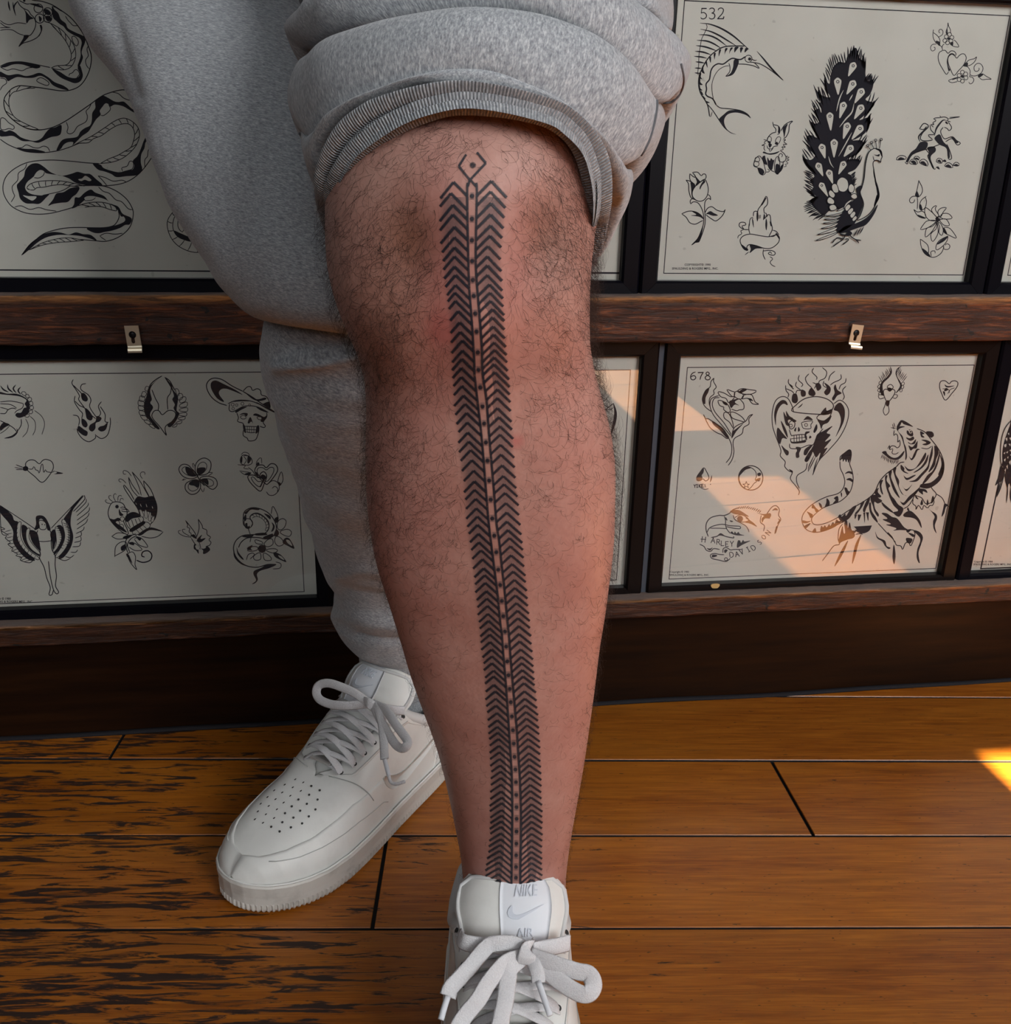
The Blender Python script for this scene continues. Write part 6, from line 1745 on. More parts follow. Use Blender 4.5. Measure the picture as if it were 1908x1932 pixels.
brown = (G(768, 440, 38, 48, .55)+G(755, 520, 70, 90, .30)+G(1035, 440, 42, 52, .36)+G(740, 620, 70, 80, .24)+G(1050, 520, 40, 60, .16)+G(700, 700, 60, 80, .15))
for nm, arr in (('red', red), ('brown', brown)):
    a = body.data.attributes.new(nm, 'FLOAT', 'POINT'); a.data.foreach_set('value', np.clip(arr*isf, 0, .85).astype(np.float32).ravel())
BVH = BVHTree.FromPolygons([Vector(v) for v in LV], LF)
ORG = Vector(CAM)
def on_leg(px, py, lift=0.0):
    d = Vector(ray(px, py)).normalized()
    loc, n, i, dist = BVH.ray_cast(ORG, d)
    if loc is None: return None
    if n.dot(d) > 0: n = -n
    return np.array(loc+n*lift), np.array(n)

# ---- the tattoo, lying on the skin
def ink_mat(name, col, alpha, edge=True):
    m = bpy.data.materials.new(name); m.use_nodes = True; nt = NT(m)
    nt.b.inputs['Base Color'].default_value = (*col, 1); nt.b.inputs['Roughness'].default_value = .5; nt.b.inputs['Specular IOR Level'].default_value = .35
    uvn = nt.n.new('ShaderNodeUVMap'); sx = nt.n.new('ShaderNodeSeparateXYZ'); nt.l(uvn.outputs[0], sx.inputs[0])
    e = nt.ramp(sx.outputs[0], [(0, (0,0,0)), (.30, (1,1,1)), (.70, (1,1,1)), (1, (0,0,0))])
    n = nt.noise(nt.mapping(pos(nt), (900,900,900)), 1.0, 2, .5)
    k = nt.ramp(n, [(.25, (.70,.70,.70)), (.5, (1,1,1))])
    a = nt.math('MULTIPLY', nt.math('MULTIPLY', e.outputs[0], k.outputs[0]), alpha)
    nt.l(a, nt.b.inputs['Alpha'])
    return m
M_tat = ink_mat('tattoo_ink', (.016,.017,.026), .95)
M_haze = ink_mat('tattoo_shading', (.10,.085,.095), .42)
class Ribbons:
    def __init__(s): s.V = []; s.F = []; s.U = []
    def line(s, pts, w, lift, n=None):
        P = np.asarray(pts, float)
        L = np.linalg.norm(np.diff(P, axis=0), axis=1).sum(); k = n or max(3, int(L/3.5))
        Cc = catmull(P, k) if len(P) > 2 else np.linspace(P[0], P[1], k)
        s.poly(Cc, w, lift)
    def poly(s, Cc, w, lift):
        T = np.gradient(np.asarray(Cc, float), axis=0); T /= np.linalg.norm(T, axis=1)[:, None]+1e-9
        N = np.stack([-T[:, 1], T[:, 0]], 1)
        w = np.broadcast_to(w, (len(Cc),)); base = len(s.V); ok = 0
        for c, nn, ww in zip(Cc, N, w):
            r = [on_leg(*(c+nn*ww*.5*q), lift) for q in (-1, 0, 1)]
            if any(q is None for q in r): break
            for q, u in zip(r, (0, .5, 1)): s.V.append(q[0]); s.U.append((u, 0))
            ok += 1
        for i in range(ok-1):
            for j in (0, 1):
                a = base+i*3+j; s.F.append((a, a+1, a+4, a+3))
    def dot(s, x, y, r, lift):
        base = len(s.V); c = on_leg(x, y, lift)
        if c is None: return
        s.V.append(c[0]); s.U.append((.5, 0)); n = 12
        for t in np.linspace(0, 2*math.pi, n, endpoint=False):
            q = on_leg(x+r*math.cos(t), y+r*math.sin(t)*1.0, lift)
            s.V.append(q[0]); s.U.append((.12, 0))
        s.F += [(base, base+1+i, base+1+(i+1) % n) for i in range(n)]
AL = [(856,344),(851,365),(855,387),(855,405),(858,428),(858,448),(858,467),(858,484),(858,503),(860,519),(860,538),(859,552.5),(860,568),(865,587),(868,608),(869,626),(873,642),(873,661),(872,677),(871,694),(871,711),(872,728),(875,746),(878,762),(881,779),(882,797),(883,816),(885,833),(888.5,849),(891,868),(894,888),(895.5,908),(896,924),(898,941),(899,959),(901,974.5),(901.5,990),(903,1007),(904,1023),(908,1038),(911,1055),(913,1072),(915,1085),(916,1099.5),(918,1115),(919,1129),(920,1143),(921,1158),(922,1171),(924,1185),(924.6,1197),(925,1211),(928,1225),(928.5,1238),(928.5,1251),(931.6,1265),(931.6,1276),(932.4,1292),(935,1304),(935.5,1318),(936,1331),(938,1345),(938.6,1358.6),(938.6,1371),(939.4,1382),(941,1394),(941.7,1407),(942.5,1419),(943,1431.6),(944,1444),(945,1455.5),(945.5,1467.5),(945.5,1480),(946,1493),(947,1504.5),(947,1515),(947,1528),(947,1538.6),(946,1549.4),(945.5,1560),(945.5,1572),(945,1583),(944,1594),(943,1605),(943,1616),(941,1627),(941,1638),(941,1649),(941,1660),(941,1670),(943,1679),(943,1689),(943,1699)]
AR = [(927.6,342),(926,362),(927,384),(926,405),(926,426),(925,445),(921,464.5),(920,484),(920,501),(920,519),(924,537),(925,552.5),(926,568),(930,583.6),(930,599),(931,616),(932,631),(933,646),(934,660),(933,674),(932.5,687),(934,702),(936.5,718.5),(939,734.5),(939,751),(939,770),(942,787),(944,804),(944,820),(945,839),(946,857.6),(948,878),(950,898),(951.5,913.5),(953.5,930),(955,949),(956.6,967),(957,984),(959,1000),(962,1015),(963.6,1030.4),(965,1047.5),(966.7,1064),(969,1078),(971,1094),(972,1109),(973,1123),(975,1137.6),(977,1152),(977.6,1166),(979.5,1181),(980,1196),(981,1210),(983,1225),(984.4,1239),(985,1251),(986,1264),(987.5,1276),(989,1288.7),(990,1304),(990.6,1318),(992,1330.6),(993,1343),(993.7,1355.5),(995,1368),(996,1382),(997,1394),(997.6,1407),(998.4,1420.7),(999,1431.6),(999,1443.5),(999.5,1455.5),(1000.3,1467.3),(1001,1480.6),(1001,1492),(1002,1504),(1003.5,1517),(1003.5,1528),(1003.5,1538.5),(1003.5,1550),(1003.5,1561),(1003.5,1573),(1003.5,1585),(1003,1596.5),(1003,1607),(1003,1617.5),(1003,1628),(1003,1638.5),(1003,1649.4),(1003,1659.6),(1003,1669.7),(1003,1679),(1003.5,1689),(1003.5,1699)]
TL = np.array([(832,382),(830,423),(840,529),(850,615),(854,684),(857,762),(864,809),(868,865),(874.5,903),(881,985),(887,1033),(894,1080),(898,1123),(905,1190),(907,1217),(912,1256),(916,1293),(917,1332),(921,1372),(924,1420),(927,1468),(925,1528),(925,1583),(922,1615),(917,1648),(916,1669),(914,1710)], float)
TR = np.array([(955,372),(952,395),(949.5,433),(944,490),(947,523),(949.5,568),(951,602),(953,645),(956,680),(960,709),(963,757),(965,795),(968,833),(971,885),(975,923),(981.5,988),(988,1054),(992,1097),(997,1156),(1001,1195),(1004.6,1242),(1008.5,1295),(1013,1334),(1017,1383),(1020,1445),(1021,1494),(1023,1540),(1023,1588),(1022,1628),(1023,1669),(1023,1710)], float)
RL = np.array([(883,345),(882,363),(883.5,467),(886,545),(890,596),(895,674),(896,705),(901,752),(905.6,791),(909,822),(913,868),(917,920),(922.5,985),(927,1024),(934,1079),(939.6,1125),(944,1172),(947,1195),(949.5,1227),(954,1281),(957,1320),(960,1366),(963,1413),(966,1465),(967,1527),(966.5,1585),(966,1628),(965,1679),(965,1700)], float)
RR = np.array([(899,345),(900,363),(898,467),(899,519),(903,571),(909,648),(911,703),(918,752),(921,791),(924,830),(928,876),(932,922),(937,985),(942.7,1024),(946.6,1063),(952,1110),(957,1164),(961,1203),(963,1234),(967,1281),(971,1327),(975,1374),(978,1421),(981,1468),(983,1527),(983,1585),(982,1628),(982,1686),(982,1700)], float)
DOTS = [370,413,453,492,528,558,591,625,664,697,730,766,798.6,834,868.5,906,942,977.6,1010,1041,1074,1103,1133,1161.6,1190.5,1219,1247,1273,1299,1324,1351,1377,1402,1427,1451,1475,1499,1522,1544,1568,1591,1613,1635,1655,1675]
fxl = lambda A, y: float(np.interp(y, A[:, 1], A[:, 0]))
tat, haze = Ribbons(), Ribbons()
lw = lambda y: float(np.interp(y, [340, 600, 900, 1200, 1700], [7.4, 7.0, 6.3, 5.9, 5.2]))
rs = random.Random(11)
for side, A, T, Rr in ((-1, AL, TL, RL), (1, AR, TR, RR)):
    for (x, y) in A:
        k = np.interp(y, [340, 700, 1100, 1700], [1.25, 1.15, .95, .55] if side < 0 else [1.1, 1.0, .85, .60])
        ki = np.interp(y, [340, 700, 1100, 1700], [1.0, .95, .88, .82])
        xt = fxl(T, y+24); yt = y+abs(xt-x)*k
        xr_ = fxl(Rr, y+18); yr = y+abs(xr_-x)*ki
        j = rs.uniform(-1, 1)*.8
        w = lw(y)*rs.uniform(.92, 1.06)
        tat.line([(xt+side*j, yt+j), (x, y)], w, .00030); tat.line([(x, y-.6), (xr_, yr)], w, .00030)
for A in (RL, RR): tat.line(A, 6.0, .00036, 260)
# head of the design
for q in ([(880,292), (866,314), (887,340)], [(900,288), (917,308), (887,340)], [(887,340), (883,352)], [(888,340), (899,352)]):
    for a, b in zip(q[:-1], q[1:]): tat.line([a, b], 6.2, .00034)
tat.dot(892.5, 312, 6.2, .00034)
for y in DOTS:
    xm = (fxl(RL, y)+fxl(RR, y))/2
    tat.dot(xm, y, np.interp(y, [370, 1700], [4.6, 3.7]), .00038)
    haze.line([(xm, y-7), (xm, y+7)], 11, .00024)
for T, Rr in ((TL, RL), (TR, RR)):
    yy = np.arange(372, 1702, 7.0)
    Cc = np.array([((fxl(T, y)+fxl(Rr, y))/2, y) for y in yy]); ww = np.array([abs(fxl(T, y)-fxl(Rr, y))+6 for y in yy])
    haze.poly(Cc, ww, .00018)
hz = mesh('tattoo_shading', haze.V, haze.F, M_haze, parent=body, smooth=True, uv=haze.U)
tt = mesh('tattoo', tat.V, tat.F, M_tat, parent=body, smooth=True, uv=tat.U)
tt['label'] = 'black herringbone tattoo line with dotted spine'

# ---- hair on the leg
M_hair = mat('leg_hair', (.026,.013,.009), .55, .3)
def hairs():
    rnd = np.random.RandomState(5); V, Fc = [], []
    tri = np.array([f for f in LF if len(f) == 4]); P = LV
    ctr = P[tri].mean(1)
    e1, e2 = P[tri[:, 1]]-P[tri[:, 0]], P[tri[:, 3]]-P[tri[:, 0]]
    N = np.cross(e1, e2); A = np.linalg.norm(N, axis=1); N /= A[:, None]+1e-12
    out = np.einsum('ij,ij->i', N, ctr-np.repeat(cent[:-1], NS, 0))
    N[out < 0] *= -1
    v = ctr-CAM; d = v@FV; x = CX+F*(v@RV)/d; y = CY-F*(v@UV_)/d
    facing = -(N*(v/np.linalg.norm(v, axis=1)[:, None])).sum(1)
    g = lambda a, b, sx, sy: np.exp(-((x-a)/sx)**2/2-((y-b)/sy)**2/2)
    dens = .28+1.5*g(755, 470, 75, 110)+1.5*g(1050, 450, 60, 110)+.75*g(730, 670, 60, 100)+.9*g(880, 225, 170, 35)+.9*g(1080, 300, 40, 120)+.8*g(760, 900, 90, 120)+.5*g(1060, 760, 80, 120)+np.where(x > 930, .65, .0)*np.clip((.45-facing)/.4, 0, 1)
    dens *= np.interp(y, [180, 220, 1000, 1250, 1500, 1690], [0, 1, 1, .75, .5, .22])
    lx = np.interp(y, TL[:, 1], TL[:, 0])-6; rx = np.interp(y, TR[:, 1], TR[:, 0])+6
    dens[(x > lx) & (x < rx) & (y > 335) & (facing > .3)] = 0.015
    dens[(y < 200) | (y > 1690)] = 0
    dens[facing < -.35] = 0
    p = A*dens; p /= p.sum(); n = 9500
    idx = rnd.choice(len(tri), n, p=p)
    for i in idx:
        u, w = rnd.rand(2); r0 = P[tri[i, 0]]+e1[i]*u+e2[i]*w
        nn = N[i]; yy = y[i]; row = min(i//NS, NV-1)
        down = tang[row]; side = np.cross(nn, down)
        L = np.interp(yy, [200, 700, 1000, 1300, 1690], [.0115, .0112, .0092, .0068, .0050])*rnd.uniform(.4, 1.25)
        ang = rnd.normal(0, .75)+(.5 if x[i] > 930 else -.5)
        dirn = down*math.cos(ang)+side*math.sin(ang)
        curl = rnd.normal(0, 1.5); lift = rnd.uniform(.10, .42)+.25*(facing[i] < .3)
        k = 6; pts = []
        for t in np.linspace(0, 1, k):
            a2 = ang+curl*t; dd = down*math.cos(a2)+side*math.sin(a2)
            pts.append(r0+(dirn*(1-t)+dd*t)*L*t+nn*L*lift*math.sin(t*2.2)*.8)
        pts = np.array(pts); rr = .000062*rnd.uniform(.7, 1.25)
        T_ = np.gradient(pts, axis=0); T_ /= np.linalg.norm(T_, axis=1)[:, None]+1e-12
        a = np.cross(T_, nn); a /= np.linalg.norm(a, axis=1)[:, None]+1e-12; b = np.cross(a, T_)
        base = len(V)
        for q in range(k):
            f = rr*(1-.7*q/(k-1))
            for c_, s_ in ((1, 0), (-.5, .866), (-.5, -.866)): V.append(pts[q]+a[q]*c_*f+b[q]*s_*f)
        for q in range(k-1):
            for j in range(3):
                j2 = (j+1) % 3; Fc.append((base+q*3+j, base+q*3+j2, base+q*3+3+j2, base+q*3+3+j))
    return V, Fc
hv, hf = hairs()
hr = mesh('leg_hair', hv, hf, M_hair, parent=body, smooth=True); hr['kind'] = 'stuff'

# ---- sweatpants
def heather(name, lo, mid, hi, ribs=False, su=1250, sv=400, ang=0.0):
    m = mat(name, rough=.92, spec=.12); nt = NT(m)
    uvn = nt.n.new('ShaderNodeUVMap').outputs[0]
    r = nt.mapping(uvn, (1,1,1), rot=(0,0,ang))
    a = nt.noise(nt.mapping(r, (su, sv, 1)), 1.0, 3, .65)
    b = nt.noise(nt.mapping(r, (su*.45, sv*.35, 1)), 1.0, 2, .5)
    f = nt.math('ADD', nt.math('MULTIPLY', a, .68), nt.math('MULTIPLY', b, .32))
    c = nt.ramp(f, [(.36, lo), (.50, mid), (.64, hi)])
    big = nt.noise(nt.mapping(uvn, (30,30,1)), 1.0, 2, .5)
    c2 = nt.mix(nt.math('MULTIPLY', big, .18), c.outputs[0], lo)
    h = nt.math('MULTIPLY', a, .5)
    if ribs:
        wv = nt.n.new('ShaderNodeTexWave'); wv.bands_direction = 'X'; wv.inputs['Scale'].default_value = 225; wv.inputs['Distortion'].default_value = .6
        nt.l(uvn, wv.inputs['Vector'])
        c2 = nt.mix(nt.math('MULTIPLY', nt.ramp(wv.outputs['Fac'], [(0, (1,1,1)), (.5, (0,0,0))]).outputs[0], .50), c2, tuple(q*.40 for q in lo))
        h = nt.math('ADD', h, nt.math('MULTIPLY', wv.outputs['Fac'], 2.0))
    nt.l(c2, nt.b.inputs['Base Color'])
    nt.b.inputs['Sheen Weight'].default_value = .25; nt.b.inputs['Sheen Roughness'].default_value = .6
    nt.bump(h, .5, .0009)
    return m
GREY = ((.170,.186,.208), (.33,.352,.376), (.55,.575,.59))
M_pants = heather('grey_heather_fleece', *GREY)
M_pants2 = heather('grey_heather_fleece_bias', *GREY, su=430, sv=1400, ang=.25)
M_ribs = heather('grey_rib_knit', *[tuple(q*.92 for q in c) for c in GREY], ribs=True)
M_seam = mat('seam_thread', (.10,.105,.115), .9)

pants = mesh('sweatpants_tmp', [(0,0,0)], [], M_pants) if False else None
def fold_noise(V, amp, freq, seed):
    """cheap smooth 3-D noise from a few sine waves"""
    r = np.random.RandomState(seed); out = np.zeros(V.shape[:-1])
    for k in range(7):
        d = r.normal(size=3); d /= np.linalg.norm(d); f = freq*r.uniform(.6, 1.7)
        out += np.sin((V@d)*f+r.uniform(0, 6.28))/7*2
    return out*amp
def tube_from_rings(rings, ns, nv, gam=None):
    """rings: (xl, yl, xr, yr, depth, b_front, b_back)"""
    R = np.array(rings, float)
    seg = np.r_[0, np.cumsum(np.hypot(np.diff((R[:, 0]+R[:, 2])/2), np.diff((R[:, 1]+R[:, 3])/2))+1)]
    t = np.linspace(0, seg[-1], nv)
    C = np.stack([np.interp(t, seg, R[:, j]) for j in range(7)], 1); C = smooth_cols(C, 11)
    th = np.linspace(0, 2*math.pi, ns, endpoint=False)
    Lp = np.array([at_depth(c[0], c[1], c[4]) for c in C]); Rp = np.array([at_depth(c[2], c[3], c[4]) for c in C])
    ce = (Lp+Rp)/2; lat = (Rp-Lp)/2
    tg = np.gradient(ce, axis=0); tg /= np.linalg.norm(tg, axis=1)[:, None]
    fr = np.cross(lat, tg); fr /= np.linalg.norm(fr, axis=1)[:, None]
    s_ = np.where((fr@FV) > 0, -1.0, 1.0); fr *= s_[:, None]
    if gam is not None: fr = np.repeat((-FV*math.cos(gam)-UV_*math.sin(gam))[None], nv, 0)
    cs, sn = np.cos(th), np.sin(th)
    V = ce[:, None]+lat[:, None]*(np.sign(cs)*np.abs(cs)**.92)[None, :, None]+fr[:, None]*(np.where(sn > 0, sn[None]*C[:, 5:6], sn[None]*C[:, 6:7]))[..., None]
    n = V-ce[:, None]; n /= np.linalg.norm(n, axis=-1, keepdims=True)
    return V, n, ce, th
def uv_grid(V):
    nv, ns = V.shape[:2]
    du = np.linalg.norm(np.roll(V, -1, 1)-V, axis=-1).mean(0); u = np.r_[0, np.cumsum(du)[:-1]]
    dv = np.linalg.norm(np.diff(V, axis=0), axis=-1).mean(1); v = np.r_[0, np.cumsum(dv)]
    return np.stack(np.meshgrid(u, v), -1).reshape(-1, 2)
def pxy(V):
    v = V-CAM; d = v@FV; return CX+F*(v@RV)/d, CY-F*(v@UV_)/d

# rear (right) leg: thigh shell that overhangs the knee
TH = [(-120,-420, 560,-420, .735, .10, .11), (-30,-250, 585,-250, .732, .098, .105), (50,-130, 615,-120, .728, .095, .103), (131,0, 645,0, .72, .092, .10), (190,109, 690,109, .698, .090, .098), (245,174, 715,174, .688, .088, .096),
      (270,225, 740,225, .68, .087, .095), (296,290, 768,290, .672, .086, .093), (317,348, 790,348, .665, .085, .09), (346,417, 815,417, .659, .084, .088),
      (383,482, 838,485, .655, .083, .085), (419,536, 856,545, .654, .081, .082), (451,574, 866,600, .657, .077, .078), (478,596, 868,636, .662, .070, .072), (505,608, 862,655, .668, .058, .062), (540,612, 845,655, .676, .042, .048), (600,612, 800,645, .684, .018, .022)]
Vt, nt_, ct, tht = tube_from_rings(TH, 140, 260, .20)
px_, py_ = pxy(Vt)
Vt = Vt+nt_*(fold_noise(Vt, .0022, 60, 1)+fold_noise(Vt, .0010, 150, 2))[..., None]
def bump_line(px, py, pts, width, amp):
    C = catmull(pts, 60); d2 = np.full(px.shape, 1e9)
    for c in C: d2 = np.minimum(d2, (px-c[0])**2+(py-c[1])**2)
    return amp*np.exp(-d2/(2*width**2))
frontm = np.clip(-((Vt-ct[:, None])@FV)/.02+.5, 0, 1)
side_seam = bump_line(px_, py_, [(200,0), (235,110), (262,180)], 10, -.0028)
Vt = Vt+nt_*(side_seam*frontm)[..., None]
uvt = uv_grid(Vt)
# calf shell
CF = [(520,560, 850,575, .694, .045, .062), (506,590, 856,600, .694, .056, .066), (498,615, 858,625, .697, .062, .068), (494,649, 860,650, .703, .064, .070), (498,703, 860,700, .722, .064, .072), (514,741, 858,741, .738, .063, .072),
      (529,795, 858,795, .765, .062, .072), (548,856, 858,856, .797, .062, .072), (567,909, 860,909, .826, .062, .070), (579,948, 862,948, .848, .062, .068), (590,1001, 864,1001, .878, .060, .066), (606,1047, 862,1047, .904, .058, .064),
      (627,1086, 858,1086, .926, .056, .062), (631,1116, 856,1116, .942, .056, .060), (629,1147, 854,1147, .957, .056, .060), (640,1172, 850,1175, .969, .053, .056), (662,1186, 846,1192, .977, .048, .050), (674,1196, 842,1204, .982, .045, .047), (677,1224, 838,1230, .993, .044, .045), (682,1254, 834,1262, 1.005, .043, .045), (690,1275, 830,1300, 1.018, .042, .044), (700,1300, 825,1325, 1.03, .038, .040)]
Vc, nc, cc, thc = tube_from_rings(CF, 130, 300)
cx_, cy_ = pxy(Vc)
fm = np.clip(-((Vc-cc[:, None])@FV)/.02+.5, 0, 1)
relc = (bump_line(cx_, cy_, [(527,690), (600,682), (672,667), (760,655)], 10, .0065)+bump_line(cx_, cy_, [(560,655), (620,660), (700,650)], 13, -.006)
        +bump_line(cx_, cy_, [(520,730), (600,720), (690,715)], 16, -.002)+bump_line(cx_, cy_, [(640,1085), (690,1075), (740,1085)], 9, .003)+bump_line(cx_, cy_, [(650,1120), (700,1125), (740,1140)], 12, -.004)
        +bump_line(cx_, cy_, [(640,1160), (700,1172), (760,1178)], 9, .005)+bump_line(cx_, cy_, [(676,1197), (720,1203), (780,1210)], 5, -.003)+bump_line(cx_, cy_, [(690,1235), (720,1215), (760,1260)], 14, .002))
Vc = Vc+nc*(relc*fm+fold_noise(Vc, .0016, 70, 4)+fold_noise(Vc, .0006, 190, 5))[..., None]
uvc = uv_grid(Vc)
# the pelvis and seat above the frame
hipc = (ct[0]+at_depth(905, -420, .62))/2
PV = []
for z, a, b in ((.80, .17, .10), (.84, .19, .125), (.90, .20, .135), (.98, .185, .13), (1.04, .17, .12), (1.05, .12, .08)):
    for t in np.linspace(0, 2*math.pi, 60, endpoint=False):
        PV.append(np.array([hipc[0], hipc[1], 0])+_Rh*a*math.cos(t)+np.array([math.sin(YAW), math.cos(YAW), 0])*b*math.sin(t)+np.array([0, 0, z]))
PV = np.array(PV).reshape(6, 60, 3)

sweat = mesh('sweatpants', Vt.reshape(-1, 3), grid_faces(140, 260, True)+[tuple(range(139, -1, -1)), tuple(range(259*140, 260*140))], M_pants2, parent=person, smooth=True, uv=uvt)
sweat['label'] = 'grey heather sweatpants, one leg down and one rolled above the knee'
mesh('lower_leg', Vc.reshape(-1, 3), grid_faces(130, 300, True)+[tuple(range(129, -1, -1)), tuple(range(299*130, 300*130))], M_pants2, parent=sweat, smooth=True, uv=uvc)
mesh('seat', PV.reshape(-1, 3), grid_faces(60, 6, True)+[tuple(range(59, -1, -1)), tuple(range(300, 360))], M_pants2, parent=sweat, smooth=True, uv=uv_grid(PV))

# front (left) leg: stacked rolls, each a band between an upper and a lower edge curve
NB = 180
def loop_px(poly, dc, b, kback=.9, lift=0.0):
    nf = NB//2+1
    C = catmull(poly, nf)
    xm, hwid = (C[0, 0]+C[-1, 0])/2, (C[-1, 0]-C[0, 0])/2
    s = np.clip((C[:, 0]-xm)/hwid, -1, 1)
    # ends of the traced edge turn round the sides: ease the depth towards the middle there
    tt_ = np.linspace(-1, 1, nf)
    c = np.clip(1-(.55*s+.45*tt_)**2, 0, 1)**.40
    P = np.array([at_depth(x, y, dc-b*q) for (x, y), q in zip(C, c)])
    Lp, Rp = P[0], P[-1]; mid = (Lp+Rp)/2; top = P[nf//2]
    drop = (top[2]-mid[2])*kback
    nb = NB-nf
    ph = np.linspace(0, math.pi, nb+2)[1:-1]      # from right round the back to left
    B = [mid+(Rp-mid)*math.cos(p)+FV*b*math.sin(p)*1.0+np.array([0, 0, -drop*math.sin(p)]) for p in ph]
    return np.vstack([P, B])
def band(name, U, L, dc, b, h, mat_, nv=26, tuck=.006, pw=.7, parent=None, wob=0, seed=0, dcl=None, bl=None, kb=.9):
    A = loop_px(U, dc, b, kb); Bq = loop_px(L, dcl or dc, bl or b, kb)
    ca_, cb_ = A.mean(0), Bq.mean(0)
    rows_ = []
    axis = cb_-ca_; axis /= np.linalg.norm(axis)
    for k in range(nv):
        w = k/(nv-1)
        P = A*(1-w)+Bq*w; c = ca_*(1-w)+cb_*w
        n = P-c; n -= np.outer(n@axis, axis); n /= np.linalg.norm(n, axis=1)[:, None]
        off = h*math.sin(math.pi*min(1, max(0, w)))**pw
        rows_.append(P+n*off)
    # tucked-in lips at both edges
    def lip(P, c, d, ax):
        n = P-c; n -= np.outer(n@axis, axis); n /= np.linalg.norm(n, axis=1)[:, None]
        return P-n*d+axis*ax
    top = [lip(A, ca_, tuck*1.6, -tuck*1.2+.010), lip(A, ca_, tuck*.6, tuck*.12)]
    bot = [lip(Bq, cb_, tuck*.35, tuck*.05), lip(Bq, cb_, tuck, -tuck*.2), lip(Bq, cb_, tuck*1.9, -tuck*1.2)]
    Vb = np.array(top+rows_+bot)
    if wob:
        c = Vb.mean(1, keepdims=True); n = Vb-c; n /= np.linalg.norm(n, axis=-1, keepdims=True)
        Vb = Vb+n*(fold_noise(Vb, wob, 75, seed)+fold_noise(Vb, wob*.4, 190, seed+1))[..., None]
    o = mesh(name, Vb.reshape(-1, 3), grid_faces(NB, len(Vb), True), mat_, parent=parent or sweat, smooth=True, uv=uv_grid(Vb))
    return o, Vb
U_up = [(566,-330), (640,-350), (760,-370), (905,-380), (1060,-365), (1190,-340), (1270,-310)]
U_md = [(576,10), (612,-20), (700,-48), (810,-64), (920,-70), (1030,-58), (1130,-25), (1210,20), (1258,55)]
L_md = [(578,92), (598,82), (642,62), (715,40), (779,26), (860,14), (940,12), (1020,22), (1090,48), (1130,68), (1168,98), (1207,140), (1240,178), (1262,190), (1282,172)]
BANDS = {}
band('thigh', U_up, U_md, .60, .105, .004, M_pants, 60, wob=.004, seed=21, dcl=.515, bl=.092, kb=.8)
BANDS['upper_fold'] = band('upper_fold', U_md, L_md, .512, .092, .011, M_pants, 46, tuck=.010, wob=.0022, seed=31, dcl=.492, bl=.090)
U_mn = [(572,114), (592,97), (642,68), (715,44), (779,30), (860,18), (940,16), (1020,26), (1090,52), (1130,74), (1168,106), (1205,148), (1226,172), (1234,190)]
L_mn = [(578,252), (588,265), (603,262), (629,238), (693,200), (779,166), (844,147), (887,141), (930,147), (994,171), (1059,205), (1102,239), (1136,272), (1160,302), (1180,310), (1204,290)]
BANDS['rolled_cuff'] = band('rolled_cuff', U_mn, L_mn, .488, .092, .0085, M_pants, 46, tuck=.009, wob=.0013, seed=41, dcl=.476, bl=.086, pw=.6)
U_s = [(572,240), (578,258), (600,246), (636,210), (700,178), (780,150), (850,130), (930,130), (1000,158), (1070,198), (1120,242), (1155,280), (1180,315), (1196,320)]
L_s = [(596,348), (594,310), (604,266), (642,222), (697,192), (785,160), (870,162), (950,171), (1040,196), (1098,234), (1138,274), (1160,312), (1172,350), (1172,384)]
band('inner_fold', U_s, L_s, .472, .083, .0032, M_pants, 24, tuck=.006, wob=.0012, seed=51, dcl=.468, bl=.079)
U_1 = [(601,372), (600,325), (616,275), (643,230), (677,203), (711,185), (799,162), (870,156), (950,168), (1040,192), (1085,217), (1122,256), (1143,295), (1150,333), (1148,381), (1140,420)]
L_1 = [(611,392), (608,345), (620,302), (647,260), (690,224), (746,196), (799,181), (870,169), (950,177), (1040,201), (1080,223), (1113,260), (1131,300), (1139,345), (1139,395), (1134,426)]
band('rib_cuff', U_1, L_1, .464, .077, .0026, M_ribs, 16, tuck=.004, pw=.8, dcl=.462, bl=.0745)
U_2 = [(613,385), (616,346), (636,303), (660,270), (700,238), (746,209), (799,188), (870,174), (950,182), (1040,206), (1074,228), (1108,264), (1125,309), (1133,357), (1133,405), (1130,424)]
L_2 = [(621,396), (628,352), (650,313), (690,269), (740,235), (800,209), (860,194), (950,198), (1030,215), (1072,238), (1100,270), (1117,312), (1126,357), (1127,405), (1126,426)]
band('rib_hem', U_2, L_2, .463, .074, .0018, M_ribs, 12, tuck=.003, pw=.8, dcl=.460, bl=.0705)

# sewn seams on the rolls
def seam(bname, pts, lift=.0006, rad=.0007):
    o, Vb = BANDS[bname]
    bv = BVHTree.FromPolygons([Vector(v) for v in Vb.reshape(-1, 3)], grid_faces(NB, len(Vb), True))
    P = []
    for q in catmull(pts, 50):
        d = Vector(ray(*q)).normalized(); loc, n, i, dist = bv.ray_cast(ORG, d)
        if loc is None or (P and (loc-Vector(P[-1])).length > .02): continue
        P.append(np.array(loc)-np.array(d)*lift)
    if len(P) > 6: mesh('seam', *tube(P, rad, 6), M_seam, parent=sweat, smooth=True)
seam('rolled_cuff', [(1236,172), (1240,195), (1235,230), (1226,262), (1212,290), (1198,305)])
seam('upper_fold', [(1270,2), (1262,25), (1258,48)])
seam('upper_fold', [(1285,120), (1290,150), (1284,175), (1268,192), (1248,195)])
seam('rolled_cuff', [(566,252), (578,262), (592,266), (606,258)])
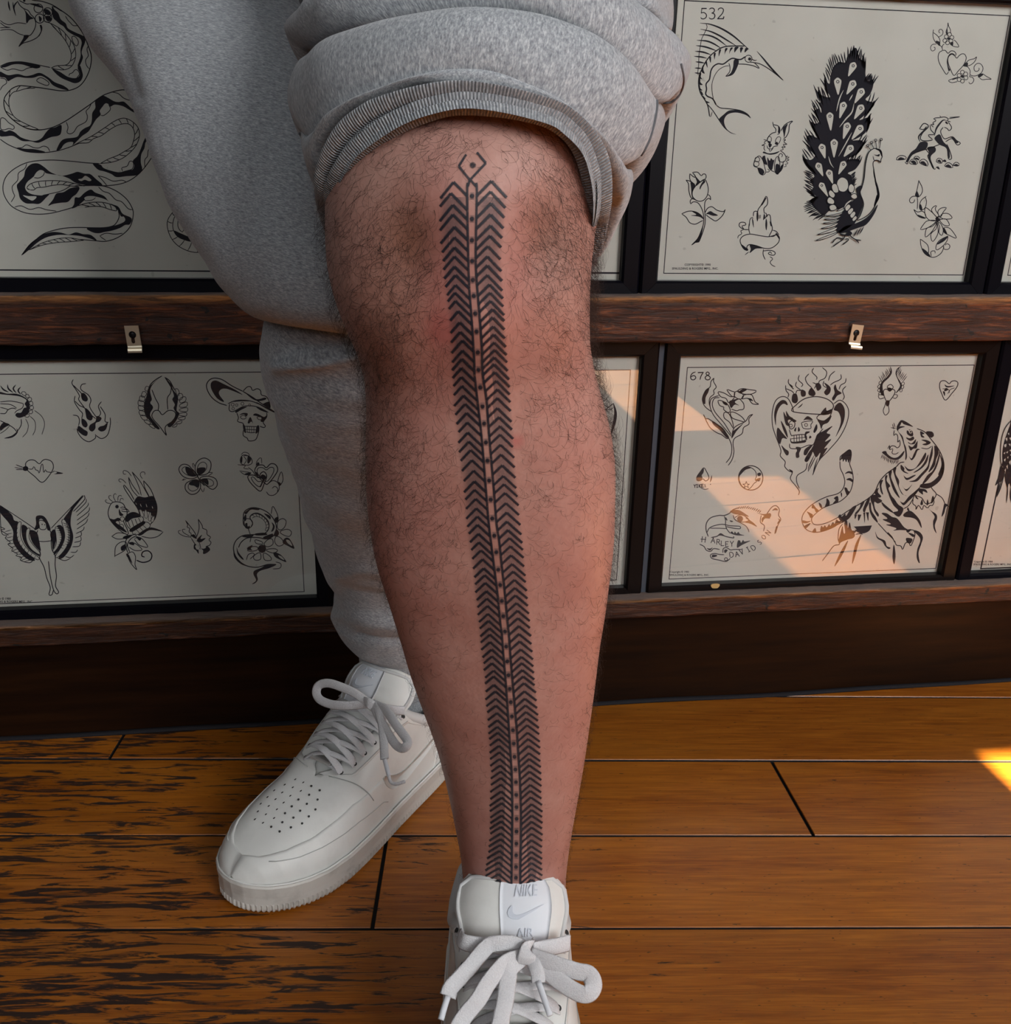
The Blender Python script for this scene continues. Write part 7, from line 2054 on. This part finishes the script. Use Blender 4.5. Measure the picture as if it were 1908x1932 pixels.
# ================================================================== sneakers
def leather(name, col, dirt=.25):
    m = mat(name, col, .42, .4); nt = NT(m); p = pos(nt)
    n = nt.noise(nt.mapping(p, (40,40,40)), 1.0, 4, .6); n2 = nt.noise(nt.mapping(p, (700,700,700)), 1.0, 2, .5)
    c = nt.mix(nt.math('MULTIPLY', nt.ramp(n, [(.50, (0,0,0)), (.75, (1,1,1))]).outputs[0], dirt), col, tuple(q*.62 for q in col))
    nt.l(c, nt.b.inputs['Base Color']); nt.bump(n2, .12, .0005); return m
M_leather = leather('white_leather', (.74,.745,.72), .22)
M_sole = leather('scuffed_white_rubber', (.62,.60,.56), .75)
M_lining = mat('white_mesh_lining', (.62,.63,.63), .9, .1)
def lace_mat():
    m = mat('white_lace', (.70,.70,.71), .9, .1); nt = NT(m); p = pos(nt)
    w = nt.noise(nt.mapping(p, (1100,1100,1100)), 1.0, 2, .5)
    c = nt.mix(w, (.56,.56,.585), (.78,.78,.79)); nt.l(c, nt.b.inputs['Base Color']); nt.bump(w, .6, .0008); return m
M_lace = lace_mat()
M_hole = mat('punched_hole', (.03,.03,.03), .9)
M_stitch = mat('grey_stitch', (.50,.51,.50), .8)
M_emb = mat('embossed_thread', (.60,.64,.71), .5, .4)
M_tag = mat('satin_label', (.72,.75,.80), .38, .4)
M_metal = mat('lace_tag_metal', (.55,.54,.52), .35, .5, .6)
SL = .305
_wx = np.array([0,.003,.008,.016,.03,.05,.08,.11,.14,.17,.195,.22,.245,.265,.28,.292,.300,.3035,.305])
_ww = np.array([0,.0175,.0275,.0350,.0410,.0445,.0460,.0470,.0485,.0515,.0540,.0555,.0535,.0480,.0405,.0310,.0200,.0110,0])
_hx = np.array([0,.012,.03,.06,.085,.105,.115,.13,.16,.185,.21,.24,.265,.28,.292,.300,.305])
_hh = np.array([.092,.098,.094,.085,.090,.104,.112,.110,.097,.085,.075,.067,.060,.053,.045,.037,.030])
_gx = np.array([0,.010,.016,.024,.035,.06,.085,.105,.115,.13,.15,.17,.185,.192,.20,.305])
_gg = np.array([0,0,.014,.024,.032,.0375,.039,.036,.032,.026,.0215,.0170,.0125,.0095,0,0])
ZB = .0235
sw = lambda x: np.interp(x, _wx, _ww)
sh_ = lambda x: np.interp(x, _hx, _hh)
sg = lambda x: np.interp(x, _gx, _gg)
sp_ = lambda x: np.interp(x, [0, .05, .12, .2, .305], [.42, .42, .55, .72, .70])
sq_ = lambda x: np.interp(x, [0, .05, .12, .2, .305], [1.05, 1.05, .95, .80, .75])
yc = lambda x: .004*np.sin(np.clip((x-.05)/.25, 0, 1)*math.pi)      # slightly curved last
def spring(x): return .006*np.clip((x-.235)/.07, 0, 1)**2
def S(x, t, side, off=0.0):
    """point on the upper: x along the foot, t 0 at the sole .. 1 at the top edge / centre line"""
    def raw(x, t):
        a = np.clip(t, 0, 1)*math.pi/2; w = max(sw(x)-.003, 0); g = min(sg(x), w)
        y = g+(w-g)*math.cos(a)**sp_(x) if a < math.pi/2-1e-6 else g
        z = ZB+(sh_(x)-ZB)*math.sin(a)**sq_(x)
        return np.array([x, side*y+yc(x), z+spring(x)])
    p = raw(x, t)
    if off:
        e = .003
        dx = raw(min(x+e, .304), t)-raw(max(x-e, .001), t); dt = raw(x, min(t+.02, 1))-raw(x, max(t-.02, 0))
        n = np.cross(dx, dt); n /= np.linalg.norm(n)+1e-12
        if t > .97 and sg(x) < 1e-4: n[1] = 0; n /= np.linalg.norm(n)+1e-12
        if n@(p-np.array([min(x, .25), yc(x), .035])) < 0: n = -n
        p = p+n*off
    return p
def t_of_z(x, z):
    r = np.clip((z-ZB)/(sh_(x)-ZB), 0, 1); return math.asin(r**(1/sq_(x)))/(math.pi/2)
def xs_cos(a, b, n): return a+(b-a)*(1-np.cos(np.linspace(0, math.pi, n)))/2
def build_upper():
    X = xs_cos(.0012, .3042, 90); nt_ = 26; parts = []
    for side in (1, -1):
        V = [S(x, t, side) for t in np.linspace(0, 1, nt_) for x in X]
        f = grid_faces(len(X), nt_); parts.append((V, f if side < 0 else [q[::-1] for q in f]))
    return join(parts)
def patch(xa, xb, tlo, thi, off=.0014, nx=50, nt_=12, sides=(1, -1)):
    parts = []
    X = np.linspace(xa, xb, nx)
    for side in sides:
        V = []
        for k in range(nt_):
            for x in X:
                a, b = tlo(x), max(thi(x), tlo(x)+.001); V.append(S(x, a+(b-a)*k/(nt_-1), side, off))
        V2 = []      # skirt that closes the edge down to the upper
        for x in X: V2.append(S(x, max(thi(x), tlo(x)+.001), side, -.0005))
        for x in X: V2.append(S(x, tlo(x), side, -.0005))
        n0 = len(V); f = grid_faces(nx, nt_)
        top = (nt_-1)*nx
        f += [(top+i, top+i+1, n0+i+1, n0+i) for i in range(nx-1)]+[(i+1, i, n0+nx+i, n0+nx+i+1) for i in range(nx-1)]
        parts.append((V+V2, f))
    return join(parts)
def outline(n, inset=0.0):
    X = xs_cos(0, SL, 400); pts = [(x, sw(x)+yc(x)) for x in X]+[(x, -sw(x)+yc(x)) for x in X[::-1]][1:-1]
    P = catmull(pts[::4], n, True)
    T = np.roll(P, -1, 0)-np.roll(P, 1, 0); T /= np.linalg.norm(T, axis=1)[:, None]; N = np.stack([T[:, 1], -T[:, 0]], 1)
    c = P.mean(0)
    if ((P-c)*N).sum() < 0: N = -N
    return P-N*inset, N
def build_sole():
    n = 640; P, N = outline(n)
    lay = [(-.006, 0.0, 0), (-.0015, .0005, 1), (.0008, .0035, 1), (.0010, .0085, 1), (.0006, .0098, 0), (.0006, .0150, 0), (.0014, .0225, 0), (.0018, .0262, 0), (.0008, .0280, 0), (-.0030, .0285, 0), (-.010, .0285, 0)]
    V = []
    teeth = np.where((np.arange(n)//2) % 2 == 0, 0.0, -.0016)
    for off, z, tooth in lay:
        q = P+N*(off+(teeth if tooth else 0)*np.ones(n))[:, None]
        for (x, y) in q: V.append((x, y, z+spring(min(max(x, 0), SL))*(1 if z > .012 else .75)))
    f = grid_faces(n, len(lay), True)+[tuple(range(n-1, -1, -1))]
    return V, f
def tongue():
    path = catmull([(.206,.066), (.180,.082), (.152,.099), (.132,.114), (.116,.128), (.106,.139), (.101,.146)], 26)
    hw_ = np.interp(np.linspace(0, 1, 26), [0, .3, .6, .82, .93, 1], [.014, .024, .033, .0405, .0385, .029])
    T = np.gradient(path, axis=0); T /= np.linalg.norm(T, axis=1)[:, None]
    ny = 31; Fr, Bk = [], []
    for i, ((x, z), w) in enumerate(zip(path, hw_)):
        fnx, fnz = T[i][1], -T[i][0]      # outward (toe/up) normal in the x-z plane
        for k in range(ny):
            s = -1+2*k/(ny-1); cu = (s*s)*.011*np.interp(i, [0, 25], [.4, 1.0])
            th_ = .0055*(1-s**6)*np.interp(i, [0, 4, 22, 25], [.5, .8, 1, .25])
            b = np.array([x-cu, s*w+yc(x), z-abs(s)**3*.009*(i/25.)])
            Fr.append(b+np.array([fnx, 0, fnz])*th_); Bk.append(b-np.array([fnx, 0, fnz])*th_*.7)
    n = len(Fr); f = grid_faces(ny, 26); f2 = [tuple(n+q for q in r[::-1]) for r in f]
    edge = [k for k in range(ny)]+[ny-1+ny*i for i in range(1, 26)]+[25*ny+k for k in range(ny-2, -1, -1)]+[ny*i for i in range(24, 0, -1)]
    f3 = [(edge[i], edge[(i+1) % len(edge)], n+edge[(i+1) % len(edge)], n+edge[i]) for i in range(len(edge))]
    def pt(u, s, off):     # u along 0..1, s across -1..1
        i = u*25; i0 = int(min(i, 24)); fr_ = i-i0
        g = lambda j: Fr[j*ny+int(round((s+1)/2*(ny-1)))]
        # bilinear across
        kk = (s+1)/2*(ny-1); k0 = int(min(kk, ny-2)); fk = kk-k0
        q = lambda j: np.array(Fr[j*ny+k0])*(1-fk)+np.array(Fr[j*ny+k0+1])*fk
        p = q(i0)*(1-fr_)+q(min(i0+1, 25))*fr_
        return p+np.array([T[i0][1], 0, -T[i0][0]])*off
    return Fr+Bk, f+f2+f3, pt
def ribbon(P, w=.0036, th=.0009, up=(0,0,1)):
    return tube(catmull(P, max(12, len(P)*7)), w, 10, th/w, up=up)
SWOOSH = [(.020,.072), (.060,.062), (.100,.052), (.128,.047), (.147,.050), (.158,.060), (.160,.070), (.150,.066), (.138,.061), (.124,.059), (.100,.0615), (.060,.067)]
def make_sneaker(lab, heel, toe_dir, logo_side, bow, ends, aglets, extra_rows=True):
    """heel: ground point under the heel; toe_dir: heading on the floor; bow etc. are world-space curves"""
    d = np.array([toe_dir[0], toe_dir[1], 0.0]); d /= np.linalg.norm(d); l = np.array([-d[1], d[0], 0.0])
    def W(p): p = np.asarray(p); return heel+d*p[0]+l*p[1]+np.array([0, 0, 1.0])*p[2]
    WV = lambda V: [W(v) for v in V]
    v, f = build_upper()
    shoe = mesh('sneaker', WV(v), f, M_leather, parent=person, smooth=True, weld=2e-5); shoe['label'] = lab
    md = shoe.modifiers.new('thick', 'SOLIDIFY'); md.thickness = .0016; md.offset = -1 if False else 0
    def part(nm, vf, m, smooth=True, weld=0):
        return mesh(nm, WV(vf[0]), vf[1], m, parent=shoe, smooth=smooth, weld=weld)
    v, f = build_sole(); part('sole', (v, f), M_sole, smooth=False)
    # sock-liner block so that one cannot see through
    P, N = outline(120, .006)
    V = [(x, y, .030) for x, y in P]; part('insole', (V, [tuple(range(120))]), M_lining)
    # welt stitching on the sole edge
    P, N = outline(300); q = P+N*.0004
    part('welt', tube([(x, y, .0292+spring(min(max(x, 0), SL))) for x, y in np.vstack([q, q[:1]])], .0011, 6), M_leather)
    # overlays: toe guard, eyestay, heel counter, quarter
    part('toe_guard', patch(.150, .3038, lambda x: 0.0, lambda x: np.interp(x, [.150, .165, .20, .25, .27, .28, .286, .2905, .3038], [.30, .40, .46, .53, .60, .69, .79, 1.0, 1.0]), .0015, 170), M_leather, weld=2e-5)
    for sd in ((1,), (-1,)):
        part('eyestay', patch(.112, .1985, lambda x: np.interp(x, [.112, .15, .185, .1985], [.70, .69, .74, .97]), lambda x: 1.0, .0015, 50, sides=sd), M_leather)
        part('heel_counter', patch(.0015, .075, lambda x: 0.0, lambda x: np.interp(x, [0, .03, .06, .075], [.80, .62, .40, .05]), .0014, 40, sides=sd), M_leather)
        part('ankle_strap', patch(.030, .112, lambda x: np.interp(x, [.03, .07, .112], [.72, .72, .70]), lambda x: .97, .0013, 40, sides=sd), M_leather)
    for side in (1, -1):
        C = catmull(SWOOSH, 60, True)
        tri = tessellate_polygon([[Vector((a, b, 0)) for a, b in C]])
        V = [S(x, t_of_z(x, z), side, .0021) for x, z in C]; nV = len(V)
        V += [S(x, t_of_z(x, z), side, .0002) for x, z in C]
        part('swoosh', (V, [tuple(t) for t in tri]+[(i, (i+1) % nV, nV+(i+1) % nV, nV+i) for i in range(nV)]), M_leather)
    # stitch lines
    st = []
    for side in (1, -1):
        for ln in ([(x, t_of_z(x, np.interp(x, [.150, .165, .20, .25, .285], [.040, .049, .0505, .050, .0485])-.0022)) for x in np.linspace(.158, .284, 40)],
                   [(x, np.interp(x, [.112, .15, .185, .1985], [.70, .69, .74, .97])+.035) for x in np.linspace(.115, .192, 26)],
                   [(x, np.interp(x, [0, .03, .06, .075], [.80, .62, .40, .05])-.03) for x in np.linspace(.006, .070, 22)],
                   [(.1995-.03*(1-t), t) for t in np.linspace(.30, .93, 18)]):
            part('stitch_line', tube([S(x, t, side, .0017) for x, t in ln], .00045, 5), M_stitch)
    # vent holes in the toe box
    hl = []
    for i, x in enumerate(np.linspace(.212, .262, 7)):
        nh = [4, 5, 6, 6, 6, 5, 4][i]
        for k in range(nh):
            y = (k-(nh-1)/2)*.0098
            w = sw(x)-.003; a = math.acos(min(1, (abs(y)/w)**(1/sp_(x)))); t = a/(math.pi/2)
            if t < .45: continue
            c = S(x, t, 1 if y >= 0 else -1, .0014)
            hl.append(([c+np.array([.0011*math.cos(q), .0011*math.sin(q)*.9, .0004*0]) + np.array([0, 0, -.0011*math.sin(q)*.35*(1 if y > 0 else -1)-.0011*math.cos(q)*.3]) for q in np.linspace(0, 6.28, 9)[:-1]], [tuple(range(8))]))
    part('vent_holes', join(hl), M_hole)['kind'] = 'stuff'
    # padded collar
    path = [(x, sg(x)+yc(x)+.001, sh_(x)-.001) for x in np.linspace(.116, .022, 26)]
    back = [(.022-.013*math.sin(a), sg(.022)*math.cos(a)+yc(.02), sh_(.012)) for a in np.linspace(.2, math.pi-.2, 10)]
    path += back+[(x, -sg(x)+yc(x)-.001, sh_(x)-.001) for x in np.linspace(.022, .116, 26)]
    part('collar', tube(catmull(path, 110), .0056, 12), M_lining)
    v, f, tp = tongue(); part('tongue', (v, f), M_leather)
    # tongue piping and label
    part('tongue_piping', tube([tp(u, s, .0006) for u, s in [(.60, -.97)]+[(u, -.95) for u in np.linspace(.65, .93, 8)]+[(.97, s) for s in np.linspace(-.85, .85, 24)]+[(u, .95) for u in np.linspace(.93, .65, 8)]], .0016, 8), M_lining)
    s0, s1 = (-.22, .68) if logo_side < 0 else (-.68, .22)
    V = [tp(u, s, .0012) for u in np.linspace(.66, .985, 12) for s in np.linspace(s0, s1, 14)]; nV = len(V); V += [tp(u, s, -.0003) for u in np.linspace(.66, .985, 12) for s in np.linspace(s0, s1, 14)]
    f = grid_faces(14, 12); ed = list(range(14))+[13+14*i for i in range(1, 12)]+[11*14+k for k in range(12, -1, -1)]+[14*i for i in range(10, 0, -1)]
    lb = part('tongue_label', (V, f+[(ed[i], ed[(i+1) % len(ed)], nV+ed[(i+1) % len(ed)], nV+ed[i]) for i in range(len(ed))]), M_tag)
    # embossed word and tick on the label
    cu = bpy.data.curves.new('tmp', 'FONT'); cu.body = 'NIKE'; cu.size = 1.0; cu.shear = .35; cu.resolution_u = 3; cu.extrude = .04; cu.align_x = 'CENTER'
    ob = bpy.data.objects.new('tmp', cu); COL.objects.link(ob)
    dg = bpy.context.evaluated_depsgraph_get(); me = ob.evaluated_get(dg).to_mesh()
    sm_ = (s0+s1)/2
    em = [(tuple(tp(.885+vv.co.y*.085, sm_-vv.co.x*.19*logo_side*1.0 if False else sm_+vv.co.x*.19*FLIP, .0012+(.0009 if vv.co.z > 0 else -.0002))) for vv in me.vertices), [tuple(p.vertices) for p in me.polygons]]
    em = (list(em[0]), em[1])
    ob.evaluated_get(dg).to_mesh_clear(); bpy.data.objects.remove(ob)
    tick = catmull([(-.70, .48), (-.95, .12), (-.88, -.22), (-.58, -.36), (-.20, -.26), (1.0, .50), (-.05, .0), (-.45, -.10), (-.68, .06)], 40, True)
    tri = tessellate_polygon([[Vector((a, b, 0)) for a, b in tick]])
    Vt_ = [tp(.80+b*.085, sm_+a*.33*FLIP, .0020) for a, b in tick]; n_ = len(Vt_); Vt_ += [tp(.80+b*.085, sm_+a*.33*FLIP, .0008) for a, b in tick]
    tk = (Vt_, [tuple(t) for t in tri]+[(i, (i+1) % n_, n_+(i+1) % n_, n_+i) for i in range(n_)])
    cu2 = cu; cu2.body = 'AIR'; cu2.shear = 0; ob = bpy.data.objects.new('tmp', cu2); COL.objects.link(ob)
    dg = bpy.context.evaluated_depsgraph_get(); me = ob.evaluated_get(dg).to_mesh()
    em2 = ([tuple(tp(.685+vv.co.y*.060, sm_+vv.co.x*.20*FLIP, .0012+(.0009 if vv.co.z > 0 else -.0002))) for vv in me.vertices], [tuple(p.vertices) for p in me.polygons])
    ob.evaluated_get(dg).to_mesh_clear(); bpy.data.objects.remove(ob); bpy.data.curves.remove(cu2)
    part('embossed_logo', join([em, tk, em2]), M_emb, smooth=False)['label'] = 'embossed brand word and tick'
    # eyelets and criss-cross laces
    ex = np.linspace(.118, .190, 7); eye = {}
    for i, x in enumerate(ex):
        for side in (1, -1):
            t = .86 if i < 6 else .90
            c = S(x, t, side, .0022); eye[(i, side)] = c
            n = S(x, t, side, .004)-S(x, t, side, .001); n /= np.linalg.norm(n); a = np.cross(n, [1, 0, 0]); a /= np.linalg.norm(a); b = np.cross(n, a)
            part('eyelet', ([c+a*.0021*math.cos(q)+b*.0021*math.sin(q) for q in np.linspace(0, 6.28, 11)[:-1]], [tuple(range(10))]), M_hole)
    for i in range(6, 0, -1):
        for side in (1, -1):
            p0, p1 = eye[(i, side)], eye[(i-1, -side)]
            m1 = np.array([(p0[0]*.62+p1[0]*.38), (p0[1]*.45+p1[1]*.55)*.4+yc(.15)*.6, 0]); m1[2] = max(p0[2], p1[2])+.0065+(.0018 if side > 0 else 0)
            m0 = p0*.72+m1*.28+np.array([0, 0, .0020]); m2 = p1*.75+m1*.25+np.array([0, 0, .0012])
            part('lace', ribbon([p0+np.array([0, 0, -.0008]), m0, m1, m2, p1+np.array([0, 0, -.002])], .0040, .0011), M_lace)
    # bottom bar with the little metal tag
    p0, p1 = eye[(6, 1)], eye[(6, -1)]; m = (p0+p1)/2+np.array([0, 0, .0045])
    part('lace', ribbon([p0, m+np.array([0, .006, 0]), m+np.array([0, -.006, 0]), p1], .0036, .0010), M_lace)
    bx = box(m[0]-.0045, m[0]+.0045, m[1]-.0115, m[1]+.0115, m[2]+.0010, m[2]+.0028)
    tg = part('lace_tag', bx, M_metal, smooth=False)
    # the bow
    for P_, w_ in bow: mesh('lace_bow', *ribbon(P_, w_, .0011, up=W((0,0,1))-W((0,0,0)) if False else UPB), M_lace, parent=shoe, smooth=True)
    for P_ in aglets: mesh('aglet', *tube(catmull(P_, 8), .0021, 8), M_tag, parent=shoe, smooth=True)
    return shoe, W, eye
UPB = tuple(-FV)
FLIP = 1
Fd = np.array([math.sin(YAW), math.cos(YAW), 0.0]); Rd = np.array([math.cos(YAW), -math.sin(YAW), 0.0])
def plane_hit(px, py, p0, n):
    r = ray(px, py); return CAM+r*(((p0-CAM)@n)/(r@n))
def lace_plane(heel, d, lift=.010):
    d = np.array([d[0], d[1], 0.0]); d /= np.linalg.norm(d); up = np.array([0, 0, 1.0])
    a = heel+d*.190+up*.088; b = heel+d*.112+up*.128
    tdir = (b-a)/np.linalg.norm(b-a); lat = np.cross(tdir, d); lat /= np.linalg.norm(lat)
    n = np.cross(lat, tdir); n /= np.linalg.norm(n)
    if n[2] < 0: n = -n
    return b+n*lift, n
# --- front (left) shoe, toe towards the camera
heelF = Rd*.0075+Fd*.652; dF = -Fd+Rd*.005
p0, nF = lace_plane(heelF, dF)
def LP(pts, lift, p0=None, n=None):
    out = []
    for i, q in enumerate(pts):
        L = lift[min(i, len(lift)-1)] if isinstance(lift, (list, tuple)) else lift
        out.append(plane_hit(q[0], q[1], p0+n*L, n))
    return out
f_ = lambda pts, lift: LP(pts, lift, p0, nF)
bowF = [(f_([(990,1793),(969,1781),(944,1780),(923,1784),(906,1801),(889,1822),(868,1845),(851,1864),(845,1880)], [.004,.006,.007,.006,.004,.002,.001,0,0]), .0056),
        (f_([(988,1805),(958,1814),(935,1837),(918,1860),(902,1887),(881,1912),(866,1935),(858,1960),(880,1978),(915,1965),(940,1940),(948,1912),(954,1885),(958,1853),(964,1828),(986,1808)], [.004,.006,.007,.007,.006,.004,.003,.003,.004,.004,.004,.004,.004,.004,.004,.003]), .0056),
        (f_([(1002,1807),(1011,1826),(1015,1840),(1016,1854)], [.004,.005,.004,.003]), .0046),
        (f_([(1003,1804),(1032,1814),(1061,1824),(1090,1833),(1111,1838),(1120,1857),(1113,1874),(1099,1876),(1078,1866),(1052,1848),(1027,1828),(1003,1812)], [.004,.007,.008,.008,.008,.006,.004,.003,.003,.003,.003,.003]), .0058),
        (f_([(866,1766),(876,1778),(906,1783),(937,1784),(985,1796)], [-.006,-.001,.001,.002,.002]), .0056),
        (f_([(1075,1779),(1042,1787),(1006,1793)], [-.006,0,.002]), .0058),
        (f_([(1000,1784),(997,1793),(994,1805),(992,1818)], [.003,.009,.009,.003]), .0060)]
agF = [f_([(845,1880),(838,1902),(832,1924)], .0015), f_([(1016,1853),(1027,1884),(1038,1916)], .004)]
shoeF, WF, eyeF = make_sneaker('white leather sneaker on the bare leg, toe to the camera, laces tied in a bow', heelF, dF, -1, bowF, None, agF)
# --- rear (right) shoe, turned out to the left
heelR = np.array([.074, .926, 0.0]); dR = np.array([-.643, -.766, 0.0])
pr0, nR = lace_plane(heelR, dR)
r_ = lambda pts, lift: LP(pts, lift, pr0, nR)
bowR = [(r_([(694,1326),(672,1309),(646,1297),(620,1289),(602,1293),(597,1307),(604,1320),(622,1328),(646,1331),(670,1330),(692,1328)], [.004,.010,.014,.016,.014,.010,.007,.005,.004,.003,.003]), .0042),
        (r_([(698,1327),(716,1333),(740,1339),(764,1341)], [.004,.004,.001,-.004]), .0042),
        (r_([(700,1327),(712,1337),(720,1362),(724,1395),(726,1432)], [.004,.006,.005,.003,.001]), .0040),
        (r_([(704,1327),(728,1340),(746,1366),(764,1390),(770,1402),(761,1412),(748,1406),(734,1386),(720,1362),(706,1334)], [.004,.009,.010,.008,.007,.004,.003,.004,.005,.004]), .0042),
        (r_([(684,1322),(695,1326),(706,1334)], [.002,.008,.003]), .0048),
        (r_([(733,1462),(738,1476),(750,1479),(765,1474)], [-.004,-.007,-.008,-.008]), .0016)]
agR = [r_([(726,1432),(730,1448),(734,1464)], [.001,-.001,-.004])]
shoeR, WR, eyeR = make_sneaker('white leather sneaker on the covered leg, turned sideways before the wall', heelR, dR, 1, bowR, None, agR)
